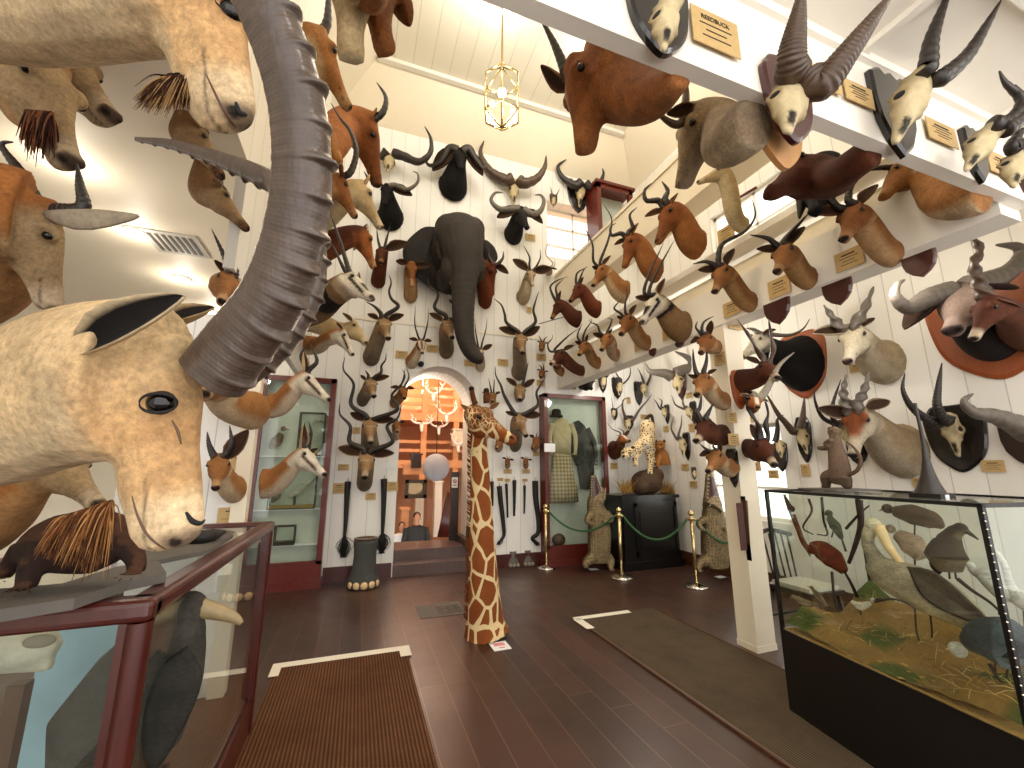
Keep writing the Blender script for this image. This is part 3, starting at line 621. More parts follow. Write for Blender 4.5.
def skull(k, plane, P, N, label, sh, hl=None, hr=None, L=.3, prot=.1, hmat='horn_dark', hr0=.09, rings=10, near=True, group=None, shmat='shield_black', kind=0, lean=0., wide=1., twist=0, name='skull_trophy', boss=False, flat=1., amp=.1):
    """bleached skull with horns on a wooden shield: sh = (x, y, height, width) measured, or None"""
    ax, val, n = PLANES[plane]
    Pp = on(*px(k, *P), ax, val + n[ax] * (prot + .1)); r = nrm(ray(*px(k, *N))); oc = CO - Pp; b_ = r @ oc; q = b_ * b_ - (oc @ oc - L * L)
    Np = CO + r * (-b_ + ((-1 if near else 1) * math.sqrt(q) if q > 0 else 0))
    a = Np - Pp; L = np.linalg.norm(a); a /= L; up = V3(0, 0, 1) * .5 + n; d = nrm(up - a * (up @ a)); s = np.cross(a, d); s = s if s @ CR > 0 else -s
    mb = MB(); th = np.linspace(0, 2 * math.pi, 18, endpoint=False); R = []
    for t, w, h, off in [(-.1, .07, .06, -.14), (-.04, .14, .12, -.13), (.08, .17, .15, -.14), (.2, .16, .15, -.14), (.3, .15, .13, -.14), (.42, .155, .12, -.15), (.54, .115, .11, -.14), (.68, .085, .085, -.125), (.82, .07, .06, -.115), (.93, .058, .04, -.11), (1., .03, .015, -.11)]:
        R.append(Pp + a * L * t + d * L * off + np.outer(np.cos(th) * w * wide * L, s) + np.outer(np.sin(th) * h * L, d))
    mb.rings(R)
    for qd in (-1, 1):
        mb.ball(Pp + s * qd * .09 * L - d * .03 * L, np.array([.07, .07, .09]) * L, [a, s, d], 10, 6)
        oc_ = Pp + a * .33 * L + s * qd * .165 * wide * L - d * .11 * L; on_ = nrm(s * qd * .9 + d * .45); ou = nrm(a - on_ * (a @ on_)); ov = np.cross(on_, ou)
        mb.tube([oc_ + (ou * math.cos(q_) * .105 + ov * math.sin(q_) * .09) * L for q_ in np.linspace(0, 2 * math.pi, 16, endpoint=False)], .028 * L, 8, closed=True)
        mb.tube([oc_ + ou * .1 * L - d * .05 * L, Pp + a * .6 * L + s * qd * .1 * L - d * .2 * L], np.array([.03, .035]) * L, 8)
        mb.tube([oc_ - ou * .1 * L - d * .04 * L, Pp - a * .02 * L + s * qd * .15 * L - d * .2 * L], np.array([.028, .03]) * L, 8)
    cb, cd = lin('#bfae88'), lin('#1d1610')
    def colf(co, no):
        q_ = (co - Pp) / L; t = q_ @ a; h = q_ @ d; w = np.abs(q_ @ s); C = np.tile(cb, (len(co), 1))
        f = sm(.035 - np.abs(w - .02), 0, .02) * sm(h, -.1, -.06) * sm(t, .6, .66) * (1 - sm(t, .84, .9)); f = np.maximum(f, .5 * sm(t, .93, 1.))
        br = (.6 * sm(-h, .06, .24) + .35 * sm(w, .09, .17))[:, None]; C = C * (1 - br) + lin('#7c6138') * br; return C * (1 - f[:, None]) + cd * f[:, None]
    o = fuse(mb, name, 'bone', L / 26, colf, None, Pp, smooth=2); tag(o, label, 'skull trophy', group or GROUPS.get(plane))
    for qd in (-1, 1):
        on_ = nrm(s * qd * .9 + d * .45); ou = nrm(a - on_ * (a @ on_)); MB().ball(Pp + a * .33 * L + s * qd * .15 * wide * L - d * .115 * L, np.array([.085, .07, .035]) * L, [ou, np.cross(on_, ou), on_], 12, 8).build('eye_socket', 'hat', o, color=False)
        ht = hl if qd < 0 else hr
        if ht:
            base = Pp + s * qd * .1 * L + d * .02 * L; z0 = depth(base); pts = [base - a * 0] + [at_depth(*px(k, *h_), z0 + lean * (i + 1) / len(ht)) for i, h_ in enumerate(ht)]
            mkhorn(o, pts, hr0 * L, rings, hmat, twist * qd, flat=flat, amp=amp)
    if sh:
        x, y, hh, ww = sh; cc = on(*px(k, x, y), ax, val); sc_ = depth(cc) / FPX / CROP[k][2]; add_shield(o, cc, n, hh * sc_, ww * sc_, shmat, kind)
    return o
CARDS = []
def add_card(k, plane, x, y, w, h, label, lines=4, off=.014, title=None, cat='name card'):
    """tan name card with its lines of print"""
    ax, val, n = PLANES[plane]; c = on(*px(k, x, y), ax, val); s_ = depth(c) / FPX / CROP[k][2]
    xa = nrm(np.cross(V3(0, 0, 1), n)); xa = xa if xa @ CR > 0 else -xa; za = V3(0, 0, 1)
    # a measured width is foreshortened by the wall's slant
    pw = on(*px(k, x + w / 2, y), ax, val) - on(*px(k, x - w / 2, y), ax, val); W_ = min(abs(pw @ xa), .5); H_ = h * s_
    b = MB(); P0 = c + n * (off + .004); q = [P0 + xa * sx_ * W_ / 2 + za * sz * H_ / 2 for sx_, sz in ((-1, -1), (1, -1), (1, 1), (-1, 1))]
    if np.cross(xa, za) @ n < 0: q = q[::-1]
    b.prism(q, n, .004); o = b.build('name_card', 'card', None, c, smooth=False, color=False); tag(o, label, cat, 'tan name cards by the trophies')
    t = MB(); 
    for i in range(lines):
        zz = .26 - .5 * i / max(lines - 1, 1); ww = (.24, .34, .22, .3, .18)[i % 5]; hh = .03 if (i or title) else .07
        if i == 0 and title: continue
        r_ = [P0 + n * .0012 + xa * sx_ * W_ * ww + za * (zz + sz * hh / 2) * H_ for sx_, sz in ((-1, -1), (1, -1), (1, 1), (-1, 1))]
        if np.cross(xa, za) @ n < 0: r_ = r_[::-1]
        t.prism(r_, n, .001)
    if t.n:
        p_ = t.build('print', 'ink', o, smooth=False, color=False); p_['kind'] = 'stuff'
    return o, P0, xa, za, W_, H_
def text(parent, s, P, xa, za, size, mat='ink', align='CENTER', name='lettering', ext=.0008):
    cu = bpy.data.curves.new(name, 'FONT'); cu.body = s; cu.size = size; cu.align_x = align; cu.align_y = 'CENTER'; cu.extrude = ext; cu.materials.append(MAT[mat])
    o = bpy.data.objects.new(name, cu); COL.objects.link(o); me = bpy.data.meshes.new_from_object(o.evaluated_get(bpy.context.evaluated_depsgraph_get())); bpy.data.objects.remove(o); o = bpy.data.objects.new(name, me); COL.objects.link(o); n = np.cross(xa, za); Mx = Matrix.Identity(4)
    base = np.array(parent.get('_o', (0, 0, 0))) if parent else np.zeros(3)
    for i in range(3): Mx[i][0], Mx[i][1], Mx[i][2], Mx[i][3] = xa[i], za[i], n[i], P[i] - base[i]
    if parent: o.parent = parent
    o.matrix_local = Mx; return o
T, S = trophy, skull
B_ = dict
# ---------------- far wall, upper rows
T('C', 'FW', 'black', (215, 550), 55, (238, 440), (243, 492), 'black buffalo head with drooping curled horns, highest on the far wall', name='buffalo_head', hl=[(205, 440), (178, 480), (145, 488), (130, 462)], hr=[(262, 440), (282, 470), (305, 498), (312, 480)], hr0=.17, rings=0, L=.5, wide=1.15, earl=(155, 505), earr=(303, 520), cat='trophy head')
S('C', 'FW', (30, 452), (22, 500), 'bleached skull with one black hooked horn beside the highest buffalo head', None, hr=[(70, 462), (115, 478), (148, 452), (150, 410), (132, 373)], hl=[(5, 462), (-30, 470)], L=.5, hr0=.16, rings=6)
T('C', 'FW', 'black', (30, 640), 50, (22, 545), (12, 600), 'small black buffalo head half hidden behind the reddish head on the left', name='buffalo_head', hr=[(45, 548), (80, 560), (110, 540), (112, 515), (97, 505)], hl=False, hr0=.12, rings=0, L=.42, earr=(96, 578), hmat='horn_grey')
S('C', 'FW', (400, 530), (398, 603), 'long pale skull with wide brown upswept horns above the water buffalo head', None, hl=[(372, 532), (325, 505), (297, 455), (307, 416)], hr=[(425, 542), (462, 528), (486, 495), (491, 460)], L=.55, hr0=.2, rings=6, hmat='horn_brown', wide=.9)
T('G', 'FW', 'buff', (548, 212), 46, (585, 105), (612, 178), 'dark brown buffalo head with horns curling up, right of the elephant', name='buffalo_head', hl=[(545, 112), (498, 112), (466, 80), (480, 50), (512, 49)], hr=[(622, 132), (655, 118), (668, 80), (655, 58), (632, 58)], hr0=.15, rings=0, L=.5, earl=(487, 145), earr=(663, 168), hmat='horn_grey', card=('G', 'FW', 615, 222, 36, 28, 'tan name card under the dark brown buffalo head'))
S('C', 'FW', (600, 540), (592, 612), 'bleached skull with black half-moon horns on a dark shield, top right of the far wall', (583, 582, 112, 66), hl=[(578, 548), (540, 525), (526, 492), (550, 471)], hr=[(622, 552), (648, 540), (660, 515), (657, 497)], L=.5, hr0=.18, rings=0)
S('C', 'FW', (515, 583), (513, 612), 'tiny dark skull with two thin red-brown horns between two buffalo trophies', (512, 592, 40, 24), hl=[(508, 572), (504, 552)], hr=[(522, 575), (531, 558)], L=.22, hr0=.08, shmat='shield_wine', hmat='horn_brown')
# ---------------- far wall, elephant row
T('G', 'FW', 'rufous', (155, 445), 33, (162, 318), (164, 405), 'hornless tan head with spread pointed ears just left of the elephant trunk', ear=.6, earl=(100, 310), earr=(232, 330), L=.4, name='antelope_head')
T('S', 'FW', 'darkred', (545, 565), 62, (575, 330), (566, 425), 'dark red head with short straight horns and one long pale ear, left of the elephant', hl=[(545, 280), (535, 195)], hr=[(605, 270), (635, 160)], L=.4, earr=(760, 300), earl=False, hr0=.06, name='antelope_head')
T('G', 'FW', 'red', (440, 468), 33, (480, 325), (482, 445), 'bright red-brown head with hooked horns right beside the elephant trunk', hl=[(468, 318), (455, 292), (458, 262)], hr=[(492, 322), (510, 300), (512, 273)], L=.42, earl=(428, 345), earr=(532, 360), hr0=.075, name='topi_head')
T('G', 'FW', 'grey', (585, 452), 33, (620, 345), (628, 402), 'grey-brown reedbuck head with forward horns under the dark brown buffalo', hl=[(612, 325), (612, 295), (590, 252)], hr=[(640, 330), (654, 298), (653, 265)], L=.34, earl=(548, 305), earr=(700, 340), name='reedbuck_head', card=('G', 'FW', 610, 500, 18, 24, 'tan name card under the grey-brown reedbuck head'))
T('H', 'FW', 'grey', (30, 352), 16, (38, 335), (20, 350), 'small pale head with thin forked antlers in front of the gallery window', hl=[(50, 320), (22, 285), (30, 240), (42, 208)], hr=[(55, 330), (58, 310)], L=.22, hmat='horn_pale', hr0=.05, rings=0, name='roe_deer_head')
# ---------------- far wall, kudus and gazelles
T('G', 'FW', 'kudu', (292, 655), 36, (298, 535), (320, 598), 'grey kudu head with corkscrew horns tucked behind the elephant trunk', hl=[(290, 520), (248, 490), (262, 440), (228, 405), (222, 375)], horn='kudu', L=.46, earl=(228, 512), earr=(335, 535), name='kudu_head', card=('G', 'FW', 238, 648, 44, 28, 'tan name card left of the grey kudu by the elephant trunk'))
T('G', 'FW', 'gaz', (160, 698), 30, (197, 612), (203, 660), 'gazelle head with tall slim horns above left of the arch', hl=[(183, 595), (172, 550), (175, 482)], hr=[(210, 598), (222, 545), (224, 490)], L=.3, horn='gaz', name='gazelle_head')
T('G', 'FW', 'gaz', (422, 718), 22, (422, 645), (412, 700), 'gazelle head with straight black horns below the elephant trunk tip', hl=[(412, 620), (405, 575), (402, 527)], hr=[(432, 620), (445, 575), (450, 530)], L=.3, horn='gaz', name='gazelle_head', earr=(470, 632), card=('G', 'FW', 382, 704, 42, 26, 'tan name card at the elephant trunk tip'))
T('W', 'FW', 'kudu', (292, 555), 72, (318, 255), (335, 395), 'large kudu head with wide spiral horns right of the elephant trunk', hl=[(290, 240), (205, 175), (190, 110), (165, 40), (110, -10)], hr=[(350, 240), (425, 170), (410, 80), (430, 0), (450, -65)], L=.46, horn='kudu', earl=(145, 215), earr=(460, 205), name='kudu_head', card=('W', 'FW', 175, 482, 80, 55, 'tan name card left of the large kudu right of the trunk'))
T('V', 'FW', 'kudu', (265, 365), 66, (345, 112), (380, 235), 'large kudu head with a dark neck and one horn sweeping over the oryx', hl=[(325, 85), (285, 42), (232, 12)], hr=[(362, 95), (425, 55), (435, 30), (395, -5), (378, -55), (392, -110), (378, -160)], L=.46, horn='kudu', earl=(240, 90), earr=(475, 95), name='kudu_head', card=('V', 'FW', 458, 352, 78, 50, 'tan name card right of the dark-necked large kudu'))
T('V', 'FW', 'kudu', (208, 640), 46, (258, 500), (286, 605), 'young kudu head with short spiral horns above the two stacked big kudus', hr=[(292, 488), (328, 462), (330, 420), (355, 385), (360, 338)], hl=[(245, 480), (225, 450)], L=.4, earl=(195, 480), earr=(380, 488), name='kudu_head')
T('M', 'FW', 'kudu', (118, 315), 34, (118, 232), (122, 300), 'upper of the two stacked big kudu heads left of the arch', hl=[(105, 222), (62, 190), (70, 130), (40, 88), (44, 50)], hr=[(140, 230), (200, 205), (182, 165), (212, 128), (222, 84)], L=.44, horn='kudu', earl=(60, 215), earr=(190, 235), name='kudu_head', prot=.35, card=('M', 'FW', 78, 268, 22, 20, 'tan name card left of the upper stacked kudu'))
T('M', 'FW', 'kudu', (102, 420), 28, (110, 332), (103, 402), 'lower of the two stacked big kudu heads left of the arch', hl=[(98, 322), (58, 300), (60, 255), (30, 220), (29, 188)], hr=[(128, 326), (185, 300), (168, 255), (200, 230), (212, 190)], L=.46, horn='kudu', earl=(25, 318), earr=(190, 335), name='kudu_head', prot=.5, hr0=.095, card=('M', 'FW', 40, 376, 32, 18, 'tan name card lower left of the stacked kudus'))
T('V', 'FW', 'bush', (415, 655), 42, (468, 555), (480, 618), 'small antelope head with thin upright horns squeezed against the arch', hl=[(455, 545), (480, 490), (462, 442)], hr=[(482, 545), (505, 490), (486, 425)], L=.3, name='antelope_head', hr0=.055)
T('M', 'FW', 'tan', (196, 285), 12, (196, 240), (200, 268), 'small tan hornless head low beside the arch edge', L=.24, name='duiker_head', horn='spike')
T('M', 'FW', 'kudu', (545, 312), 20, (560, 218), (584, 280), 'kudu head peering over the giraffe with spiral horns', hl=[(542, 212), (515, 165), (505, 135), (490, 105), (488, 78)], hr=[(582, 215), (615, 190), (610, 155), (628, 125), (640, 100)], L=.44, horn='kudu', earl=(518, 212), earr=(625, 222), name='kudu_head', prot=.5)
T('W', 'FW', 'kudu', (300, 745), 45, (312, 652), (308, 752), 'plain small kudu head under the chest of the large kudu', earl=(200, 600), earr=(420, 610), hl=False, hr=[(340, 600), (355, 545), (372, 475)], L=.4, name='kudu_head', prot=.35)
T('W', 'FW', 'tan', (98, 790), 24, (98, 712), (98, 768), 'gazelle head with two needle horns behind the giraffe head', hl=[(85, 690), (75, 645), (65, 598)], hr=[(105, 690), (108, 650), (112, 600)], earr=(158, 705), L=.28, horn='gaz', name='gazelle_head')
T('W', 'FW', 'bush', (470, 378), 24, (482, 318), (470, 372), 'tiny head with three-pointed antlers beside the large kudu, upper of two', hl=[(465, 300), (450, 270)], hr=[(495, 300), (520, 278)], L=.24, name='roe_deer_head', ear=.3, prot=.2, card=('W', 'FW', 468, 440, 72, 52, 'tan name card between the two tiny antlered heads'))
T('W', 'FW', 'rufous', (470, 585), 24, (482, 535), (470, 582), 'tiny red head with spike antlers beside the large kudu, lower of two', hl=[(470, 515), (450, 495)], hr=[(488, 515), (482, 480)], L=.24, name='roe_deer_head', ear=.3, prot=.2, card=('W', 'FW', 465, 640, 64, 50, 'tan name card under the lower tiny antlered head'))
T('M', 'FW', 'rufous', (603, 318), 13, (611, 288), (597, 318), 'small reddish head beside the top corner of the costume case', L=.24, horn='spike', name='duiker_head', card=('M', 'FW', 608, 336, 18, 14, 'tan name card under the small reddish head by the costume case'))
T('M', 'FW', 'tan', (497, 318), 14, (503, 292), (492, 318), 'small tan head just under the giraffe muzzle', L=.24, horn='spike', name='duiker_head')
for i, (x, w_) in enumerate(((526, 'left'), (580, 'right'))):
    T('M', 'FW', 'rufous', (x - 2, 372), 9, (x, 350), (x - 4, 366), 'tiny dik-dik head above the hanging tails, %s one of the pair' % w_, L=.17, horn='spike', name='dik_dik_head', prot=.16, card=('M', 'FW', x - 2, 388 + 0, 24, 13, 'tan name card under the %s dik-dik head' % w_))
# ---------------- right balcony beam, far to near
T('Y', 'RB', 'nyala', (330, 545), 42, (150, 385), (65, 478), 'dark red head with long wavy horns at the far end of the balcony beam', hl=[(110, 385), (180, 310), (245, 255), (305, 215)], hr=[(80, 395), (60, 340), (90, 300), (98, 265)], L=.4, hmat='horn_dark', name='nyala_head', hr0=.06, rings=0)
T('Y', 'FW', 'rufous', (215, 575), 40, (140, 470), (118, 500), 'rounded red neck and head tucked below the wavy-horned nyala', L=.3, name='antelope_head', ear=.4, card=('Y', 'FW', 240, 662, 64, 52, 'tan name card above the costume case'))
T('Y', 'RB', 'bush', (450, 485), 48, (330, 318), (285, 410), 'orange antelope head with curled-back horns, second along the balcony beam', hl=[(295, 300), (290, 260), (325, 180)], hr=[(330, 300), (350, 230), (395, 165), (388, 140)], L=.32, name='antelope_head', earr=(365, 265), earl=(268, 315), hr0=.06)
T('Y', 'RB', 'tan', (592, 425), 50, (500, 260), (455, 372), 'tan reedbuck head with two backward hooks, third along the balcony beam', hl=[(462, 250), (440, 195), (392, 172), (378, 150)], hr=[(515, 250), (540, 190), (552, 150), (520, 140)], L=.33, name='reedbuck_head', earr=(555, 220), earl=(405, 255), hr0=.06)
T('Y', 'RB', 'rufous', (825, 330), 62, (655, 115), (600, 250), 'chestnut bushbuck head beneath the striped gemsbok', hl=[(615, 100), (570, 65), (600, 20), (640, -20)], hr=[(655, 95), (655, 20), (670, -40), (660, -110)], L=.36, name='bushbuck_head', earr=(740, 35), earl=(590, 122), hr0=.05, rings=0, shield=('Y', (872, 405), 62, 70, 'shield_wine', 0), card=('Y', 'RB', 765, 350, 66, 80, 'tan name card behind the chestnut bushbuck'))
T('H', 'RB', 'rufous', (680, 640), 28, (630, 592), (608, 655), 'small orange head with black rear-curved horns by the top of the pillar', hl=[(612, 585), (598, 565), (605, 542)], hr=[(622, 580), (630, 545), (668, 522)], L=.3, name='antelope_head', earr=(658, 540), hr0=.06, card=('H', 'RB', 695, 688, 42, 48, 'tan name card below the small orange head by the pillar'))
T('H', 'RB', 'darkred', (148, 535), 36, (62, 462), (35, 530), 'very dark red head with ribbed horns, farthest of the upper balcony row', hl=[(48, 440), (40, 410), (62, 388), (108, 370)], hr=[(65, 440), (62, 410), (90, 380)], L=.36, name='blesbok_head', earr=(80, 425), hr0=.07, rings=9)
T('H', 'RB', 'red', (222, 498), 36, (142, 400), (105, 462), 'red head with short swept-back horns, second of the upper balcony row', hl=[(138, 380), (145, 355), (180, 335)], hr=[(152, 385), (165, 350), (182, 330)], L=.36, name='blesbok_head', earr=(168, 372), hr0=.06)
T('H', 'RB', 'tan', (325, 430), 48, (228, 328), (192, 402), 'olive-tan waterbuck head with very long upright horns on the balcony beam', hl=[(205, 310), (202, 250), (180, 200), (155, 170)], hr=[(232, 310), (262, 230), (275, 150), (240, 88)], L=.36, name='waterbuck_head', earr=(272, 290), earl=(200, 330), hr0=.06, rings=12)
T('H', 'RB', 'harte', (450, 350), 50, (330, 215), (308, 335), 'hartebeest head with crooked black horns, middle of the upper balcony row', hl=[(312, 205), (275, 212), (272, 180), (292, 165)], hr=[(340, 200), (355, 180), (345, 135), (372, 105)], L=.42, name='hartebeest_head', earr=(378, 165), earl=(285, 250), hr0=.075)
T('H', 'RB', 'harte', (605, 250), 62, (478, 95), (432, 238), 'largest hartebeest head with thick ringed horns below the upper band', hl=[(455, 80), (408, 78), (402, 40), (428, 12)], hr=[(480, 72), (490, 40), (468, 5)], L=.46, name='hartebeest_head', earr=(530, 50), earl=(402, 142), hr0=.085)
T('H', 'RB', 'oryx', (548, 565), 66, (432, 440), (375, 540), 'gemsbok head with black and white face stripes and straight horns', hl=[(400, 430), (420, 360), (475, 240)], hr=[(418, 430), (450, 350), (515, 232)], L=.42, name='gemsbok_head', earr=(480, 378), earl=(365, 450), hr0=.05, rings=10, shield=('H', (540, 632), 26, 40, 'shield_wine', 0), card=('H', 'RB', 492, 592, 36, 44, 'tan name card left of the striped gemsbok'))
T('I', 'RB', 'bush', (245, 535), 44, (118, 385), (85, 485), 'tan impala head with wide black horns, first right of the gemsbok', hl=[(95, 382), (60, 370), (10, 380)], hr=[(115, 375), (130, 300), (215, 252), (262, 190), (250, 112)], L=.34, name='impala_head', earr=(178, 318), earl=(32, 405), hr0=.075, rings=12, card=('I', 'RB', 172, 560, 68, 60, 'tan name card under the first impala right of the gemsbok'))
T('I', 'RB', 'bush', (478, 438), 50, (370, 300), (335, 400), 'tan impala head with flat forward horns, second right of the gemsbok', hl=[(345, 300), (310, 275), (242, 262)], hr=[(382, 285), (420, 240), (482, 172)], L=.34, name='impala_head', earr=(462, 230), earl=(268, 320), hr0=.075, rings=12, card=('I', 'RB', 364, 474, 90, 75, 'tan name card under the second impala right of the gemsbok'))
T('J', 'RB', 'rufous', (232, 300), 58, (62, 100), (20, 230), 'impala head with white throat patch, nearest along the balcony beam', hl=[('I', 600, 150), ('I', 560, 120), ('I', 522, 88)], hr=[('I', 640, 120), ('I', 655, 60), ('I', 715, 0)], L=.34, name='impala_head', earr=('I', 755, 60), earl=('I', 485, 178), hr0=.075, rings=12, card=('J', 'RB', 65, 320, 120, 80, 'yellow glossy name card left of the white-throated impala'))
T('I', 'RB', 'pale', (215, 225), 36, ('p', 722, 166), ('p', 695, 180), 'slender pale neck and small head reaching left from the balcony', L=.26, name='gerenuk_head', ear=.35, hl=False, hr=False, neckr=.26, card=('I', 'RB', 150, 258, 70, 62, 'tan name card below the slender pale neck'))
for i, (x, y, w_) in enumerate(((356, 568, 'left'), (600, 490, 'middle'), ('J', 350, 'right'))):
    kk, xx = ('J', 350) if x == 'J' else ('I', x); yy = 335 if x == 'J' else y
    c_ = on(*px(kk, xx, yy), 0, XB); s_ = depth(c_) / FPX / CROP[kk][2]; r_ = empty('mounting_shield', c_, 'bare dark wooden shield under the balcony beam, %s of the three' % w_, 'shield', 'bare shields under the beam')
    add_shield(r_, c_ - V3(0, 0, .02), V3(-1, 0, 0), 100 * s_, 110 * s_, 'shield_wine', 3)
# ---------------- behind the front beam
T('C', 'UB', 'harte', (888, 222), 50, (548, 205), (562, 450), 'big red-brown antelope head hanging under the front beam, one black horn', neckend=1.55, deep=1.1, roll=tuple(-CR + CU * .4), hl=[(530, 165), (505, 110), (468, 42)], hr=False, L=.52, prot=.55, name='roan_head', earl=(476, 192), earr=False, hr0=.06, rings=10, big=True)
T('D', 'UB', 'grey', (590, 470), 112, (318, 430), (272, 722), 'pale grey antelope head with thin red horns on a plywood-backed shield', deep=1.25, wide=1.15, roll=tuple(-CR + CU * .5), hl=[(300, 478), (240, 450), (205, 400)], hr=[(325, 430), (330, 350), (318, 272)], L=.42, prot=.55, name='antelope_head', earl=(255, 438), earr=False, hr0=.075, hmat='horn_brown', rings=0, big=True, shield=('D', (690, 470), 400, 260, 'ply', 2))
T('b', 'UB', 'darkred', (850, 330), 105, (330, 420), (110, 580), 'dark maroon antelope head with a yellowish muzzle behind the twisted-horn skull', L=.5, prot=.5, name='sable_head', ear=.0, hl=False, hr=False, big=True)
T('b', 'RB', 'black', (560, 460), 130, (440, 470), (455, 690), 'glossy black buffalo head hanging under the maroon neck', L=.45, prot=.4, name='buffalo_head', hl=[(400, 640), (380, 760)], hr=[(560, 620), (640, 680)], hr0=.15, rings=0, ear=.3)
T('E', 'UB', 'tan', (690, 740), 85, (345, 655), (285, 760), 'chestnut neck and large-eared head above the white-throated impala', L=.34, prot=.45, name='antelope_head', hl=[(300, 645), (230, 660), (180, 720)], hr=False, earr=(330, 720), hr0=.06, big=True)
T('B', 'UB', 'pale', (470, -160), 80, (485, -60), (470, 300), 'long pale muzzle hanging down at the top of the picture', L=.5, prot=.35, name='antelope_head', big=True, ear=.3, hl=False, hr=False, wide=.95)
T('B', 'UB', 'harte', (560, -120), 70, (570, -20), (618, 262), 'brown muzzle with a curled ear hanging beside the long pale muzzle', L=.45, prot=.45, name='hartebeest_head', big=True, earr=(690, 100), earl=False, hl=False, hr=False)
# ---------------- skulls on the front beam
S('D', 'UF', (285, -20), (265, 158), 'long narrow skull on a glossy black shield at the top edge', (215, 60, 400, 290), L=.26, wide=.8, hl=[(250, -90), (240, -180)], hr=[(310, -90), (330, -180)], kind=2)
S('D', 'UF', (765, 300), (752, 480), 'short pale skull with thick ringed horns on a wine-red shield', (712, 400, 370, 250), hl=[(735, 260), (738, 190), (770, 0), (775, -70)], hr=[('E', 85, 325), ('E', 170, 220), ('E', 330, 5), ('E', 370, -50)], L=.3, hr0=.17, rings=22, hmat='horn_brown', shmat='shield_wine', wide=1.15, kind=2, lean=-.1)
S('E', 'UF', (500, 278), (395, 535), 'long-snouted skull with two slender black horns on a glossy black shield', (350, 450, 375, 240), hl=[(490, 260), (505, 150), (560, 0), (590, -60)], hr=[(545, 298), (640, 215), (720, 90), (772, 0)], L=.36, hr0=.1, rings=9, hflat=1.) if False else S('E', 'UF', (500, 278), (395, 535), 'long-snouted skull with two slender black horns on a glossy black shield', (350, 450, 375, 240), hl=[(490, 260), (505, 150), (560, 0), (590, -60)], hr=[(545, 298), (640, 215), (720, 90), (772, 0)], L=.36, hr0=.1, rings=9)
S('E', 'UF', (755, 490), (660, 640), 'smaller skull with black forward-hooked horns on a black shield by the edge', (660, 605, 240, 130), hl=[(775, 480), (830, 440), (850, 380), (790, 320), (765, 272)], hr=[(800, 490), (850, 450), (858, 390), (825, 325)], L=.28, hr0=.13, rings=8)
S('E', 'UF', (860, 590), (850, 700), 'partly cut off skull with a black horn on a wine-red shield', (850, 660, 260, 130), hl=[(830, 560), (812, 570), (840, 515), (880, 480)], L=.28, hr0=.13, shmat='shield_wine', rings=6)
# ---------------- right aisle wall
T('I', 'RW', 'eland', ('L', 200, 100), ('L' and 95), (650, 632), (620, 765), 'cream cow-like eland head with short upright horns', hl=[(610, 635), (580, 600), (540, 545)], hr=[(665, 628), (702, 570), (742, 470)], L=.5, prot=.55, name='eland_head', earl=(495, 660), earr=(745, 598), hr0=.13, hmat='horn_grey', rings=0, twist=1.5, deep=1.05, card=('K', 'RW', 715, 205, 62, 34, 'tan name card under the cream eland head'))
T('L', 'RW', 'elandred', (285, 500), 125, (60, 310), (40, 520), 'large eland head with thick twisted horns and a red forehead', hl=[(30, 300), (15, 240), (28, 155)], hr=[(75, 300), (105, 240), (135, 140)], L=.5, prot=.7, name='eland_head', earr=(222, 275), earl=('K', 545, 375), hr0=.12, hmat='horn_grey', rings=0, twist=2.2, card=('L', 'RW', 355, 645, 44, 46, 'tan name card under the neck of the red-foreheaded eland'))
S('K', 'RW', (650, 440), (690, 590), 'skull on a black shield with thin curved horns behind the large eland', (718, 560, 120, 80), hl=[(640, 450), (570, 420), (535, 350), (530, 285)], hr=[(615, 430), (610, 360), (645, 252)], L=.3, hr0=.08)
S('L', 'RW', (470, 345), (528, 535), 'skull with curved ringed horns on a black shield at the right edge', (530, 445, 300, 215), hl=[(435, 380), (335, 315), (285, 230), (292, 150)], hr=[(480, 370), (440, 300), (445, 210), (460, 103)], L=.34, hr0=.12, rings=18, hmat='horn_dark', wide=1.05, card=('L', 'RW', 695, 570, 108, 54, 'tan name card right of the ringed-horn skull'), kind=2) if False else S('L', 'RW', (470, 345), (528, 535), 'skull with curved ringed horns on a black shield at the right edge', (530, 445, 300, 215), hl=[(435, 380), (335, 315), (285, 230), (292, 150)], hr=[(480, 370), (440, 300), (445, 210), (460, 103)], L=.34, hr0=.12, rings=18, wide=1.05, kind=2)
add_card('L', 'RW', 695, 570, 108, 54, 'tan name card right of the ringed-horn skull')
S('L', 'RW', (900, 420), (880, 560), 'skull with one broad dark horn, cut off by the right edge', (870, 470, 220, 190), hl=[(800, 385), (700, 345), (600, 325), (560, 275), (600, 243)], L=.45, hr0=.2, rings=6, shmat='dark_wood', hmat='horn_grey')
T('J', 'RW', 'buffgrey', (640, 620), 120, (500, 425), (455, 590), 'grey-faced buffalo head with wide crescent horns on an orange shield', name='buffalo_head', hl=[(390, 475), (300, 515), (248, 470), (255, 425), (285, 403)], hr=[(590, 420), (700, 375), (755, 310), (740, 270), (655, 262)], hr0=.17, rings=10, L=.6, wide=1.2, prot=.6, earl=(285, 605), earr=(740, 440), hmat='horn_grey', amp=.04, shield=('J', (640, 600), 420, 390, 'shield_orange', 2))
T('J', 'RW', 'nyala', (790, 610), 90, (605, 475), (540, 640), 'brown bushbuck head with one upright corkscrew horn before the buffalo', hl=[(600, 470), (580, 400), (565, 340), (590, 280), (560, 230), (568, 150), (563, 78)], hr=False, L=.34, zP=None, prot=1.0, name='bushbuck_head', hr0=.13, hmat='horn_brown', rings=0, twist=4, earr=(740, 520), earl=False)
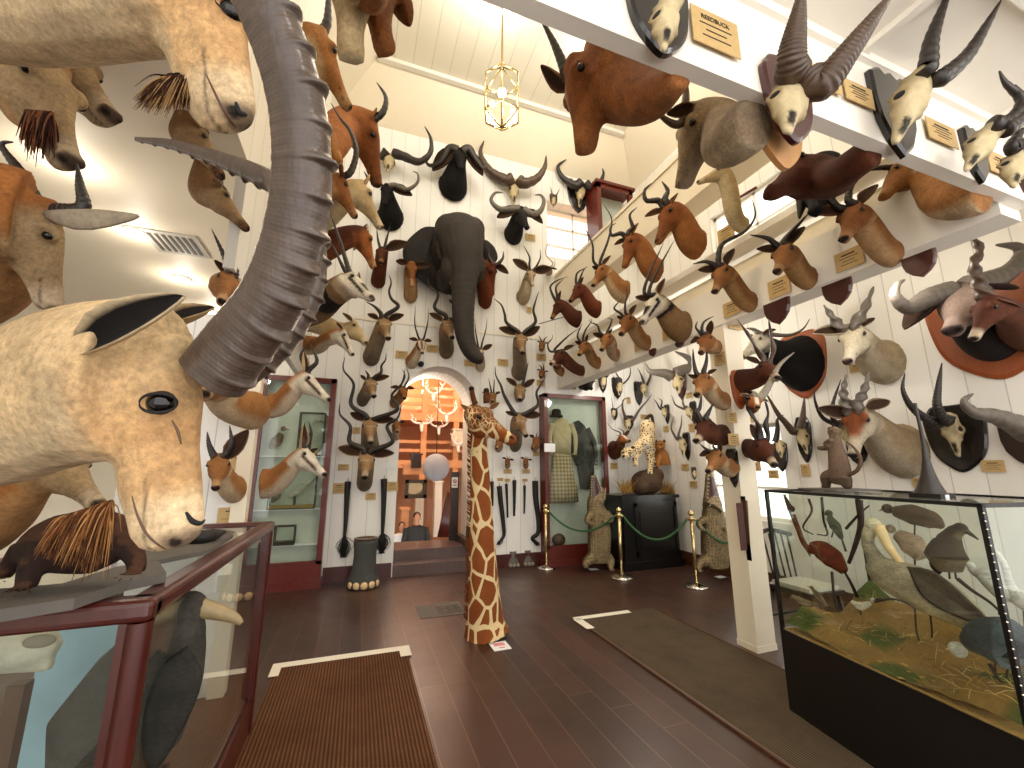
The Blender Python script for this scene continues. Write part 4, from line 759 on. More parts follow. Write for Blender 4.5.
T('K', 'RW', 'sable', (480, 185), 125, (285, 55), (205, 150), 'black sable head with a pale muzzle on a wine-brown shield', name='sable_head', hl=[(320, 60), (420, 65), (480, 40), (512, -5)], hr=[(270, 40), (240, 35)], L=.42, prot=.75, hr0=.08, rings=16, hmat='horn_grey', ear=.35, shield=('K', (480, 195), 285, 215, 'shield_orange', 2))
# ---------------- on the pillar
T('Z', 'PF', 'nyala', (375, 320), 95, (590, 165), (695, 265), 'dark brown head with corkscrew horns facing right on the pillar', hl=[(565, 145), (510, 70), (470, -10), ('K', 200, -5)], hr=[(625, 130), (640, 60), (625, -20), ('K', 335, -10)], L=.34, name='bushbuck_head', earl=(415, 135), earr=False, hr0=.08, rings=0, hmat='horn_brown', twist=1, near=True, shield=('Z', (370, 385), 300, 150, 'shield_orange', 2), prot=.3)
T('Z', 'PF', 'bontebok', (440, 440), 50, (505, 430), (530, 500), 'small white-faced orange head with one pale ringed horn', hr=[(560, 420), (620, 320), (690, 190), (800, 95)], hl=[(500, 420), (480, 390)], L=.22, name='antelope_head', hr0=.16, rings=16, hmat='horn_pale', prot=.35, ear=.4)
T('a', 'PF', 'nyala', (365, 245), 62, (475, 185), (560, 335), 'brown kudu head facing right low on the pillar with wavy horns', hl=[(450, 165), (430, 85), (380, 5), ('Z', 400, 385)], hr=[(500, 165), (485, 90), (500, 20), ('Z', 570, 440)], L=.34, name='kudu_head', earl=(385, 90), earr=False, hr0=.075, rings=0, twist=1, prot=.3, hmat='horn_dark')
S('a', 'RW', (560, 200), (575, 300), 'small skull with a curled ringed horn on a black shield left of the window', (585, 300, 190, 95), hl=[(555, 170), (560, 110), (560, 60), (600, 30)], L=.28, hr0=.14, rings=14)
S('a', 'RW', (690, 120), (738, 280), 'long skull with diverging brown horns on a black shield above the glass case', (735, 190, 290, 100), hl=[(660, 140), (610, 80), (560, 20), ('Z', 580, 400)], hr=[(705, 110), (722, 40), ('Z', 880, 430)], L=.34, hr0=.13, rings=14, hmat='horn_brown', kind=2)
add_card('a', 'RW', 745, 385, 55, 72, 'tan name card below the long skull with diverging horns')
add_card('a', 'RW', 540, 412, 66, 54, 'tan name card below the curled-horn skull')
T('Z', 'RB', 'tan', (270, 470), 72, (85, 258), (30, 402), 'light brown reedbuck head with straight horns on the left of the pillar', hl=[(45, 245), (28, 160), (22, 65)], hr=[(105, 245), (128, 150), (125, 38)], L=.34, name='reedbuck_head', earr=(205, 225), earl=(-15, 268), hr0=.07, rings=10, card=('Z', 'RB', 285, 600, 95, 82, 'tan name card under the reedbuck head on the pillar') if False else None)
T('a', 'RB', 'nyala', (215, 160), 70, (90, 60), (20, 180), 'dark head with wavy horns in front of the bright window', hl=[(65, 55), (45, 10), ('Z', 75, 520), ('Z', 90, 410)], hr=[(100, 50), ('Z', 140, 560), ('Z', 180, 485)], L=.34, name='nyala_head', earl=(20, 50), earr=False, hr0=.085, rings=0)
T('a', 'RB', 'tan', (275, 370), 62, (155, 255), (98, 378), 'small tan antelope head with a white tag on a black shield, on the pillar', hl=[(118, 258), (90, 240), (60, 215)], hr=[(150, 235), (150, 215)], L=.3, name='duiker_head', earr=(190, 205), hr0=.06, shield=('a', (282, 370), 245, 80, 'shield_black', 0))
for x, y, w_, h_, l_ in ((238, 50, 78, 68, 'tan name card on the pillar under the reedbuck head'), (250, 190, 82, 74, 'tan name card on the pillar, second below the reedbuck head')): add_card('a', 'PF', x + 20, y, w_ * .8, h_, l_)
for x, y, l_ in ((345, 45, 'pale name card on the pillar beside the kudu horns'), (388, 362, 'pale name card on the pillar below the low kudu head'), ('Z', 0, '')):
    if x != 'Z': add_card('a', 'RW', x + 40, y, 62, 58, l_)
add_card('I', 'PF', 180, 628, 56, 38, 'tan name card at the top of the pillar')
# ---------------- skulls on the far and right walls by the pedestal
S('X', 'FW', (30, 240), (22, 310), 'small skull on a black shield right of the costume case, first of the row', (15, 275, 130, 60), hl=[(40, 215), (45, 180)], hr=[(50, 230), (85, 180)], L=.26, hr0=.06)
T('Y', 'FW', 'black', (318, 650), 40, (375, 605), (400, 668), 'small black head with stubby horns above the costume case corner', hl=[(385, 580), (400, 560)], hr=[(400, 575), (420, 562)], L=.34, name='buffalo_head', ear=.3)
S('X', 'FW', (135, 275), (128, 350), 'slim skull with wide lyre horns on a black shield, second of the row', (108, 308, 145, 78), hl=[(125, 250), (100, 205), (90, 160)], hr=[(158, 272), (188, 235), (195, 190), (182, 140)], L=.3, hr0=.06)
S('X', 'FW', (285, 285), (292, 350), 'pale skull with upright horns on a black shield, third of the row', (245, 342, 160, 66), hl=[(278, 270), (262, 220), (238, 178)], hr=[(305, 278), (322, 225), (305, 175), (285, 138)], L=.32, hr0=.08)
S('X', 'RW', (475, 225), (488, 335), 'wildebeest skull with a heavy grey horn boss and sweeping black horns', (522, 290, 195, 90), hl=[(420, 215), (370, 208), (315, 198), (285, 142)], hr=[(530, 190), (580, 170), (580, 130), (540, 100), (478, 73)], L=.5, hr0=.2, rings=0, wide=1.1, hmat='horn_grey', shmat='shield_wine')
S('X', 'FW', (92, 450), (90, 500), 'tiny skull on a small shield beside the costume case edge', (90, 475, 80, 46), hl=[(82, 425), (72, 360)], hr=[(108, 440), (140, 410), (142, 380)], L=.2, hr0=.05)
S('X', 'FW', (185, 505), (188, 575), 'skull with tall branching antlers behind the leopard', (182, 530, 100, 72), hl=[(165, 500), (145, 440), (150, 385), (190, 365)], hr=[(210, 515), (250, 450), (300, 390), (332, 348)], L=.32, hr0=.1, hmat='horn_brown', rings=0)
S('X', 'RW', (400, 440), (408, 500), 'small skull with curved black horns right of the leopard, upper of three', (432, 475, 125, 44), hl=[(378, 430), (362, 400), (342, 375)], hr=[(392, 425), (395, 390), (368, 368)], L=.26, hr0=.07, card=None) if False else S('X', 'RW', (400, 440), (408, 500), 'small skull with curved black horns right of the leopard, upper of three', (432, 475, 125, 44), hl=[(378, 430), (362, 400), (342, 375)], hr=[(392, 425), (395, 390), (368, 368)], L=.26, hr0=.07)
S('X', 'RW', (550, 435), (575, 505), 'skull with long greyish horns near the bright window, middle of three', (602, 465, 150, 52), hl=[(520, 435), (480, 410), (458, 350)], hr=[(540, 425), (530, 390), (545, 345)], L=.3, hr0=.07, hmat='horn_grey')
S('X', 'RW', (510, 635), (525, 745), 'skull with lyre horns right of the leopard, lowest of three', (560, 680, 180, 60), hl=[(482, 620), (455, 560), (472, 490)], hr=[(502, 612), (520, 540), (522, 480)], L=.34, hr0=.07, hmat='horn_grey')
S('a', 'RW', (20, 390), (22, 430), 'tiny skull on a black oval above the second crocodile', (30, 405, 80, 34), L=.18, hl=[(14, 375), (10, 360)], hr=[(24, 375), (26, 360)])
T('X', 'FW', 'bontebok', (88, 705), 62, (140, 605), (195, 635), 'reddish antelope head with thin horns behind the leopard', hl=[(125, 590), (80, 570), (45, 528)], hr=[(150, 585), (110, 560)], L=.32, name='antelope_head', hr0=.04, earl=(105, 610), earr=(190, 575))
for x, y, w_, h_, pl, l_ in ((180, 388, 26, 40, 'FW', 'tan name card between the slim skull and the antlers'), (278, 492, 46, 28, 'FW', 'tan name card above the leopard'), (427, 570, 34, 38, 'RW', 'tan name card right of the leopard head'), (575, 355, 40, 36, 'RW', 'tan name card under the wildebeest skull'), (590, 560, 36, 50, 'RW', 'tan name card beside the lyre-horned skull')): add_card('X', pl, x, y, w_, h_, l_)
for x, y, pl, l_ in ((247, 372, 'FW', 'tan name card left of the reddish head by the leopard'), (460, 375, 'RW', 'tan name card above the second crocodile'), (485, 426, 'RW', 'tan name card beneath the tiny oval skull'), (120, 135, 'FW', 'tan name card over the costume case')): add_card('N', pl, x, y, 22, 18, l_)
# ---------------- left side row, facing right
T('R', 'LW', 'harte', ('p', 298, 150), 100, (640, 215), (690, 595), 'hartebeest head in profile with one short horn, left of the buffalo heads', hr=[(675, 175), (690, 95), (640, 12)], hl=False, L=.5, name='hartebeest_head', earl=False, earr=(640, 150), hr0=.06, big=True, zP=5.1, roll=(1, -.3, .4)) if True else 0
T('B', 'LW', 'tan', ('p', 285, 60), 90, (360, 130), (480, 420), 'tan antelope head with a hanging string, right of the great ridged horn', hl=[(372, 90), (378, 20), (380, -80)], hr=False, L=.5, name='antelope_head', hr0=.08, earl=False, earr=False, big=True, zP=3.3)
T('R', 'LW', 'tan', ('p', 284, 150), 110, (395, 255), (475, 455), 'tan head half hidden behind the ridged horn with a black nose', L=.42, name='antelope_head', ear=.3, hl=False, hr=False, zP=4.0)
T('R', 'LW', 'rufous', ('p', 292, 205), 120, (455, 535), ('S', 425, 125), 'rust-coloured head with one tall ribbed black horn', hr=[(500, 500), (528, 390), (495, 280), (440, 210), (388, 125)], hl=False, L=.42, name='impala_head', hr0=.085, rings=16, zP=4.3)
T('R', 'LW', 'pale', ('p', 302, 222), 80, (570, 570), ('S', 600, 195), 'pale long-faced head beside the rust-coloured one', L=.44, name='antelope_head', earl=(520, 600), earr=(600, 515), hr=[(590, 540), (570, 500)], hl=False, hr0=.05, zP=4.7)
T('S', 'LW', 'bontebok', ('p', 302, 250), 120, (470, 215), (548, 480), 'orange head with a white blaze, left of the dark red head', L=.4, name='bontebok_head', earl=(370, 350), earr=(470, 170), hl=[(450, 190), (470, 165)], hr=False, hr0=.05, zP=5.2)
T('S', 'LW', 'oryx', ('p', 290, 300), 220, (390, 525), (540, 670), 'gemsbok head with black-and-white face and long straight horns on the left wall', hl=[(345, 500), (280, 290), (205, 72)], hr=[(325, 510), (240, 340), (225, 300)], L=.42, name='gemsbok_head', hr0=.06, rings=14, earl=False, earr=(410, 500), zP=3.9, neckend=1.15)
T('T', 'LW', 'pale', ('p', 300, 318), 90, (400, 230), (492, 365), 'cream antelope muzzle below the gemsbok neck', L=.4, name='antelope_head', ear=.4, hl=False, hr=False, zP=5.2)
T('T', 'LW', 'spring', ('p', 304, 345), 70, (320, 285), (395, 450), 'springbok head with a striped face on an orange shield', L=.34, name='springbok_head', ear=.4, hl=False, hr=False, zP=5.0, shield=('T', (95, 400), 260, 200, 'shield_orange'))
T('P', 'LP', 'spring', (235, 195), 38, (350, 95), (425, 172), 'springbok head with crossed black horns, upper one on the left post', hl=[(340, 80), (328, 45), (350, 8)], hr=[(355, 85), (375, 60), (355, 10)], L=.34, name='springbok_head', hr0=.07, rings=8, earl=False, earr=(335, 35), neckr=.22)
T('P', 'LP', 'spring', (215, 425), 45, (345, 318), (412, 392), 'springbok head with black ears back, lower one on the left post', hl=[(335, 300), (330, 270), (340, 245)], hr=[(360, 310), (375, 320), (385, 350)] if False else [(352, 300), (358, 270), (350, 240)], L=.34, name='springbok_head', hr0=.07, rings=8, earl=(335, 250), earr=(378, 320), neckr=.22)
T('U', 'LQ', 'tan', (325, 160), 100, (150, -60), (60, 40), 'broad tan neck bulging out behind the ridged ibex horn', L=.4, name='antelope_head', ear=.3, hl=False, hr=False, zP=2.7)
T('U', 'LQ', 'tan', (235, 560), 72, (148, 385), (128, 545), 'small oribi head with short black horns beside the ibex muzzle', hl=[(118, 380), (98, 330), (88, 265)], hr=[(188, 375), (212, 320), (203, 232)], L=.28, name='oribi_head', hr0=.09, rings=8, earr=(300, 255), earl=False, zP=2.85)
add_card('U', 'LQ', 268, 380, 105, 165, 'tall tan text panel behind the small oribi head', lines=5, cat='text panel')
o_, P0, xa, za, W_, H_ = add_card('U', 'LQ', 218, 690, 145, 75, 'tan name card at the corner of the left glass case', lines=2)
T('F', 'LW', 'tan', ('p', 240, 300), 55, (150, 330), (128, 420), 'small duiker-like head with thorny spiked horns left of the great horn', hl=[(135, 310), (112, 250), (75, 170)], hr=[(160, 315), (140, 270), (130, 230)], L=.3, name='duiker_head', hr0=.06, rings=9, amp=.3, earl=(88, 280), earr=False, zP=2.6)
# ---------------- two blotchy heads hanging under the left ceiling
for i, (pts, P, N, l_) in enumerate(([[(600, 400), (570, 360), (540, 330), (512, 302)], (615, 395), (690, 535), 'blotched head with a banded twisted horn under the left ceiling, upper of two'], [[(650, 540), (620, 480), (600, 430), (585, 400)], (665, 565), (762, 688), 'blotched head with a banded twisted horn under the left ceiling, lower of two'])):
    Pq = at_depth(*px('A', *P), 2.3 + .25 * i)
    T('A', 'CE', 'blotch', (0, 0), .075, P, N, l_, L=.28, name='markhor_head', hl=pts, hr=False, hr0=.13, rings=9, hmat='horn_brown', twist=2, ear=.4, Mw=(min(Pq[0] - .1, -.95), Pq[1] + .06, 3.485), Pw=tuple(Pq))
# ---------------- name cards on the front beam
o_, P0, xa, za, W_, H_ = add_card('D', 'UF', 432, 138, 170, 165, 'large tan name card on the front beam right of the top black shield', lines=4, title='REEDBUCK')
text(o_, 'REEDBUCK', P0 + V3(0, -.0012, 0) + za * H_ * .27, xa, za, H_ * .17)
for x, y, l_ in ((90, 318, 'tan name card on the front beam beside the thick ringed horns'), (212, 372, 'tan name card on the front beam left of the slender-horned skull'), (530, 520, 'tan name card on the front beam right of the slender-horned skull'), (765, 645, 'tan name card on the front beam under the hooked-horn skull')):
    add_card('E', 'UF', x, y, 100, 92, l_, lines=5)
# ------------------------------------------------------------------ the near ibexes
def knobhorn(par, pts, r, front, knobs, mat='horn_ibex', amp=.34, seg=28, N=420, side=.8, taper=None):
    """heavy ibex horn: r at each point, knobs across its front edge (front = direction of that edge), fine growth rings all over"""
    C = catmull(pts, 24); rr = catmull(np.array([[q, 0, 0] for q in r]), 24)[:, 0]
    d = np.r_[0, np.cumsum(np.linalg.norm(np.diff(C, axis=0), axis=1))]; q = np.linspace(0, d[-1], N); P = np.stack([np.interp(q, d, C[:, i]) for i in range(3)], 1); R0 = np.interp(q, d, rr)
    T = np.gradient(P, axis=0); T /= np.linalg.norm(T, axis=1, keepdims=True); th = np.linspace(0, 2 * math.pi, seg, endpoint=False); rings = []; t = q / d[-1]
    for i in range(N):
        f = front - T[i] * (front @ T[i]); f = nrm(f); u = np.cross(T[i], f); cs, sn = np.cos(th), np.sin(th)
        w = (t[i] * knobs) % 1.; ridge = math.exp(-((w - .5) / (.07 if w < .5 else .17)) ** 2) * (.75 + .25 * math.sin(t[i] * 41)) * (.45 + .55 * min(1, t[i] * 4))
        ang = .09 * np.clip(cs, 0, 1) + .91 * np.clip(cs, 0, 1) ** 6
        fine = 1 + .004 * math.sin(i * 1.7) + .005 * math.sin(i * .63 + 1)
        rad = R0[i] * fine * (1 + amp * ridge * ang + .018 * ridge) * (1 - .1 * np.clip(-cs, 0, 1))
        # squarish front
        sq = 1 / np.maximum(np.abs(cs), np.abs(sn)) ** .35
        rings.append(P[i] + T[i] * R0[i] * .25 * (ridge * ang)[:, None] * 0 + np.outer(cs * rad * sq, f) + np.outer(sn * rad * side * sq, u))
    b = MB(); b.rings(rings); return b.build('horn', mat, par, color=False)
def pz(x, y, z): return at_depth(x, y, z)
zi = .70
ibx = T('p', 'LN', 'ibex', (0, 0), .155, (0, 0), (0, 0), 'huge near ibex head in profile with a great ridged horn', L=.36, horn=None, Mw=tuple(pz(-95, 415, .80)), Pw=tuple(pz(190, 352, zi)), Nw=tuple(pz(207, 541, zi - .05)), name='ibex_head', ear=0, hl=False, hr=False, big=True, res=62, muz=1.45, deep=1.12, wide=.86, neckr=.36, nw=.8, eye=False, roll=tuple(CR + CU * .2), neckend=1.1)
# eye with lid, ear, second ear, beard
Pb = np.array(ibx['_P'])
def nearface(x, y, z): return pz(x, y, z)
def big_eye(o, x, y, r, lid):
    def go():
        h_ = skin(o, x, y)
        if not h_: return
        p, n = h_; n = nrm(n - CF * .4); A_ = nrm(CR - n * (CR @ n)); B2 = np.cross(n, A_)
        MB().ball(p - n * r * .45, r, np.stack([A_, B2, n]), 24, 16).build('eye', 'eye', o, color=False)
        l = MB()
        for sg in (1, -1):
            tt = np.linspace(0, math.pi, 16); l.tube([p + A_ * r * 1.15 * math.cos(t) + B2 * sg * r * .72 * math.sin(t) * (1 if B2 @ CU > 0 else -1) + n * r * (.22 + .3 * math.sin(t)) for t in tt], [r * (.04 + .09 * math.sin(t)) for t in tt], 8)
        l.build('eyelid', 'hat', o, color=False)
    POST.append(go)
big_eye(ibx, 160, 403, .0205, 0)
mkear(ibx, pz(84, 352, .625), pz(186, 297, .60), nrm(CU * .15 - CF * 1. - CR * .1), .062, '#cbb48e', '#0d0907', .45)
mkear(ibx, pz(165, 330, .82), pz(215, 308, .86), nrm(CU * .5 - CF * .7), .05, '#b99c70', '#1a120d', .5)
knobhorn(ibx, [pz(212, 376, .675), pz(240, 340, .67), pz(270, 300, .66), pz(291, 245, .65), pz(301, 180, .64), pz(297, 110, .63), pz(279, 45, .62), pz(248, -20, .61), pz(200, -85, .60)], [.054, .052, .049, .046, .0435, .042, .041, .04, .038], nrm(CR - CU * .3 - CF * .12), 15, amp=.36)
knobhorn(ibx, [pz(228, 372, .78), pz(258, 352, .80), pz(284, 324, .82), pz(303, 290, .84), pz(309, 250, .86), pz(300, 212, .88), pz(270, 181, .90), pz(222, 160, .92), pz(175, 145, .94), pz(136, 139, .96)], [.046, .045, .042, .039, .034, .03, .025, .018, .012, .005], nrm(CR * .8 - CU * .6 - CF * .1), 24, amp=.36, side=.7)
def beard(par, pts_root, tips, n, r, cols, name='beard', seed=3):
    rg = np.random.RandomState(seed); b = MB()
    for i in range(n):
        u, v = rg.rand(2); a = pts_root[0] * (1 - u) + pts_root[1] * u; t_ = tips[0] * (1 - u) + tips[1] * u; L_ = np.linalg.norm(t_ - a); j = rg.normal(0, .08, 3) * L_
        k = .55 + .5 * v; mid = a + (t_ - a) * .5 * k + j * .6 + V3(0, 0, .12 * L_); b.tube(catmull([a, mid, a + (t_ - a) * k + j], 5), np.linspace(r, r * .15, 11), 5, col=lin(cols[i % len(cols)]))
    return b.build(name, 'fur_big', par)
beard(ibx, [pz(112, 500, .655), pz(64, 516, .66)], [pz(96, 570, .635), pz(40, 552, .64)], 1100, .0016, ['#8f5c30', '#6b3f1e', '#b5854e', '#45250f', '#5b3216'])
skinline(ibx, [(132, 496), (138, 516), (148, 535), (164, 548), (182, 553)], .0022, 'mouth_line', 'brown_wood'); skinline(ibx, [(186, 512), (192, 521), (201, 523), (207, 516)], .0042, 'nostril')
skinline(ibx, [(172, 420), (178, 432), (181, 444)], .002, 'tear_line', 'brown_wood')
# upper ibex
up = T('p', 'LN', 'ibex', (0, 0), .16, (0, 0), (0, 0), 'near ibex head with dark beard, cut off by the top left corner', Mw=tuple(pz(-80, -22, 1.0)), Pw=tuple(pz(234, -58, .95)), Nw=tuple(pz(263, 122, .93)), L=.4, name='ibex_head', ear=0, hl=False, hr=False, big=True, res=56, muz=1.3, deep=1.2, wide=.85, neckr=.36, eye=False, roll=tuple(CR + CU * .3), neckend=1.05)
big_eye(up, 231, 9, .024, 0)
beard(up, [pz(192, 72, .91), pz(168, 76, .91)], [pz(185, 108, .9), pz(136, 108, .9)], 600, .0022, ['#2a140a', '#5b3216', '#b99060', '#3a1c0d', '#a9804e'], seed=5)
skinline(up, [(206, 74), (216, 95), (226, 114), (236, 128)], .003, 'mouth_line', 'brown_wood'); skinline(up, [(236, 102), (239, 112), (247, 115)], .006, 'nostril')
# bearded heads behind it
lo = T('p', 'LN', 'roan', (0, 0), .16, (0, 0), (0, 0), 'brown goat muzzle with a dark chin tuft under the upper ibex neck', Mw=tuple(pz(10, 20, 1.7)), Pw=tuple(pz(58, 62, 1.5)), Nw=tuple(pz(85, 162, 1.45)), L=.4, name='goat_head', ear=0, hl=False, hr=False, big=True, deep=1.15, res=40, roll=tuple(CR + CU * .3))
beard(lo, [pz(52, 112, 1.4), pz(26, 110, 1.42)], [pz(48, 158, 1.4), pz(22, 150, 1.4)], 130, .005, ['#2c130b', '#4b2313', '#7a4a2c'], seed=8)
T('p', 'LN', 'roan', (0, 0), .2, (0, 0), (0, 0), 'brown muzzle pointing right between the two upper goat heads', Mw=tuple(pz(-10, 10, 1.9)), Pw=tuple(pz(70, 38, 1.75)), Nw=tuple(pz(124, 112, 1.7)), L=.4, name='goat_head', ear=0, hl=False, hr=False, big=True, deep=1.2, res=40, roll=tuple(CR + CU * .3))
# roan antelope on the far left, and a shaggy chest beneath the ibex
ro = T('p', 'LN', 'roan', (0, 0), .27, (0, 0), (0, 0), 'chestnut antelope head with a long grey ear and ribbed horns at the left edge', Mw=tuple(pz(-75, 262, 1.45)), Pw=tuple(pz(60, 212, 1.38)), Nw=tuple(pz(72, 312, 1.46)), L=.36, name='roan_head', hl=[(38, 205), (20, 172), (4, 150), (3, 143), (13, 142)], hr=[(82, 208), (80, 185), (77, 164)], rings=14, hr0=.085, big=True, deep=1.1, neckr=.4, res=40, earl=False, earr=(138, 215), ear=.5, earw=.3, roll=tuple(CR * .75 + CF * .7))
T('p', 'LN', 'roan', (0, 0), .2, (0, 0), (0, 0), 'rust-brown antelope neck showing behind the near ibex throat', Mw=tuple(pz(-60, 505, 1.15)), Pw=tuple(pz(70, 445, 1.15)), Nw=tuple(pz(110, 500, 1.1)), L=.3, name='antelope_head', ear=0, hl=False, hr=False, big=True)
# ------------------------------------------------------------------ elephant
def gp(x, y, Y, k='G'): return on(*px(k, x, y), 1, Y)
sc = depth(gp(340, 300, 6.2)) / FPX / 3.84
mb = MB()
Ee = empty('elephant_trophy', gp(330, 300, D), 'grey elephant head with a long hanging trunk, centre of the far wall', 'trophy head', GROUPS['FW'])
mb.ball(gp(345, 215, 6.2), np.array([98, 90, 85]) * sc, np.stack([V3(1, 0, 0), V3(0, 1, 0), V3(0, 0, 1)]), 28, 18)
mb.ball(gp(300, 185, 6.2), np.array([52, 60, 50]) * sc, None, 18, 12); mb.ball(gp(392, 195, 6.2), np.array([50, 60, 50]) * sc, None, 18, 12)
mb.tube([gp(320, 290, 6.64), gp(325, 285, 6.45), gp(340, 270, 6.2)], np.array([[150, 95], [135, 95], [85, 85]]) * sc, 24, V3(0, 0, 1))
tr = [gp(350, 215, 6.05), gp(358, 290, 5.98), gp(362, 350, 5.93), gp(360, 430, 5.9), gp(358, 520, 5.88), gp(366, 600, 5.86), gp(385, 655, 5.84), gp(412, 682, 5.82), gp(434, 682, 5.8)]
C_ = catmull(tr, 10); rr = np.interp(np.linspace(0, 1, len(C_)), [0, .12, .24, .38, .52, .66, .8, .92, 1], [88, 74, 54, 44, 38, 32, 27, 22, 17]) * sc
i_ = np.arange(len(C_)); mb.tube(C_, rr * (1 + .025 * np.sin(i_ * 2.4) * (i_ > 24)), 22)
mb.ball(gp(310, 350, 6.1), np.array([40, 60, 70]) * sc, None, 14, 10); mb.ball(gp(405, 340, 6.1), np.array([38, 60, 60]) * sc, None, 14, 10)
mb.ball(gp(318, 285, 6.02), np.array([22, 20, 18]) * sc, None, 10, 8); mb.ball(gp(418, 280, 6.02), np.array([18, 20, 18]) * sc, None, 10, 8)
mb.tube([gp(310, 420, 6.4), gp(318, 360, 6.2)], np.array([58, 60]) * sc, 16)
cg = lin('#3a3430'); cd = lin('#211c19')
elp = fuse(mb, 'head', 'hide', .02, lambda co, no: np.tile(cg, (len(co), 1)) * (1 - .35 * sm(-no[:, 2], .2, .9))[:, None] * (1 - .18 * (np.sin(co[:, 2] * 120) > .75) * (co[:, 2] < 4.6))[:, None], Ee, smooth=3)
for q, pts in ((-1, [(255, 180), (205, 182), (150, 225), (126, 270), (140, 330), (200, 390), (262, 428), (290, 400), (262, 290)]), (1, [(430, 225), (455, 235), (480, 262), (490, 300), (470, 330), (440, 360), (415, 340), (420, 270)])):
    o2 = catmull([gp(x, y, 6.5 - .12 * (i in (2, 3, 4, 5))) for i, (x, y) in enumerate(pts + pts[:1])], 6)[:-1]
    eb = MB(); c0 = o2.mean(0); k_ = len(o2)
    fr = [c0 + (o2 - c0) * f + V3(0, -.05 * (1 - f * f) - .012 * (f < 1), 0) for f in (.05, .4, .75, .95, 1)]; bk = [c0 + (o2 - c0) * f + V3(0, .03 * (1 - f) + .012, 0) for f in (.95, .5, .05)]
    eb.rings(fr + bk, True, 0, cd); eb.build('ear', 'hide', Ee)
for x, y in ((312, 375), ):
    MB().tube([gp(308, 335, 6.02), gp(310, 375, 5.98), gp(312, 402, 5.96)], np.array([9, 8, 3]) * sc, 10).build('tusk', 'ivory', Ee, color=False)
for x, y in ((286, 268), (432, 262)): MB().ball(gp(x, y, 5.98), 6 * sc, None, 10, 8).build('eye', 'eye', Ee, color=False)
# ------------------------------------------------------------------ giraffe
t = NT('giraffe'); at_ = t.n('ShaderNodeAttribute', attribute_name='Col').outputs['Color']; ch = t.n('ShaderNodeSeparateColor'); t.set(ch.inputs[0], at_)
co_ = t.coord('Object', (1, 1, .62)); vm = t.n('ShaderNodeVectorMath', operation='ADD'); nz = t.n('ShaderNodeTexNoise', {'Scale': 3.5, 'Detail': 2}); t.set(nz.inputs['Vector'], co_); t.set(vm.inputs[0], co_)
sv = t.n('ShaderNodeVectorMath', {3: .09}, operation='SCALE'); t.set(sv.inputs[0], nz.outputs['Color']); t.set(vm.inputs[1], sv.outputs[0])
def vor(scale, w0):
    v_ = t.n('ShaderNodeTexVoronoi', {'Scale': scale, 'Randomness': .8}, feature='DISTANCE_TO_EDGE'); t.set(v_.inputs['Vector'], vm.outputs[0]); return t.math('LESS_THAN', v_.outputs[0], w0)
line = t.n('ShaderNodeMix', data_type='FLOAT'); t.set(line.inputs[0], ch.outputs[0]); t.set(line.inputs[2], vor(7.2, .075)); t.set(line.inputs[3], vor(26., .085))
fz_ = t.noise(90, 5, t.coord()); pb = t.mix(t.noise(5, 4, t.coord()), lin('#6f3413'), lin('#a35a24')); pb = t.mix(t.math('MULTIPLY', fz_, .45), pb, lin('#4b220d'))
cc_ = t.mix(line.outputs[0], pb, t.mix(fz_, lin('#e6d3a6'), lin('#c9ac76'))); cc_ = t.mix(ch.outputs[1], cc_, t.mix(fz_, lin('#5d3a20'), lin('#8a6038')))
t.bsdf(cc_, .8, t.bump(fz_, .4, .004), Specular_IOR_Level=.25)
GY = 4.14
def mp(x, y, Y=GY): return on(*px('M', x, y), 1, Y)
gs = depth(mp(450, 500)) / FPX / 2.954
Gr = empty('giraffe_mount', V3(1.2, GY, 0), 'giraffe head and neck standing upright on the floor before the arch', 'mounted giraffe')
mb = MB()
nk = [(462, 884, 66, 0), (460, 868, 60, 0), (457, 830, 52, 0), (455, 760, 47, 0), (451, 680, 42, 0), (449, 600, 38, 0), (446, 500, 33, 0), (443, 400, 29, 0), (440, 320, 27, 0), (441, 260, 27, 0), (444, 225, 26, 0)]
base = mp(462, 884); base[2] = 0
P_ = [mp(x, y) for x, y, r_, q in nk]; P_[0][2] = .012; P_[1][2] = max(P_[1][2], .05); P_[2][2] = max(P_[2][2], .14)
mb.tube(P_, np.array([r_ for _, _, r_, q in nk]) * gs, 24, V3(1, 0, 0))
P0, N0 = mp(436, 190, GY - .1), mp(556, 283, GY - .38); a = nrm(N0 - P0); Lg = np.linalg.norm(N0 - P0); dd = nrm(V3(0, 0, 1) + V3(0, -.1, 0) - a * a[2]); dd = nrm(dd - a * (dd @ a)); ss = np.cross(a, dd)
headloft(mb, P0, a, dd, ss, Lg, .9, deep=1.05)
mb.ball(P0 + a * .25 * Lg + dd * .0, np.array([.14, .12, .08]) * Lg, [a, ss, dd]); 
for q in (-1, 1): mb.ball(P0 + a * .27 * Lg + ss * q * .19 * Lg - dd * .1 * Lg, np.array([.1, .06, .08]) * Lg, [a, ss, dd])
mb.ball(P0 + a * .93 * Lg - dd * .14 * Lg, np.array([.1, .13, .11]) * Lg, [a, ss, dd])
def gcol(co, no):
    q = (co - P0) / Lg; t_ = q @ a; h = q @ dd; hd = sm(co[:, 2], P0[2] - .3, P0[2] - .16)
    mz = sm(t_, .66, .86) * hd; mz = np.maximum(mz, sm(h, -.12, -.02) * hd * .75); mz = np.maximum(mz, (sm(.05 - np.abs(h + .24), 0, .03) * sm(t_, .75, .8) * hd))
    return np.stack([hd, mz, mz * 0], 1)
gb = fuse(mb, 'neck_and_head', 'giraffe', .012, gcol, Gr, smooth=3)
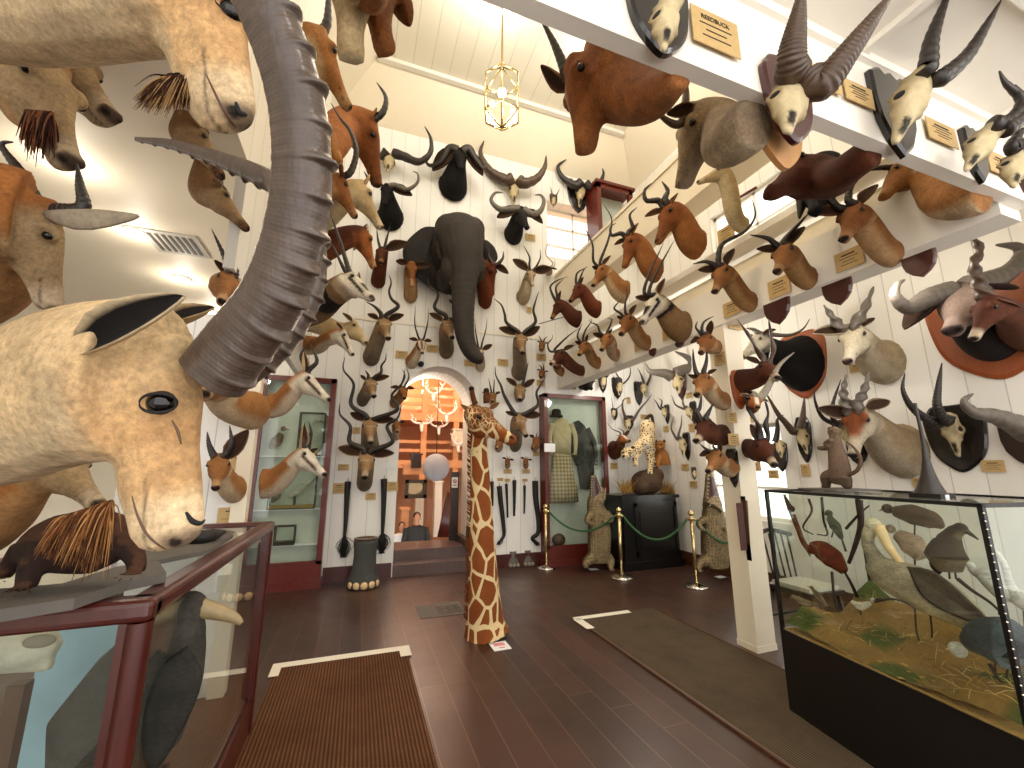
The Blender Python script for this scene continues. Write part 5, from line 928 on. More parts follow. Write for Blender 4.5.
for (x0, y0), (x1, y1) in (((430, 190), (418, 145)), ((462, 186), (462, 150))):
    o_ = MB().tube(catmull([mp(x0, y0, GY - .12), mp((x0 + x1) / 2 - 2, (y0 + y1) / 2, GY - .12), mp(x1, y1, GY - .12)], 4), np.linspace(9, 7, 9) * gs, 12, col=lin('#5b2f14')); o_.ball(mp(x1, y1, GY - .12), 9 * gs, None, 10, 8, 0, lin('#2a150a')); o_.build('ossicone', 'fur', Gr)
mkear(Gr, mp(425, 222, GY - .08), mp(385, 190, GY - .1), nrm(V3(-.3, -.8, .3)), .055, '#a97a44', '#6b4a2c'); mkear(Gr, mp(470, 205, GY + .02), mp(500, 185, GY + .05), nrm(V3(.3, -.8, .3)), .05, '#a97a44', '#6b4a2c')
for q in (-1, 1): MB().ball(P0 + a * .27 * Lg + ss * q * .235 * Lg - dd * .1 * Lg, .026, None, 14, 10).build('eye', 'eye', Gr, color=False)
for q in (-1, 1): MB().ball(P0 + a * .95 * Lg + ss * q * .1 * Lg - dd * .07 * Lg, np.array([.05, .02, .025]) * Lg, [a, ss, dd], 10, 6).build('nostril', 'hat', Gr, color=False)
# mane along the back of the neck
mn = MB(); rg = np.random.RandomState(4)
for i in range(170):
    u = rg.rand() * .72 + .2; k_ = u * (len(P_) - 1); j = int(k_); f = k_ - j; p = P_[j] * (1 - f) + P_[min(j + 1, len(P_) - 1)] * f; rad_ = np.interp(k_, range(len(nk)), [q[2] for q in nk]) * gs
    r0 = p + V3(-rad_ * .97, .02 + rg.normal(0, .008), 0); mn.tube([r0, r0 + V3(-.022, .004, .02), r0 + V3(-.03, rg.normal(0, .01), .035)], [.006, .005, .001], 5, col=lin('#7a4220'))
mn.build('mane', 'fur', Gr)
# ------------------------------------------------------------------ floor pieces
def q3(k, x, y, ax, v): return on(*px(k, x, y), ax, v)
def flat(name, x0, x1, y0, y1, z0, z1, mat, label, cat, group=None):
    c = V3((x0 + x1) / 2, (y0 + y1) / 2, z0); o = MB().box((x0, y0, z0), (x1, y1, z1)).build(name, mat, None, c, smooth=False, color=False); return tag(o, label, cat, group)
rl = flat('runner_rug', -.5, .5, .6, 4.1, .001, .012, 'rug_brown', 'brown ribbed runner rug on the left with white tape at its far end', 'rug')
MB().box((-.53, 4.04, .012), (.53, 4.13, .0135)).box((.44, 3.92, .012), (.53, 4.04, .0135)).box((-.53, 3.9, .012), (-.46, 4.04, .0135)).build('edge_tape', 'tape_white', rl, smooth=False, color=False)
rr_ = flat('runner_rug', 2.25, 3.22, .3, 4.22, .001, .012, 'rug_olive', 'olive-brown runner rug on the right beside the glass bird case', 'rug')
MB().box((2.22, 4.17, .012), (2.9, 4.25, .0135)).box((2.2, 3.92, .012), (2.29, 4.2, .0135)).build('edge_tape', 'tape_white', rr_, smooth=False, color=False)
MB().box((3.215, .3, .001), (3.25, 4.22, .018)).box((2.225, .3, .001), (2.25, 3.9, .018)).build('binding', 'brown_wood', rr_, smooth=False, color=False)
gv = flat('floor_register', .72, 1.22, 4.78, 5.22, .001, .004, 'board_grey', 'grey plate with an ornate black floor grille behind the giraffe neck', 'floor grille')
g = MB()
for i in range(9):
    for j in range(9):
        if (i * 7 + j * 5 + i * j) % 3: g.box((.93 + i * .03, 4.84 + j * .032, .004), (.95 + i * .03, 4.862 + j * .032, .006))
g.build('grille', 'steel_black', gv, smooth=False, color=False)
c_ = q3('p', 500, 646, 2, .002); fc = MB().box((-.08, -.09, 0), (.08, .09, .002), o=c_).build('floor_notice', 'cloth_white', None, c_, smooth=False, color=False); tag(fc, 'small white card with pink print lying by the giraffe base', 'notice card')
MB().box((-.05, 0, .002), (.05, .06, .003), o=c_).box((-.02, -.05, .002), (.03, -.03, .003), o=c_).build('print', 'pink_ink', fc, smooth=False, color=False)
# ------------------------------------------------------------------ stanchions and green ropes
posts = [(2.9, 6.38), (3.67, 5.47), (4.34, 4.74)]
for i, (x, y) in enumerate(posts):
    e = empty('rope_stanchion', (x, y, 0), 'brass rope post %s' % ('in front of the costume case, farthest left', 'before the black pedestal, middle of three', 'before the second crocodile, nearest of three')[i], 'stanchion', 'brass rope posts')
    MB().lathe([(.001, .001), (.155, .001), (.16, .012), (.14, .03), (.05, .045), (.026, .06), (.001, .06)], (x, y, 0), 28).build('base', 'chrome', e, color=False)
    MB().lathe([(.024, .05), (.024, .86), (.001, .86)], (x, y, 0), 16).build('pole', 'brass', e, color=False)
    MB().lathe([(.02, .85), (.045, .86), (.05, .875), (.03, .89), (.02, .9), (.04, .925), (.042, .945), (.03, .97), (.001, .985)], (x, y, 0), 18).build('finial', 'brass', e, color=False)
ends = [posts[0], posts[1], posts[2], (5.15, 4.35)]
for i in range(3):
    a, b = V3(*ends[i], .86), V3(*ends[i + 1], .86); d_ = nrm(b - a); a = a + d_ * .06; b = b - d_ * .06; u = np.linspace(0, 1, 24)[:, None]; P = a * (1 - u) + b * u; P[:, 2] -= (.3 if i else .26) * 4 * (u * (1 - u))[:, 0]
    o = MB().tube(P, .016, 10).build('barrier_rope', 'green_rope', None, a, color=False); tag(o, 'green barrier rope sagging %s' % ('from the far left brass post to the middle one', 'between the middle and nearest brass posts', 'from the nearest brass post to the wall')[i], 'rope', 'green barrier ropes')
    for p_, s_ in ((P[0], -1), (P[-1], 1)): MB().tube([p_, p_ + d_ * s_ * .05], .019, 10).build('hook', 'brass', o, color=False)
# ------------------------------------------------------------------ elephant foot stool, hoofed feet, hanging tails
fx, fy = .17, 6.26
ft = empty('elephant_stool', (fx, fy, 0), 'hollow elephant foot stool with cream toenails beside the arch', 'elephant foot')
mb = MB(); mb.lathe([(.001, .002), (.2, .002), (.21, .05), (.19, .13), (.152, .26), (.142, .4), (.152, .54), (.155, .6), (.14, .605), (.135, .56), (.001, .55)], (fx, fy, 0), 36)
V = mb.v[0]; V[:, 1] = fy + (V[:, 1] - fy) * .95; mb.build('foot', 'hide', ft, color=True)
for o_ in ft.children:
    at = o_.data.color_attributes['Col']; at.data.foreach_set('color', np.tile(np.r_[lin('#4a4b49'), 1], len(o_.data.vertices)).astype(np.float32))
MB().lathe([(.125, .603), (.152, .603), (.157, .612), (.152, .622), (.125, .622), (.12, .612)], (fx, fy, 0), 32).build('rim', 'brown_wood', ft, color=False)
for an in (-148, -118, -88, -58, -28):
    t_ = math.radians(an); MB().ball((fx + .182 * math.cos(t_), fy + .178 * math.sin(t_), .055), (.05, .035, .048), [V3(-math.sin(t_), math.cos(t_), 0), V3(math.cos(t_), math.sin(t_), 0), V3(0, 0, 1)], 14, 10).build('toenail', 'nail', ft, color=False)
for i, (x, y) in enumerate(((537, 668), (580, 664))):
    c = q3('M', x, y, 2, 0); o = MB().lathe([(.001, 0), (.11, 0), (.12, .04), (.1, .1), (.075, .16), (.08, .23), (.07, .235), (.001, .22)], c, 20); V = o.v[0]; V[:, 1] = c[1] + (V[:, 1] - c[1]) * 1.15
    o = o.build('hoof_foot', 'board_grey', None, c, color=False); tag(o, 'grey mounted foot on the floor left of the costume case, %s one' % ('left', 'right')[i], 'mounted foot', 'mounted feet by the wall')
    for q in (-1, 0, 1): MB().ball(c + V3(q * .06, -.12, .035), (.03, .03, .032), None, 10, 8).build('toenail', 'stone', o, color=False)
def tail(k, pts, r, label, hook=True, tuft=.1, Y=D - .035, ntuft=60, seed=0):
    P = catmull([q3(k, x, y, 1, Y) for x, y in pts], 8); s_ = depth(P[0]) / FPX / CROP[k][2]
    o = MB().tube(P, np.linspace(r, r * .5, len(P)) * s_, 12).build('tail_trophy', 'black_hair', None, P[0], color=False); tag(o, label, 'tail', 'tails hung on the far wall')
    if ntuft:
        b = MB(); rg = np.random.RandomState(seed); T_ = nrm(P[-1] - P[-4]); e_ = P[-1]
        for i in range(ntuft):
            j = nrm(T_ + rg.normal(0, .25, 3) * V3(1, .5, 1)); m_ = e_ + j * tuft * .6 + V3(rg.normal(0, .02), 0, 0); m_[1] = min(m_[1], D - .008); e2 = e_ + T_ * tuft + V3(rg.normal(0, .02), rg.normal(0, .01), -.02); e2[1] = min(e2[1], D - .008)
            b.tube(catmull([e_ - T_ * .03, m_, e2], 4), np.linspace(.005, .0015, 9), 4)
        b.build('tuft', 'black_hair', o, color=False)
    MB().tube([P[0] + V3(0, .02, .05), P[0] + V3(0, -.01, .03), P[0]], .006, 6).build('hook', 'brass', o, color=False)
tail('M', [(53, 418), (50, 470), (47, 530), (43, 585)], 9, 'long black tail with a frayed tuft, outer left of the arch', tuft=.24, ntuft=90, seed=1)
tail('M', [(160, 410), (159, 470), (157, 530), (155, 575)], 9, 'long black tail with a frayed tuft, inner left of the arch', tuft=.24, ntuft=90, seed=2)
tail('M', [(500, 432), (505, 480), (512, 540), (514, 575), (505, 592)], 8, 'black tail with a curled end, left of the dik-dik pair cards', ntuft=30, tuft=.06, seed=3)
tail('M', [(478, 418), (479, 455), (480, 490)], 6, 'short black tail nearest to the giraffe neck', ntuft=0)
tail('M', [(521, 425), (523, 470), (525, 525)], 4.5, 'thin dark tail, third from the giraffe neck', ntuft=0)
tail('M', [(545, 414), (545, 465), (544, 520)], 6, 'straight black tail, fourth from the giraffe neck', ntuft=0)
tail('M', [(575, 430), (575, 470), (574, 513)], 4, 'thin brown tail under the right dik-dik head', ntuft=0)
tail('M', [(606, 416), (608, 470), (616, 530), (614, 570), (598, 585), (608, 598)], 9, 'thick black tail with a hooked end beside the costume case', ntuft=40, tuft=.05, seed=5)
for x, y, w_, h_, l_ in ((27, 438, 36, 30, 'tan name card left of the outer hanging tail'), (184, 432, 34, 26, 'tan name card right of the inner hanging tail'), (120, 462, 30, 20, 'tan name card under the lowest kudu'), (502, 412, 18, 9, 'small brown card over the curled black tail'), (523, 414, 16, 9, 'small brown card over the thin dark tail'), (575, 414, 16, 8, 'small brown card over the thin brown tail')): add_card('M', 'FW', x, y, w_, h_, l_)
pc = q3('M', 178, 372, 1, D); o = MB().box((-.06, -.012, -.045), (.06, 0, .045), o=pc).build('paper_notice', 'cloth_white', None, pc, smooth=False, color=False); tag(o, 'small white paper notice left of the arch', 'notice')
pc = q3('M', 268, 73, 1, D); o = MB().tube([pc + V3(0, 0, 0), pc + V3(0, -.06, 0)], .045, 18).build('wall_alarm', 'steel_black', None, pc, color=False); tag(o, 'small round black device above the arch', 'wall device')
# ------------------------------------------------------------------ generic display case
def pane(parent, lo, hi): return MB().box(lo, hi).build('glass_pane', 'glass', parent, smooth=False, color=False)
def cabinet(name, x0, x1, yf, z0, z1, wood, label, shelves, fw=.07):
    e = empty(name, ((x0 + x1) / 2, (yf + D) / 2, 0), label, 'display case')
    MB().box((x0, yf, 0), (x1, D - .03, z0)).box((x0 - .02, yf - .02, 0), (x1 + .02, D - .03, .1)).build('plinth', wood, e, smooth=False, color=False)
    f = MB(); f.box((x0, yf, z0), (x0 + fw, yf + .05, z1)).box((x1 - fw, yf, z0), (x1, yf + .05, z1)).box((x0, yf, z1 - fw), (x1, yf + .05, z1)).box((x0, yf, z0), (x1, yf + .05, z0 + fw * .6)); f.build('door_frame', wood, e, smooth=False, color=False)
    MB().box((x0, yf + .05, z0), (x0 + .025, D - .03, z1)).box((x1 - .025, yf + .05, z0), (x1, D - .03, z1)).box((x0, yf + .05, z1 - .03), (x1, D - .03, z1)).build('carcass', wood, e, smooth=False, color=False)
    MB().box((x0 + .025, D - .05, z0), (x1 - .025, D - .03, z1 - .03)).build('back_panel', 'pale_blue', e, smooth=False, color=False)
    pane(e, (x0 + fw, yf + .02, z0 + fw * .6), (x1 - fw, yf + .026, z1 - fw))
    for z in shelves: MB().box((x0 + .03, yf + .08, z), (x1 - .03, D - .06, z + .015)).build('shelf', 'cloth_white', e, smooth=False, color=False)
    return e
YC = 6.4
a0 = q3('p', 544, 393, 1, YC); a1 = q3('p', 605, 393, 1, YC); RX0, RX1, RZT = a0[0], a1[0], a0[2]
cabinet('costume_case', RX0, RX1, YC, .28, RZT, 'red_wood', 'tall red-framed glass case of costumes on the far wall', [])
b0 = q3('p', 262, 378, 1, YC); b1 = q3('p', 337, 379, 1, YC); LX0, LX1, LZT = b0[0], b1[0], b1[2]
zs1, zs2, zs3 = q3('P', 300, 345, 1, YC)[2], q3('P', 300, 505, 1, YC)[2], q3('P', 300, 612, 1, YC)[2]
cabinet('bird_cabinet', LX0, LX1, YC, .3, LZT, 'red_wood', 'tall red-framed glass case with boxed birds left of the arch', [zs1, zs2, zs3])
LK = dict(x0=LX0, x1=LX1)
# costumes
def nx(x, y, Y=6.53): return q3('N', x, y, 1, Y)
cs = depth(nx(100, 400)) / FPX / 2.954
m_ = NT('plaid'); P_ = m_.xyz(m_.coord()); ga = m_.math('LESS_THAN', m_.math('FRACT', m_.math('MULTIPLY', P_[2], 16.)), .4); gb_ = m_.math('LESS_THAN', m_.math('FRACT', m_.math('MULTIPLY', P_[0], 16.)), .4)
m_.bsdf(m_.mix(m_.math('MULTIPLY', m_.math('ADD', ga, gb_), .4), lin('#b9a785'), lin('#4d4436')), .9)
plain('old_cream', '#b9a986', .9, .25, 15, bump=.3)
def ell(pts, Y=6.53):
    """costume silhouette: (centre x, y, half width) -> fused elliptical rings"""
    P = [nx(x, y, Y) for x, y, r in pts]; return P, np.array([[r * cs, r * cs * .36] for _, _, r in pts])
cw = empty('walking_costume', nx(95, 480), 'long plaid dress with a tan bodice inside the costume case', 'costume')
P, R_ = ell([(100, 480, 48), (98, 440, 46), (96, 390, 38), (95, 345, 30), (96, 335, 26)]); MB().tube(P, R_, 24, V3(1, 0, 0)).build('skirt', 'plaid', cw, color=False)
P, R_ = ell([(96, 340, 27), (95, 300, 32), (93, 265, 33), (90, 242, 26), (86, 230, 12)]); MB().tube(P, R_, 24, V3(1, 0, 0)).build('bodice', 'old_cream', cw, color=False)
for q in (-1, 1):
    MB().tube(catmull([nx(92 + q * 26, 248), nx(94 + q * 38, 290), nx(96 + q * 34, 340)], 5), np.linspace(11, 8, 11) * cs, 12).build('sleeve', 'old_cream', cw, color=False)
hb = MB(); c = nx(78, 224); hb.lathe([(.001, -.02), (.11, -.02), (.12, 0), (.085, .02), (.08, .09), (.05, .12), (.001, .125)], c, 22); o = hb.build('dark_hat', 'hat', None, c, color=False); tag(o, 'black brimmed hat above the plaid dress in the case', 'hat')
cw = empty('hunting_coat', nx(160, 470), 'dark tailcoat costume beside the plaid dress in the case', 'costume')
P, R_ = ell([(168, 440, 22), (166, 390, 28), (160, 340, 30), (150, 290, 30), (142, 258, 24), (136, 240, 10)], 6.55); MB().tube(P, R_, 20, V3(1, 0, 0)).build('coat', 'jacket', cw, color=False)
for q in (-1, 1): MB().tube(catmull([nx(146 + q * 22, 262, 6.55), nx(156 + q * 34, 310, 6.54), nx(168 + q * 26, 370, 6.53)], 5), np.linspace(10, 7, 11) * cs, 10).build('sleeve', 'jacket', cw, color=False)
c = nx(85, 590); o = MB().ball(c, (.12, .08, .1)).build('folded_garment', 'brown_wood', None, c, color=False); tag(o, 'small brown folded bundle on the floor of the costume case', 'bundle')
c = nx(58, 318, YC - .005); o = MB().box((-.1, -.004, -.07), (.1, 0, .07), o=c).build('paper_notice', 'cloth_white', None, c, smooth=False, color=False); tag(o, 'white paper notice on the costume case glass', 'notice')
# ------------------------------------------------------------------ birds
def bird(name, label, f, s, body, br, col, belly=None, neck=None, nr=None, head=None, hr=0, beak=None, bkr=0, legs=(), wing=None, tailp=None, bmat='beak_yellow', parent_loc=None, wcol=None, headcol=None, cat='bird', group=None, legr=3):
    """stuffed bird: centre lines in measured pixels through f(x, y[, d]); radii in pixels (s metres each)"""
    B = catmull([f(*p_) for p_ in body], 6); rad = np.interp(np.linspace(0, 1, len(B)), np.linspace(0, 1, len(br)), br) * s
    mb = MB(); mb.tube(B, np.stack([rad, rad * .9], 1), 18)
    if neck: N_ = catmull([f(*p_) for p_ in neck], 6); mb.tube(N_, np.interp(np.linspace(0, 1, len(N_)), np.linspace(0, 1, len(nr)), nr) * s, 14)
    if head: mb.ball(f(*head), hr * s, None, 14, 10)
    c1 = lin(col); c2 = lin(belly or col); c3 = lin(headcol or col); hz = f(*head) if head else None
    def cf(co, no):
        k = sm(-no[:, 2], -.1, .6)[:, None]; C = c1 * (1 - k) + c2 * k
        if head is not None and headcol: d_ = np.linalg.norm(co - hz, axis=1); h_ = (1 - sm(d_, hr * s * 1.3, hr * s * 2.6))[:, None]; C = C * (1 - h_) + c3 * h_
        return C
    o = fuse(mb, name, 'feather', max(s * 2.6, .006), cf, None, f(*body[len(body) // 2]), smooth=3); tag(o, label, cat, group)
    if beak:
        K = catmull([f(*p_) for p_ in beak], 5); MB().tube(K, np.linspace(bkr, bkr * .25, len(K)) * s, 10).build('beak', bmat, o, color=False)
    if head: 
        for q in (-1, 1): MB().ball(f(*head) - CF * hr * s * .5 * 1 + CU * hr * s * .25 + CR * q * hr * s * .55, hr * s * .16, None, 8, 6).build('eye', 'eye', o, color=False)
    if wing:
        for q, w in enumerate(wing):
            Wp = [f(*p_) for p_ in w]; c0 = sum(Wp) / len(Wp); o2 = catmull(Wp + Wp[:1], 5)[:-1]; nn = nrm(np.cross(Wp[1] - Wp[0], Wp[2] - Wp[0])); nn = nn if nn @ CF < 0 else -nn
            b = MB(); b.rings([c0 + (o2 - c0) * g_ + nn * s * 5 * (1 - g_ * g_) for g_ in (.08, .45, .8, 1)] + [c0 + (o2 - c0) * g_ - nn * s * 3 * (1 - g_ * g_) - nn * s for g_ in (.95, .5, .08)], True, 0, lin(wcol or col)); b.build('wing', 'feather', o)
    if tailp: K = [f(*p_) for p_ in tailp]; MB().tube(catmull(K, 4), np.stack([np.linspace(6, 9, (len(K) - 1) * 4 + 1) * s, np.full((len(K) - 1) * 4 + 1, 2 * s)], 1), 10, col=lin(wcol or col)).build('tail', 'feather', o)
    for lg in legs: K = catmull([f(*p_) for p_ in lg], 4); MB().tube(K, legr * s, 8).build('leg', 'twig', o, color=False)
    return o
def fp(k, ax, v): return lambda x, y, d=0.: q3(k, x, y, ax, v + d)
# glass boxes in the left cabinet
fP = fp('P', 1, 6.53); sP = depth(fP(300, 400)) / FPX / 2.954
for i, (x0, x1, y0, y1, l_) in enumerate(((312, 402, 215, 338, 'upper glass box with a pale bird in the left cabinet'), (225, 378, 380, 503, 'middle wide glass box with a pale bird in the left cabinet'), (243, 312, 548, 612, 'small dark glass box on the lowest cabinet shelf'))):
    A_, Z_ = q3('P', x0, y1, 1, 6.46), q3('P', x1, y0, 1, 6.46); lo = V3(A_[0], 6.46, (zs1, zs2, zs3)[i] + .016); hi = V3(min(Z_[0], LX1 - .04), 6.59, Z_[2]); lo[0] = max(lo[0], LX0 + .04); e = empty('glass_box', (lo + hi) / 2 * V3(1, 1, 0) + V3(0, 0, lo[2]), l_, 'glass box', 'glass boxes in the left cabinet')
    f = MB(); w_ = .014
    for X in (lo[0], hi[0] - w_):
        for Y in (lo[1], hi[1] - w_): f.box((X, Y, lo[2]), (X + w_, Y + w_, hi[2]))
    for Z in (lo[2], hi[2] - w_):
        for Y in (lo[1], hi[1] - w_): f.box((lo[0], Y, Z), (hi[0], Y + w_, Z + w_))
        for X in (lo[0], hi[0] - w_): f.box((X, lo[1], Z), (X + w_, hi[1], Z + w_))
    f.build('frame', 'dark_wood', e, smooth=False, color=False); pane(e, (lo[0] + w_, lo[1] + .004, lo[2] + w_), (hi[0] - w_, lo[1] + .008, hi[2] - w_))
    MB().box((lo[0] + w_, lo[1] + w_, lo[2] + .004), (hi[0] - w_, hi[1] - w_, lo[2] + .05)).build('base', 'straw' if i < 2 else 'dark_wood', e, smooth=False, color=False)
bird('stuffed_bird', 'pale long-necked bird in the upper cabinet box', fP, sP, [(330, 300), (345, 290), (362, 285)], [4, 13, 6], '#d9d2c2', neck=[(335, 292), (345, 262), (372, 240)], nr=[6, 4, 4], head=(378, 238), hr=6, beak=[(382, 238), (398, 244)], bkr=3, legs=([(345, 300), (345, 328)],))
bird('stuffed_bird', 'brown bird on the upper shelf of the left cabinet', fP, sP, [(235, 320), (255, 300), (270, 275)], [5, 17, 8], '#6d5a44', '#a8977c', head=(276, 262), hr=8, beak=[(282, 262), (294, 266)], bkr=3)
bird('stuffed_bird', 'white gull with spread wing in the middle cabinet box', fP, sP, [(290, 465), (312, 450), (330, 430)], [4, 12, 6], '#e2ddd2', head=(334, 424), hr=7, beak=[(338, 424), (350, 428)], bkr=3, wing=([(305, 450), (350, 415), (372, 405), (350, 430), (320, 458)],), legs=([(310, 460), (308, 490)],))
bird('stuffed_bird', 'grey bird at the left of the middle cabinet box', fP, sP, [(240, 480), (255, 462), (262, 440)], [4, 12, 6], '#8f8778', head=(265, 428), hr=6, beak=[(270, 428), (280, 432)], bkr=2.5)
# ------------------------------------------------------------------ left glass case
CX0, CX1, CY0, CY1, CZ = -1.28, -.5, 1.46, 3.2, 1.21
gc = empty('glass_case', ((CX0 + CX1) / 2, (CY0 + CY1) / 2, 0), 'large glass case with polished mahogany frame, front left', 'glass case')
pw = .058
def rbar(mb, p, q, r): mb.tube([p, q], r, 16)
for i, (x, y) in enumerate(((CX0, CY0), (CX1, CY0), (CX0, CY1), (CX1, CY1))):
    x_ = x + (pw / 2 if x == CX0 else -pw / 2); y_ = y + (pw / 2 if y == CY0 else -pw / 2); b = MB().box((x_ - pw / 2, y_ - pw / 2, 0), (x_ + pw / 2, y_ + pw / 2, CZ - .06)); b.tube([(x_ + (1 if x == CX1 else -1) * .012, y_ - .012 * (1 if y == CY0 else -1), 0), (x_ + (1 if x == CX1 else -1) * .012, y_ - .012 * (1 if y == CY0 else -1), CZ - .06)], pw * .5, 18)
    b.build('post', 'mahogany', gc, color=False, sharp=40)
for n_, lo, hi in (('top_rail', (CX0 - .01, CY0 - .015, CZ - .06), (CX1 + .015, CY0 + .06, CZ)), ('top_rail', (CX0 - .01, CY1 - .06, CZ - .06), (CX1 + .015, CY1 + .015, CZ)), ('top_rail', (CX1 - .06, CY0, CZ - .06), (CX1 + .015, CY1, CZ)), ('top_rail', (CX0 - .01, CY0, CZ - .06), (CX0 + .06, CY1, CZ))):
    o = MB().box(lo, hi).build(n_, 'mahogany', gc, smooth=False, color=False); bv = o.modifiers.new('b', 'BEVEL'); bv.width = .018; bv.segments = 3
MB().box((CX0, CY0, 0), (CX1, CY1, .2)).build('plinth', 'mahogany', gc, smooth=False, color=False); MB().box((CX0 + .02, CY0 + .02, .2), (CX1 - .02, CY1 - .02, .22)).build('base', 'brown_wood', gc, smooth=False, color=False)
pane(gc, (CX0 + .06, CY0 + .02, .2), (CX1 - .06, CY0 + .026, CZ - .06)); pane(gc, (CX1 - .026, CY0 + .06, .2), (CX1 - .02, CY1 - .06, CZ - .06)); pane(gc, (CX0 + .06, CY0 + .06, CZ - .02), (CX1 - .06, CY1 - .06, CZ - .014))
fB = fp('g', 1, 1.9); sB = depth(fB(400, 600)) / FPX / 2.667
bird('dark_seabird', 'big dark grey seabird with a yellowish hooked beak in the left case', fB, sB, [(240, 800), (320, 660), (405, 510), (465, 400), (490, 350)], [90, 150, 128, 80, 50], '#45413c', '#57524a', head=(500, 345), hr=48, beak=[(525, 340), (580, 352), (625, 368), (644, 382)], bkr=29, neck=[(470, 420), (495, 350)], nr=[70, 46], wing=([(500, 440, -.14), (540, 520, -.14), (500, 640, -.14), (400, 790, -.14), (380, 640, -.14), (430, 500, -.14)],), wcol='#35322e', legs=([(390, 760), (380, 1000)], [(440, 760), (450, 1000)]), legr=10)
c = fB(215, 640, .3); o = MB().box((-.16, 0, -.45), (.16, .01, .32), o=c).build('backing_board', 'board_blue', None, c, smooth=False, color=False); tag(o, 'pale blue board standing inside the left glass case', 'board')
fS = fp('g', 1, 1.75); sS = depth(fS(60, 450)) / FPX / 2.667
mb = MB(); mb.tube(catmull([fS(-60, 470), fS(20, 450), (fS(90, 445)), fS(150, 455)], 6), np.interp(np.linspace(0, 1, 19), [0, .4, .8, 1], [30, 52, 46, 25]) * sS, 16); mb.tube([fS(-40, 500), fS(140, 490)], 18 * sS, 10)
o = fuse(mb, 'animal_skull', 'bone', .009, lambda co, no: np.tile(lin('#cfc9b8'), (len(co), 1)), None, fS(60, 460)); tag(o, 'pale animal skull lying at the left of the near glass case', 'skull'); MB().ball(fS(105, 430, -.1), np.array([34, 12, 16]) * sS, None, 12, 8).build('eye_socket', 'stone', o, color=False)
MB().box((-.02, -.02, -.4), (.02, .02, -.02), o=fS(60, 520)).build('stand', 'brown_wood', o, smooth=False, color=False)
# animals on the case top
fT = lambda x, y, h=0.: q3('f', x, y, 2, CZ + .012 + h)
def slabp(name, pts, th, label):
    P = [q3('f', x, y, 2, CZ + th) for x, y in pts]; c = sum(P) / len(P); P = P if np.cross(P[1] - P[0], P[2] - P[0])[2] > 0 else P[::-1]; o = MB().prism(P, V3(0, 0, 1), th - .003).build(name, 'board_grey', None, c, smooth=False, color=False); return tag(o, label, 'board', 'grey boards on the left case')
slabp('mount_board', [(-60, 535), (360, 470), (620, 385), (800, 350), (760, 290), (560, 320), (300, 400), (-60, 430)], .03, 'grey mounting board under the clawed animal on the glass case')
slabp('mount_board', [(690, 300), (1000, 240), (1120, 165), (1000, 140), (700, 200)], .02, 'second grey board farther back on the glass case top')
Yb = 1.52
fA = fp('f', 1, Yb); sA = depth(fA(400, 300)) / FPX / 4.8
mb = MB(); mb.tube(catmull([fA(150, 250, .06), fA(260, 210), fA(400, 200), (fA(540, 190)), fA(640, 190)], 6), np.interp(np.linspace(0, 1, 25), [0, .3, .6, .85, 1], [70, 135, 150, 110, 60]) * sA, 18)
zt = CZ + .035
def foot(x, y, d, toes): 
    p = fA(x, y, d); return p
for pts, rr in (([(210, 230, -.03), (150, 330, -.05), (125, 425, -.06)], [62, 46, 36]), ([(120, 230, .05), (60, 300, .06), (10, 370, .05)], [55, 40, 32]), ([(600, 210, -.02), (650, 280, -.03), (655, 350, -.04)], [58, 42, 36])):
    C_ = catmull([fA(*p_) for p_ in pts], 6); mb.tube(C_, np.interp(np.linspace(0, 1, len(C_)), [0, .5, 1], rr) * sA, 14)
    e_ = C_[-1]
    for j in range(4):
        a_ = -2.3 + j * .45; mb.tube(catmull([e_, e_ + V3(math.cos(a_) * .03, math.sin(a_) * .03, .004), e_ + V3(math.cos(a_) * .058, math.sin(a_) * .058, -.008)], 4), np.linspace(11, 6, 9) * sA, 8)
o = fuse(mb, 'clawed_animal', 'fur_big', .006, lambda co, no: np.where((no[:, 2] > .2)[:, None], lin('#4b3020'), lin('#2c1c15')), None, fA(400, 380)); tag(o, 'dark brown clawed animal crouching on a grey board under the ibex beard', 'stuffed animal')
fD = lambda x, y: q3('g', x, y, 2, CZ + .045)
o = MB().tube(catmull([fD(420, 165), fD(470, 150), fD(540, 152), fD(600, 138)], 5), np.interp(np.linspace(0, 1, 16), [0, .2, .8, 1], [.012, .03, .028, .008]), 12).build('stuffed_reptile', 'black_hair', None, fD(500, 152), color=False); tag(o, 'small black slipper-shaped animal on the farther grey board', 'stuffed animal')
# ------------------------------------------------------------------ right glass case with water birds
KX0, KX1, KY0, KY1, KB, KT = 2.56, 3.26, 1.02, 2.36, .5, 1.4
KA = math.radians(-5)   # the case stands slightly askew
kc = empty('glass_case', (KX0, KY1, 0), 'black-framed glass case of water birds, front right', 'glass case')
kax = V3(math.cos(KA), math.sin(KA), 0), V3(-math.sin(KA), math.cos(KA), 0)
c0 = V3(2.53, 1.05, 0); far0 = V3(2.74, 2.26, 0)
ky = nrm(far0 - c0); KL = np.linalg.norm(far0 - c0); kx = np.array([ky[1], -ky[0], 0]); KW = .78
def kp(u, v, z): return c0 + ky * (u * KL) + kx * (v * KW) + V3(0, 0, z)
def kbox(mb, u0, u1, v0, v1, z0, z1): 
    P = [kp(u, v, z) for u in (u0, u1) for v in (v0, v1) for z in (z0, z1)]; mb.add(P, [(0, 1, 3, 2), (4, 6, 7, 5), (0, 4, 5, 1), (2, 3, 7, 6), (0, 2, 6, 4), (1, 5, 7, 3)])
b = MB(); kbox(b, 0, 1, 0, 1, 0, KB - .02); b.build('base_box', 'black_wood', kc, smooth=False, color=False)
b = MB(); kbox(b, .01, .99, .01, .99, KB - .02, KB); b.build('ground_board', 'straw', kc, smooth=False, color=False)
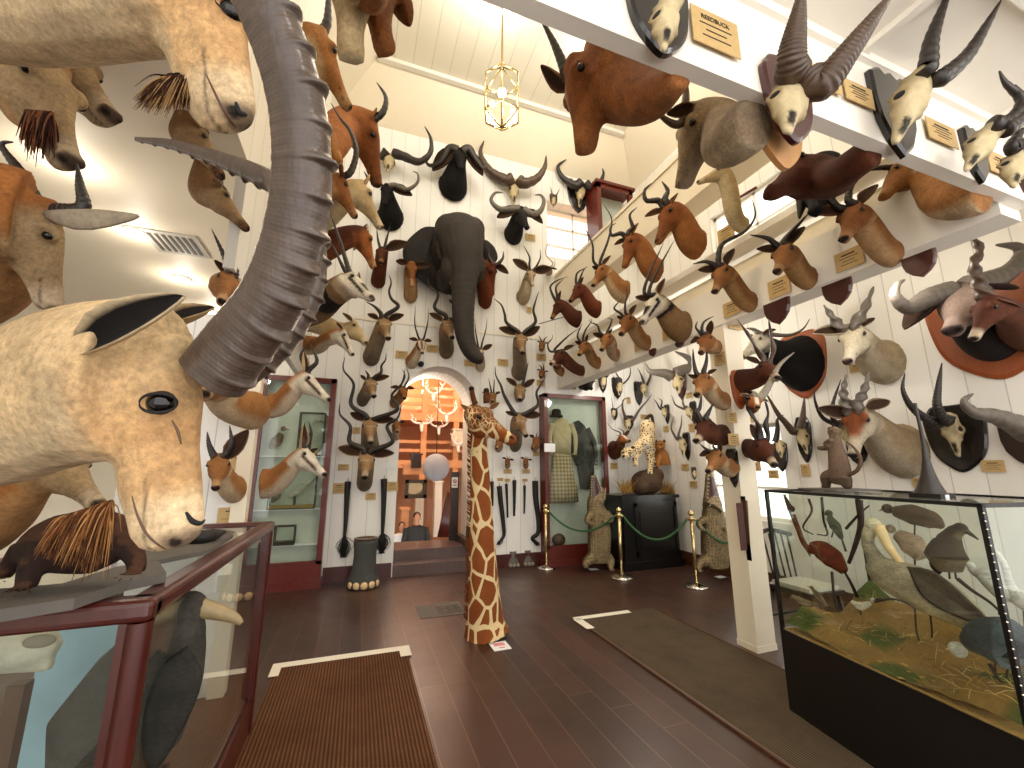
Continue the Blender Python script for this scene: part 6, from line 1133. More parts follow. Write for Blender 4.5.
ew = .02 / KL; ev = .02 / KW; fr = MB()
for u in (0, 1 - ew):
    for v in (0, 1 - ev): kbox(fr, u, u + ew, v, v + ev, KB - .02, KT)
for z in (KT - .018, KB - .02):
    for v in (0, 1 - ev): kbox(fr, 0, 1, v, v + ev, z, z + .018)
    for u in (0, 1 - ew): kbox(fr, u, u + ew, 0, 1, z, z + .018)
fr.build('frame', 'steel_black', kc, smooth=False, color=False)
st_ = MB()
for i in range(26): st_.ball(kp(0, 0, KB + .04 + i * (KT - KB - .08) / 25) - kx * .002 - ky * .002, .0045, None, 6, 4)
st_.build('studs', 'chrome', kc, color=False)['kind'] = 'stuff'
for a_ in ((ew, 1 - ew, .006, .012), (ew, 1 - ew, .988, .994)): b = MB(); kbox(b, a_[0], a_[1], a_[2], a_[3], KB, KT - .018); b.build('glass_pane', 'glass', kc, smooth=False, color=False)
for a_ in ((.004, .008), (.992, .996)): b = MB(); kbox(b, a_[0], a_[1], ev, 1 - ev, KB, KT - .018); b.build('glass_pane', 'glass', kc, smooth=False, color=False)
b = MB(); kbox(b, ew, 1 - ew, ev, 1 - ev, KT - .012, KT - .006); b.build('glass_pane', 'glass', kc, smooth=False, color=False)
# marsh ground
g = MB(); nu, nv = 40, 26; R_ = []; rg = np.random.RandomState(11)
def gh(u, v): return KB + .02 + .10 * math.sin(u * 7 + 1) * math.sin(v * 5 + .5) ** 2 + .16 * v * v + .05 * math.sin(u * 17 + v * 9) * v
for i in range(nu):
    R_.append([kp(.02 + .96 * i / (nu - 1), .03 + .94 * j / (nv - 1), max(gh(i / (nu - 1), j / (nv - 1)), KB + .004) + rg.normal(0, .004)) for j in range(nv)])
V_ = np.array(R_); F_ = [(i * nv + j, i * nv + j + 1, (i + 1) * nv + j + 1, (i + 1) * nv + j) for i in range(nu - 1) for j in range(nv - 1)]
cols = np.array([[lin('#8a6a38') * (1 - k) + lin('#4c5524') * k for j in range(nv) for k in [float(sm(math.sin(i * .33 + 2) * math.sin(j * .3 + 1), .1, .6))]] for i in range(nu)]).reshape(-1, 3)
o = g.add(V_.reshape(-1, 3), F_, 0, cols).build('marsh_ground', 'hide', None, kp(.5, .5, KB)); tag(o, 'mossy straw-strewn marsh ground inside the right glass case', 'ground', kind='stuff')
gr = MB()
for i in range(520):
    u, v = rg.rand(2) * .92 + .04; p = kp(u, v, gh(u, v)); d_ = nrm(rg.normal(0, 1, 3) * V3(1, 1, .35) + V3(0, 0, .25)); L_ = .03 + .09 * rg.rand(); gr.tube([p, p + d_ * L_ * .5 + V3(0, 0, .008), p + d_ * L_], [.0016, .0014, .0005], 4, col=lin(['#b8944f', '#8d7440', '#d2b878', '#6b6a35'][i % 4]))
o = gr.build('dry_reeds', 'fur', None, kp(.5, .5, KB + .02)); tag(o, 'dry reed litter scattered on the marsh ground', 'reeds', kind='stuff')
def fK(v):
    """measured pixel of crop e -> point in the case's lengthwise plane at depth share v"""
    Q = kp(0, v, 0)
    def f(x, y, d=0.):
        r = ray(*px('e', x, y)); n_ = kx; t_ = ((Q + kx * d - CO) @ n_) / (r @ n_); return CO + r * t_
    return f
f5, f7, f8, f3 = fK(.42), fK(.62), fK(.82), fK(.25); s5 = depth(f5(550, 350)) / FPX / 3.49
bird('pelican', 'large grey-white pelican with a long bill resting on its chest', f5, s5, [(395, 290), (450, 330), (540, 370), (640, 420), (740, 480), (800, 512)], [40, 62, 72, 66, 42, 14], '#a3957f', '#d8c79f', neck=[(430, 320), (395, 260), (375, 215), (385, 170)], nr=[44, 26, 20, 22], head=(395, 155), hr=26, beak=[(412, 160), (450, 235), (500, 300), (545, 362)], bkr=20, headcol='#dccfae', wing=([(510, 300, -.07), (610, 320, -.1), (720, 410, -.08), (800, 500, -.04), (690, 480, -.1), (570, 410, -.11)],), wcol='#5f5345', legs=([(540, 430), (545, 520), (555, 560)], [(590, 440), (600, 520), (600, 550)]), bmat='nail', cat='pelican')
bird('brown_duck', 'chestnut duck hung from a branch at the left of the bird case', f5, s5, [(180, 230), (215, 245), (255, 275), (295, 320)], [20, 42, 44, 18], '#6b2c15', neck=[(195, 240), (175, 245), (150, 215), (130, 160), (115, 120)], nr=[22, 12, 11, 10], head=(108, 100), hr=17, beak=[(104, 90), (95, 70), (88, 55)], bkr=9, bmat='twig', headcol='#57200f', tailp=[(295, 320), (320, 365), (340, 410)], wcol='#2a1a14', legs=([(250, 320), (258, 400), (266, 455)],), legr=5)
bird('dark_heron', 'dark brown standing heron with a slim bill behind the pelican', f7, s5, [(665, 320), (650, 265), (655, 215)], [34, 62, 40], '#3c2d22', '#7a6a52', neck=[(660, 215), (672, 190), (690, 172)], nr=[36, 24, 20], head=(700, 170), hr=20, beak=[(715, 175), (740, 192), (762, 208)], bkr=9, bmat='twig', wing=([(610, 210, -.03), (590, 290, -.03), (625, 330, -.03), (650, 290, -.04), (650, 220, -.03)],), wcol='#2a201a', legs=([(660, 320), (662, 345)], [(680, 315), (684, 345)]))
bird('white_egret', 'white egret beside the pelican tail, nearer of two', f8, s5, [(760, 320), (800, 345), (850, 390), (900, 420)], [18, 30, 32, 12], '#e6e2d8', neck=[(765, 330), (745, 320), (735, 305)], nr=[16, 11, 10], head=(735, 298), hr=13, beak=[(726, 296), (706, 290)], bkr=5, legs=([(830, 390), (835, 470)], [(850, 395), (852, 480)]))
bird('white_egret', 'white egret at the back right corner of the bird case', f8, s5, [(880, 390), (920, 420), (960, 470)], [16, 32, 14], '#dcd8cc', neck=[(885, 395), (865, 340), (850, 290), (830, 260)], nr=[16, 10, 9, 9], head=(822, 255), hr=12, beak=[(822, 268), (826, 300)], bkr=5, legs=([(920, 440), (925, 520)],))
bird('blue_grey_goose', 'blue-grey goose with a pale head low at the right of the case', f3, s5 * .85, [(720, 570), (790, 560), (870, 575), (930, 610)], [26, 66, 84, 40], '#4a5358', '#6a6f70', head=(690, 592), hr=26, beak=[(672, 592), (650, 590)], bkr=10, headcol='#d5cfc0', bmat='nail', wing=([(780, 540, -.05), (880, 545, -.06), (960, 610, -.05), (880, 625, -.07), (800, 600, -.07)],), wcol='#39434a', legs=([(820, 630), (822, 690)], [(870, 630), (860, 690)]))
bird('small_wader', 'small pale speckled wader at the left front of the bird case', f5, s5, [(125, 410), (150, 425), (185, 432)], [9, 16, 8], '#8d7b64', '#d8cfbc', head=(118, 408), hr=10, beak=[(110, 410), (98, 416)], bkr=3, legs=([(150, 438), (152, 462)],))
bird('small_wader', 'small brown wader with raised tail beside the pale one', f5, s5, [(185, 385), (205, 405), (235, 440)], [8, 14, 6], '#6a5842', '#a8977a', head=(180, 376), hr=9, beak=[(174, 374), (162, 370)], bkr=3, legs=([(210, 420), (212, 455)],))
bird('white_bill_bird', 'small white-breasted bird under the chestnut duck', f5, s5, [(320, 425), (350, 440), (385, 430)], [8, 16, 8], '#e4dccb', head=(395, 420), hr=10, beak=[(403, 418), (425, 412)], bkr=4, bmat='twig', legs=([(350, 450), (352, 470)],))
bird('grey_parrot', 'grey-green bird perched on the branch behind the chestnut duck', f7, s5, [(240, 130), (262, 160), (285, 205)], [14, 24, 10], '#6a6a58', head=(240, 116), hr=16, beak=[(228, 118), (218, 126)], bkr=5, tailp=[(285, 205), (295, 235), (300, 250)], legs=([(255, 180), (250, 200)],))
bird('brown_pheasant', 'mottled brown bird high at the back of the bird case', f8, s5, [(470, 110), (530, 120), (600, 140), (640, 165)], [22, 40, 34, 10], '#5a4636', '#7d6850', head=(445, 100), hr=20, beak=[(430, 102), (415, 108)], bkr=6, legs=([(540, 155), (538, 260)],))
bird('buff_ibis', 'buff long-plumed bird standing at the back of the bird case', f8, s5, [(480, 190), (530, 225), (570, 270)], [24, 46, 30], '#b59a80', '#cdb79a', head=(455, 170), hr=18, beak=[(442, 172), (424, 190)], bkr=6, legs=([(540, 270), (542, 330)],))
for i, (pts, r, l_) in enumerate(([[(85, 50), (100, 100), (140, 200), (175, 265)], 7, 'dark upright branch at the left of the bird case'], [[(345, 70), (352, 150), (335, 220), (310, 290)], 14, 'thick dark branch left of the pelican'], [[(170, 65), (180, 110), (150, 165), (185, 190)], 6, 'thin curved twig behind the chestnut duck'], [[(215, 60), (222, 140), (235, 190), (200, 190)], 6, 'forked twig carrying the grey-green bird'], [[(300, 170), (345, 120), (380, 90)], 6, 'rising twig behind the pelican head'], [[(400, 425), (460, 415), (510, 430), (540, 450)], 4, 'low black arched twig in front of the pelican'], [[(690, 345), (740, 385), (800, 425), (850, 470)], 6, 'long reddish reed stem under the egret'], [[(800, 640), (830, 690), (880, 740)], 5, 'dry crooked stick low at the right of the bird case'])):
    P = catmull([f7(*p_) if i < 5 else f3(*p_) for p_ in pts], 6); o = MB().tube(P, np.linspace(r, r * .5, len(P)) * s5, 8).build('branch', 'twig', None, P[0], color=False); tag(o, l_, 'branch', 'branches in the bird case')
# things standing on that case
def fM(v=.5):
    Q = kp(0, v, 0)
    def f(k, x, y, d=0.):
        r = ray(*px(k, x, y)); t_ = ((Q + kx * d - CO) @ kx) / (r @ kx); return CO + r * t_
    return f
fm = fM(.55); zt2 = KT + .012; fmk = lambda x, y, d=0.: fm('K', x, y, d); sk = depth(fmk(640, 600)) / FPX / 4.27
bb = MB(); kbox(bb, .72, .96, .3, .75, KT + .001, KT + .012); o = bb.build('stand_board', 'board_grey', None, kp(.8, .5, KT), smooth=False, color=False); tag(o, 'thin dark board under the standing mongoose', 'board')
mb = MB(); C_ = catmull([fmk(640, 700), fmk(640, 650), fmk(632, 590), fmk(622, 545), fmk(617, 488)], 6); mb.tube(C_, np.interp(np.linspace(0, 1, len(C_)), [0, .3, .55, .8, 1], [36, 40, 34, 27, 19]) * sk, 16)
mb.ball(fmk(616, 480), np.array([23, 26, 20]) * sk); mb.tube(catmull([fmk(616, 482), fmk(604, 468), fmk(592, 464)], 4), np.linspace(22, 9, 9) * sk, 12)
mb.tube(catmull([fmk(612, 535), fmk(590, 545), fmk(560, 548), fmk(545, 546)], 5), np.linspace(15, 8, 16) * sk, 10); mb.tube(catmull([fmk(600, 540, -.03), fmk(580, 530, -.04), fmk(600, 510, -.05)], 5), np.linspace(15, 8, 11) * sk, 10)
mb.tube(catmull([fmk(610, 660, -.02), fmk(580, 670, -.03), fmk(582, 705, -.03), fmk(572, 716, -.03)], 5), np.linspace(26, 12, 16) * sk, 12); mb.tube(catmull([fmk(660, 680), fmk(672, 705), fmk(684, 716)], 5), np.linspace(28, 12, 11) * sk, 12)
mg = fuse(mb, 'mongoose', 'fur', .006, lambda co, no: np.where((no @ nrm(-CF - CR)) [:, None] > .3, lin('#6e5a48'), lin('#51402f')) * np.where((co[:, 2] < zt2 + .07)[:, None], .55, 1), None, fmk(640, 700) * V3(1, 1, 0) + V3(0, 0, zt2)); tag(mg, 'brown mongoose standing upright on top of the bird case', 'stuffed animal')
P = catmull([fmk(670, 665), fmk(715, 640), fmk(728, 590), fmk(700, 545), fmk(668, 520)], 6); MB().tube(P, np.linspace(9, 3, len(P)) * sk, 8, col=lin('#6b5140')).build('tail', 'fur', mg)
for q in (-1, 1): mkear(mg, fmk(622 + q * 12, 464), fmk(624 + q * 18, 450), -CF, .02, '#7d5c42')
MB().ball(fmk(606, 474, -.04), 3.2 * sk, None, 8, 6).build('eye', 'eye', mg, color=False)
fl = lambda x, y, d=0.: fm('L', x, y, d); sl = depth(fl(400, 600)) / FPX / 4.517
hs = empty('horn_stand', fl(405, 708), 'tall black horn tapering upward on the bird case', 'horn')
mkhorn(hs, [fl(410, 702), fl(402, 640), (fl(388, 540)), fl(368, 420), fl(345, 320), fl(338, 285)], 62 * sl, 0, 'horn_dark', tipr=.11, power=4.2); bp = fl(415, 702); MB().box((-.07, -.07, -.012), (.07, .07, .012), o=bp).build('base', 'black_wood', hs, smooth=False, color=False); MB().box((-.03, -.0745, -.008), (.0, -.07, .008), o=bp).build('tag', 'cloth_white', hs, smooth=False, color=False)
# spindle-back chair behind the case
wc = empty('windsor_chair', (4.0, 3.0, 0), 'dark spindle-back wooden chair with a pale cushion behind the bird case', 'chair')
def cb(x, y, z): return V3(4.0 + x, 3.0 + y, z)
MB().box((-.22, -.22, .43), (.22, .22, .465), o=cb(0, 0, 0)).build('seat', 'dark_wood', wc, smooth=False, color=False)
for sx_ in (-1, 1):
    for sy in (-1, 1): MB().tube([cb(sx_ * .18, sy * .18, .43), cb(sx_ * .23, sy * .23, .0)], [.02, .015], 10).build('leg', 'dark_wood', wc, color=False)
for sy in (-1, 1): MB().tube([cb(-.2, sy * .2, .18), cb(.2, sy * .2, .18)], .011, 8).build('stretcher', 'dark_wood', wc, color=False)
for i in range(6): MB().tube([cb(-.19 + i * .076, .2, .46), cb(-.21 + i * .084, .27, .9)], .009, 8).build('spindle', 'dark_wood', wc, color=False)
MB().tube(catmull([cb(-.24, .25, .88), cb(0, .3, .93), cb(.24, .25, .88)], 6), .022, 10).build('top_rail', 'dark_wood', wc, color=False)
MB().box((-.19, -.19, .466), (.19, .17, .5), o=cb(0, 0, 0)).build('cushion', 'cushion', wc, color=False, smooth=False)
# long brown wooden plaque on the pillar
def fa(x, y): return q3('a', x, y, 1, PY0)
pl = empty('wooden_plaque', fa(290, 700) , 'tall narrow brown wooden case with a pointed top hung on the pillar', 'wall case')
pts = [(250, 590), (268, 560), (290, 552), (320, 572), (338, 580), (338, 860), (325, 880), (345, 905), (345, 962), (262, 955), (258, 900), (268, 878), (262, 860)]
P = [fa(x, y) + V3(0, -.05, 0) for x, y in pts]; P = [V3(min(max(p_[0], PX0 - .01), PX1 + .01), p_[1], p_[2]) for p_ in P]
MB().prism(P[::-1], V3(0, -1, 0), .05).build('case', 'brown_wood', pl, smooth=False, color=False)
pc = fa(298, 740); MB().box((-.035, -.056, -.2), (.035, -.05, .2), o=pc).build('panel', 'mahogany', pl, smooth=False, color=False)
# ------------------------------------------------------------------ black pedestal with the leopard group
YP = 5.8
p0, p1 = q3('N', 266, 460, 1, YP), q3('N', 432, 455, 1, YP); PZ = p0[2]
pe = empty('pedestal', ((p0[0] + p1[0]) / 2, YP + .25, 0), 'black panelled wooden pedestal under the leopard group', 'pedestal')
x0, x1 = p0[0] + .04, p1[0] - .02
MB().box((x0, YP, .1), (x1, YP + .6, PZ - .05)).build('body', 'black_wood', pe, smooth=False, color=False); MB().box((x0 - .05, YP - .05, 0), (x1 + .05, YP + .62, .12)).build('plinth', 'black_wood', pe, smooth=False, color=False); MB().box((x0 - .04, YP - .04, PZ - .05), (x1 + .04, YP + .62, PZ)).build('top', 'black_wood', pe, smooth=False, color=False)
f = MB(); xm = x0 + (x1 - x0) * .2; f.box((xm, YP - .02, .2), (xm + .05, YP, PZ - .12)).box((x1 - .06, YP - .02, .2), (x1 - .01, YP, PZ - .12)).box((xm, YP - .02, .2), (x1 - .01, YP, .26)).box((xm, YP - .02, PZ - .18), (x1 - .01, YP, PZ - .12)).box((xm + .1, YP - .012, .32), (x1 - .1, YP, PZ - .26)); f.build('panel', 'black_wood', pe, smooth=False, color=False)
f1 = fp('X', 1, 6.05); sx_ = depth(f1(260, 700)) / FPX / 6.4
fn = fp('N', 1, 6.05); sn = depth(fn(340, 400)) / FPX / 2.954
mb = MB(); mb.ball(fn(345, 420), np.array([46, 46, 36]) * sn); mb.ball(fn(365, 400), np.array([26, 36, 26]) * sn); mb.ball(fn(322, 430, -.08), np.array([26, 30, 26]) * sn)
rk = fuse(mb, 'display_rock', 'hide', .012, lambda co, no: np.tile(lin('#4f3b2a'), (len(co), 1)), None, fn(345, 450)); tag(rk, 'dark brown rock on the black pedestal beneath the leopard', 'rock')
gt = MB(); rg = np.random.RandomState(2)
for i in range(420):
    x = rg.choice([rg.uniform(272, 308), rg.uniform(388, 428)]); p = fn(x, 452, rg.uniform(-.12, .2)); h_ = rg.uniform(.08, .26); d_ = V3(rg.normal(0, .35), rg.normal(0, .3), 1); gt.tube(catmull([p, p + d_ * h_ * .5, p + d_ * h_ + V3(rg.normal(0, .02), 0, -.02)], 3), np.linspace(.005, .001, 7), 4, col=lin(['#b98642', '#d2a85f', '#8d6a30'][i % 3]))
o = gt.build('dry_grass', 'fur', None, fn(345, 452)); tag(o, 'tufts of dry golden grass on the pedestal around the rock', 'grass', kind='stuff')
plain('spot', '#17110d', .8)
mb = MB(); body = [f1(255, 660), f1(265, 610), f1(285, 560), f1(300, 530)]; C_ = catmull([f1(285, 690, -.1), f1(300, 620), f1(302, 560), f1(285, 525, .06)], 6); mb.tube(C_, np.interp(np.linspace(0, 1, len(C_)), [0, .4, .75, 1], [44, 50, 50, 30]) * sx_, 18)
mb.tube(catmull([f1(285, 650), f1(240, 690, -.08), f1(190, 720, -.14)], 5), np.linspace(42, 30, 11) * sx_, 14); mb.ball(f1(176, 726, -.2), np.array([42, 40, 38]) * sx_); mb.ball(f1(158, 745, -.28), np.array([24, 22, 18]) * sx_); mb.ball(f1(160, 755, -.26), np.array([20, 20, 12]) * sx_)
for pts, r0 in (([(300, 690, -.05), (318, 760, -.08), (322, 820, -.1), (318, 850, -.14)], 24), ([(255, 700, -.12), (225, 760, -.16), (228, 800, -.18)], 22), ([(320, 560, .02), (335, 620, .06), (330, 700, .06), (338, 780, .02)], 26)):
    C_ = catmull([f1(*p_) for p_ in pts], 6); mb.tube(C_, np.linspace(r0, r0 * .6, len(C_)) * sx_, 12); mb.ball(C_[-1], np.array([r0 * .8, r0 * .9, r0 * .5]) * sx_)
lp = fuse(mb, 'leopard', 'fur', .012, lambda co, no: np.where((no[:, 2] < -.3)[:, None], lin('#eee6d4'), lin('#dcc296')), None, fn(345, 440)); tag(lp, 'pale spotted leopard climbing down over the rock on the pedestal', 'leopard')
t = NT('leopard_coat'); a_ = t.n('ShaderNodeAttribute', attribute_name='Col').outputs['Color']; v_ = t.n('ShaderNodeTexVoronoi', {'Scale': 26., 'Randomness': .7}); t.set(v_.inputs['Vector'], t.coord()); sp = t.math('LESS_THAN', v_.outputs['Distance'], .36); t.bsdf(t.mix(sp, a_, lin('#1d140d')), .85)
lp.data.materials.clear(); lp.data.materials.append(MAT['leopard_coat'])
C_ = catmull([f1(290, 520, .06), f1(310, 490, .08), f1(330, 485, .06), f1(340, 530, .05), f1(345, 560, .04)], 6); MB().tube(C_, np.linspace(13, 8, len(C_)) * sx_, 10, col=lin('#3a2c1e')).build('tail', 'fur', lp)
for q in (-1, 1): MB().ball(f1(176 + q * 34, 692, -.18), np.array([13, 8, 14]) * sx_, None, 10, 6, col=lin('#2a1d12')).build('ear', 'fur', lp); MB().ball(f1(164 + q * 18, 722, -.285), 5.5 * sx_, None, 8, 6).build('eye', 'eye', lp, color=False)
MB().ball(f1(152, 742, -.345), np.array([10, 7, 7]) * sx_, None, 8, 6).build('nose', 'hat', lp, color=False)
mb = MB(); mb.tube(catmull([f1(400, 800, .1), f1(390, 730, .1), f1(385, 690, .1)], 5), np.interp(np.linspace(0, 1, 11), [0, .5, 1], [54, 44, 22]) * sx_, 14); mb.ball(f1(384, 672, .06), np.array([34, 32, 31]) * sx_); mb.ball(f1(376, 690, -.04), np.array([18, 20, 14]) * sx_); mb.ball(f1(366, 684, .0), np.array([16, 16, 14]) * sx_); mb.ball(f1(400, 686, .0), np.array([16, 16, 14]) * sx_); mb.tube(catmull([f1(380, 740, .0), f1(370, 790, -.05), f1(368, 815, -.06)], 4), np.linspace(20, 12, 9) * sx_, 10)
cl = fuse(mb, 'lion_cub', 'fur', .012, lambda co, no: np.tile(lin('#a9713a'), (len(co), 1)), None, f1(400, 810, .1)); tag(cl, 'tawny wild cat sitting behind the leopard on the pedestal', 'wild cat')
for q in (-1, 1): MB().ball(f1(385 + q * 26, 648, .08), np.array([10, 6, 12]) * sx_, None, 10, 6, col=lin('#5b3a1e')).build('ear', 'fur', cl); MB().ball(f1(378 + q * 14, 668, -.06), 4.5 * sx_, None, 8, 6).build('eye', 'eye', cl, color=False)
# ------------------------------------------------------------------ two crocodiles standing upright, jaws to the ceiling
def croc(k, Y, pts, rr, jaw, label, arms, feet, s_k):
    jaw = [(tip, base, w * 1.3) for tip, base, w in jaw]
    f = fp(k, 1, Y); s_ = depth(f(*pts[1])) / FPX / CROP[k][2] * s_k; mb = MB()
    C_ = catmull([f(*p_) for p_ in pts], 8); rad = np.interp(np.linspace(0, 1, len(C_)), np.linspace(0, 1, len(rr)), rr) * s_; mb.tube(C_, np.stack([rad, rad * .75], 1), 20, V3(1, 0, 0))
    for q, (tip, base, w) in enumerate(jaw): K = catmull([f(*base), (f(*base) + f(*tip)) / 2 + V3(0, -.01, 0), f(*tip)], 5); mb.tube(K, np.stack([np.linspace(w, w * .35, len(K)), np.linspace(w * .5, w * .25, len(K))], 1) * s_, 14, V3(1, 0, 0))
    for a_ in arms: K = catmull([f(*p_) for p_ in a_], 5); mb.tube(K, np.linspace(11, 6, len(K)) * s_, 10)
    for a_ in feet:
        K = catmull([f(*p_) for p_ in a_], 5); mb.tube(K, np.linspace(18, 8, len(K)) * s_, 12)
        for j in (-1, 0, 1): mb.tube([K[-1], K[-1] + V3(j * 9, -14, -1) * s_], [4 * s_, 2 * s_], 6)
    def cf(co, no): 
        k_ = sm(-no[:, 1], .2, .7)[:, None]; C = lin('#6b5a3c') * (1 - k_) + lin('#a8926a') * k_; return C * (1 - .16 * (np.sin(co[:, 2] * 140 + np.sin(co[:, 0] * 60)) > .3))[:, None]
    b0_ = f(*pts[0]); o = fuse(mb, 'crocodile', 'scales', .012, cf, None, V3(b0_[0], Y, 0)); tag(o, label, 'crocodile', 'upright crocodiles by the rope')
    m_ = MB(); bA, bB = f(*jaw[0][1]), f(*jaw[1][1]); tA, tB = f(*jaw[0][0]), f(*jaw[1][0]); yy = V3(0, -.035, 0)
    w0 = jaw[0][2]; uu = np.linspace(.02, .9, 10); m_.tube([bA * (1 - u) + tA * u + V3(0, -(w0 * (.5 - .25 * u)) * s_ + .006, 0) for u in uu], np.stack([w0 * (1 - .65 * uu) * .78, np.full(10, 4.)], 1) * s_, 12, V3(1, 0, 0)); m_.build('mouth', 'shield_wine', o, color=False)
    tt = MB()
    for q, (tip, base, w) in enumerate(jaw):
        for sd in (-1, 1):
            for u in np.linspace(.15, .95, 8): p = f(*base) * (1 - u) + f(*tip) * u + V3(sd * w * (1 - .62 * u) * .85, -w * .3, 0) * s_; tt.tube([p, p + V3(-sd * 2, -4, (4 if q else -1)) * s_], [2.2 * s_, .4 * s_], 5)
    tt.build('teeth', 'ivory', o, color=False)
    for sd in (-1, 1): MB().ball((bA + bB) / 2 + V3(sd * jaw[0][2] * .95, -.02, .02) , 5 * s_, None, 8, 6).build('eye', 'eye', o, color=False)
    return o
croc('N', 6.02, [(205, 658), (204, 620), (205, 570), (200, 520), (192, 485), (196, 462)], [26, 36, 37, 32, 26, 22], [((186, 400), (196, 470), 20), ((214, 438), (200, 478, -.06), 17)], 'brown crocodile standing upright with open jaws before the costume case', [[(225, 510), (240, 530, -.1), (215, 540, -.16)], [(180, 510), (168, 535, -.1), (190, 545, -.16)]], [[(185, 640), (168, 655, -.05), (160, 668, -.1)], [(225, 640), (238, 655, -.05), (236, 676, -.1)]], 1.)
croc('N', 4.8, [(552, 672), (548, 630), (545, 580), (542, 535), (540, 500), (540, 480)], [38, 47, 46, 40, 34, 30], [((528, 395), (536, 490), 27), ((546, 452), (541, 496, -.1), 25)], 'stout crocodile standing upright with open jaws beside the pillar', [[(570, 530), (600, 548, -.1), (575, 560, -.2)], [(512, 530), (498, 545, -.1), (515, 565, -.18)]], [[(520, 650), (500, 660, -.05), (496, 680, -.1)], [(585, 650), (600, 664, -.05), (602, 682, -.1)]], .95)
for k, x, y, l_ in (('N', 187, 677, 'small white card on the floor by the first crocodile'), ('N', 562, 700, 'small white card on the floor by the second crocodile')):
    c = q3(k, x, y, 2, .002); o = MB().box((-.07, -.05, 0), (.07, .05, .003), o=c).build('floor_card', 'cloth_white', None, c, smooth=False, color=False); tag(o, l_, 'notice card', 'cards on the floor')
# ------------------------------------------------------------------ far room behind the arch
def far(x, y, Y, k='h'): return q3(k, x, y, 1, Y)
sf = lambda Y: depth(far(200, 400, Y)) / FPX / 3.84
Yf = 9.2; s_ = sf(Yf); c = far(215, 412, Yf)
mb = MB(); mb.ball(c, np.array([52, 60, 52]) * s_, None, 20, 14); mb.ball(c + V3(-20, -20, -8) * s_, np.array([30, 30, 34]) * s_, None, 14, 10)
sph = fuse(mb, 'hanging_specimen', 'paint', .02, lambda co, no: np.tile(lin('#a5a6ac'), (len(co), 1)), None, c); tag(sph, 'big round pale grey specimen hanging in the orange room', 'specimen')
MB().tube([c + V3(0, 0, 45 * s_), V3(c[0], c[1], 5.4)], .008, 6).build('cord', 'steel_black', sph, color=False)
def antlers(x, y, Y, w, h, label, seed):
    rg = np.random.RandomState(seed); s_ = sf(Y); c = far(x, y, Y); e = empty('antler_trophy', c, label, 'antlers', 'white antlers in the far room')
    MB().tube(catmull([c + V3(0, 0, 8 * s_), c, c + V3(0, -8 * s_, -26 * s_)], 4), np.linspace(11, 5, 9) * s_, 10).build('skull', 'antler_white', e, color=False)
    for q in (-1, 1):
        b = MB(); main = catmull([c + V3(q * 4, 0, 6) * s_, c + V3(q * w * .5, 0, h * .3) * s_, c + V3(q * w * .8, -4, h * .7) * s_, c + V3(q * w * .6, 0, h) * s_], 6); b.tube(main, np.linspace(5, 2, len(main)) * s_, 8)
        for i in (5, 9, 13, 16): d_ = nrm(V3(q * rg.uniform(-.6, .9), rg.normal(0, .3), .8)); b.tube([main[i], main[i] + d_ * rg.uniform(14, 26) * s_], [3 * s_, 1 * s_], 6)
        b.build('antler', 'antler_white', e, color=False)
antlers(205, 135, 11.5, 42, 50, 'white skull with antlers highest under the arch', 1); antlers(160, 250, 11.8, 52, 30, 'white antlers on the left rail of the orange room', 2); antlers(255, 215, 11.6, 50, 55, 'white branching antlers right of the orange room centre', 3); antlers(225, 262, 11.9, 44, 34, 'white antlers low on the gallery rail beyond the arch', 4); antlers(300, 330, 11.7, 34, 50, 'white antlers above the dark sign post', 5)
c = far(138, 495, 10.5); s_ = sf(10.5); pe = empty('framed_painting', c, 'dark framed painting in the orange room', 'painting'); f = MB(); w_, h_ = 40 * s_, 34 * s_
f.box((-w_, -.03, -h_), (w_, .03, -h_ + .08), o=c).box((-w_, -.03, h_ - .08), (w_, .03, h_), o=c).box((-w_, -.03, -h_), (-w_ + .08, .03, h_), o=c).box((w_ - .08, -.03, -h_), (w_, .03, h_), o=c); f.build('frame', 'gold_frame', pe, smooth=False, color=False); MB().box((-w_, 0, -h_), (w_, .02, h_), o=c).build('canvas', 'canvas_art', pe, smooth=False, color=False); MB().ball(c + V3(-.05, -.01, .03), (.22, .012, .16), None, 14, 8).build('painted_shape', 'old_cream', pe, color=False)
for x0, x1, y0, y1, Y, mt, l_, nm in ((90, 172, 405, 440, 10.9, 'orange_wood', 'orange wooden cupboard top left in the far room', 'cupboard'), (78, 112, 575, 690, 9.8, 'orange_wood', 'orange wooden counter at the left of the far room', 'counter'), (130, 170, 520, 690, 11.2, 'ivory', 'cream leaning board behind the person in the far room', 'board'), (205, 240, 470, 680, 11.8, 'white_paint', 'white door panel at the back of the far room', 'panel'), (280, 318, 270, 330, 11.9, 'ivory', 'pale carved block on the right of the far room gallery', 'carving'), (120, 160, 365, 415, 10.8, 'dark_wood', 'dark bust-shaped block on the far room cupboard', 'bust')):
    A_, Z_ = far(x0, y1, Y), far(x1, y0, Y); o = MB().box((A_[0], Y, A_[2]), (Z_[0], Y + .3, Z_[2])); o.box((A_[0] - .03, Y - .03, Z_[2]), (Z_[0] + .03, Y + .32, Z_[2] + .04)); o = o.build(nm, mt, None, (A_ + Z_) / 2, smooth=False, color=False); tag(o, l_, nm)
tr_ = MB()
for i in range(7): 
    a_, b_ = far(225 + i * 7, 680, 9.4), far(262 + i * 1.5, 505 + i * 4, 9.4 + .05); tr_.tube([a_, b_], .03, 6)
o = tr_.build('leaning_fan', 'mahogany', None, far(240, 680, 9.4), color=False); tag(o, 'dark red slatted fan leaning behind the sign post', 'fan')
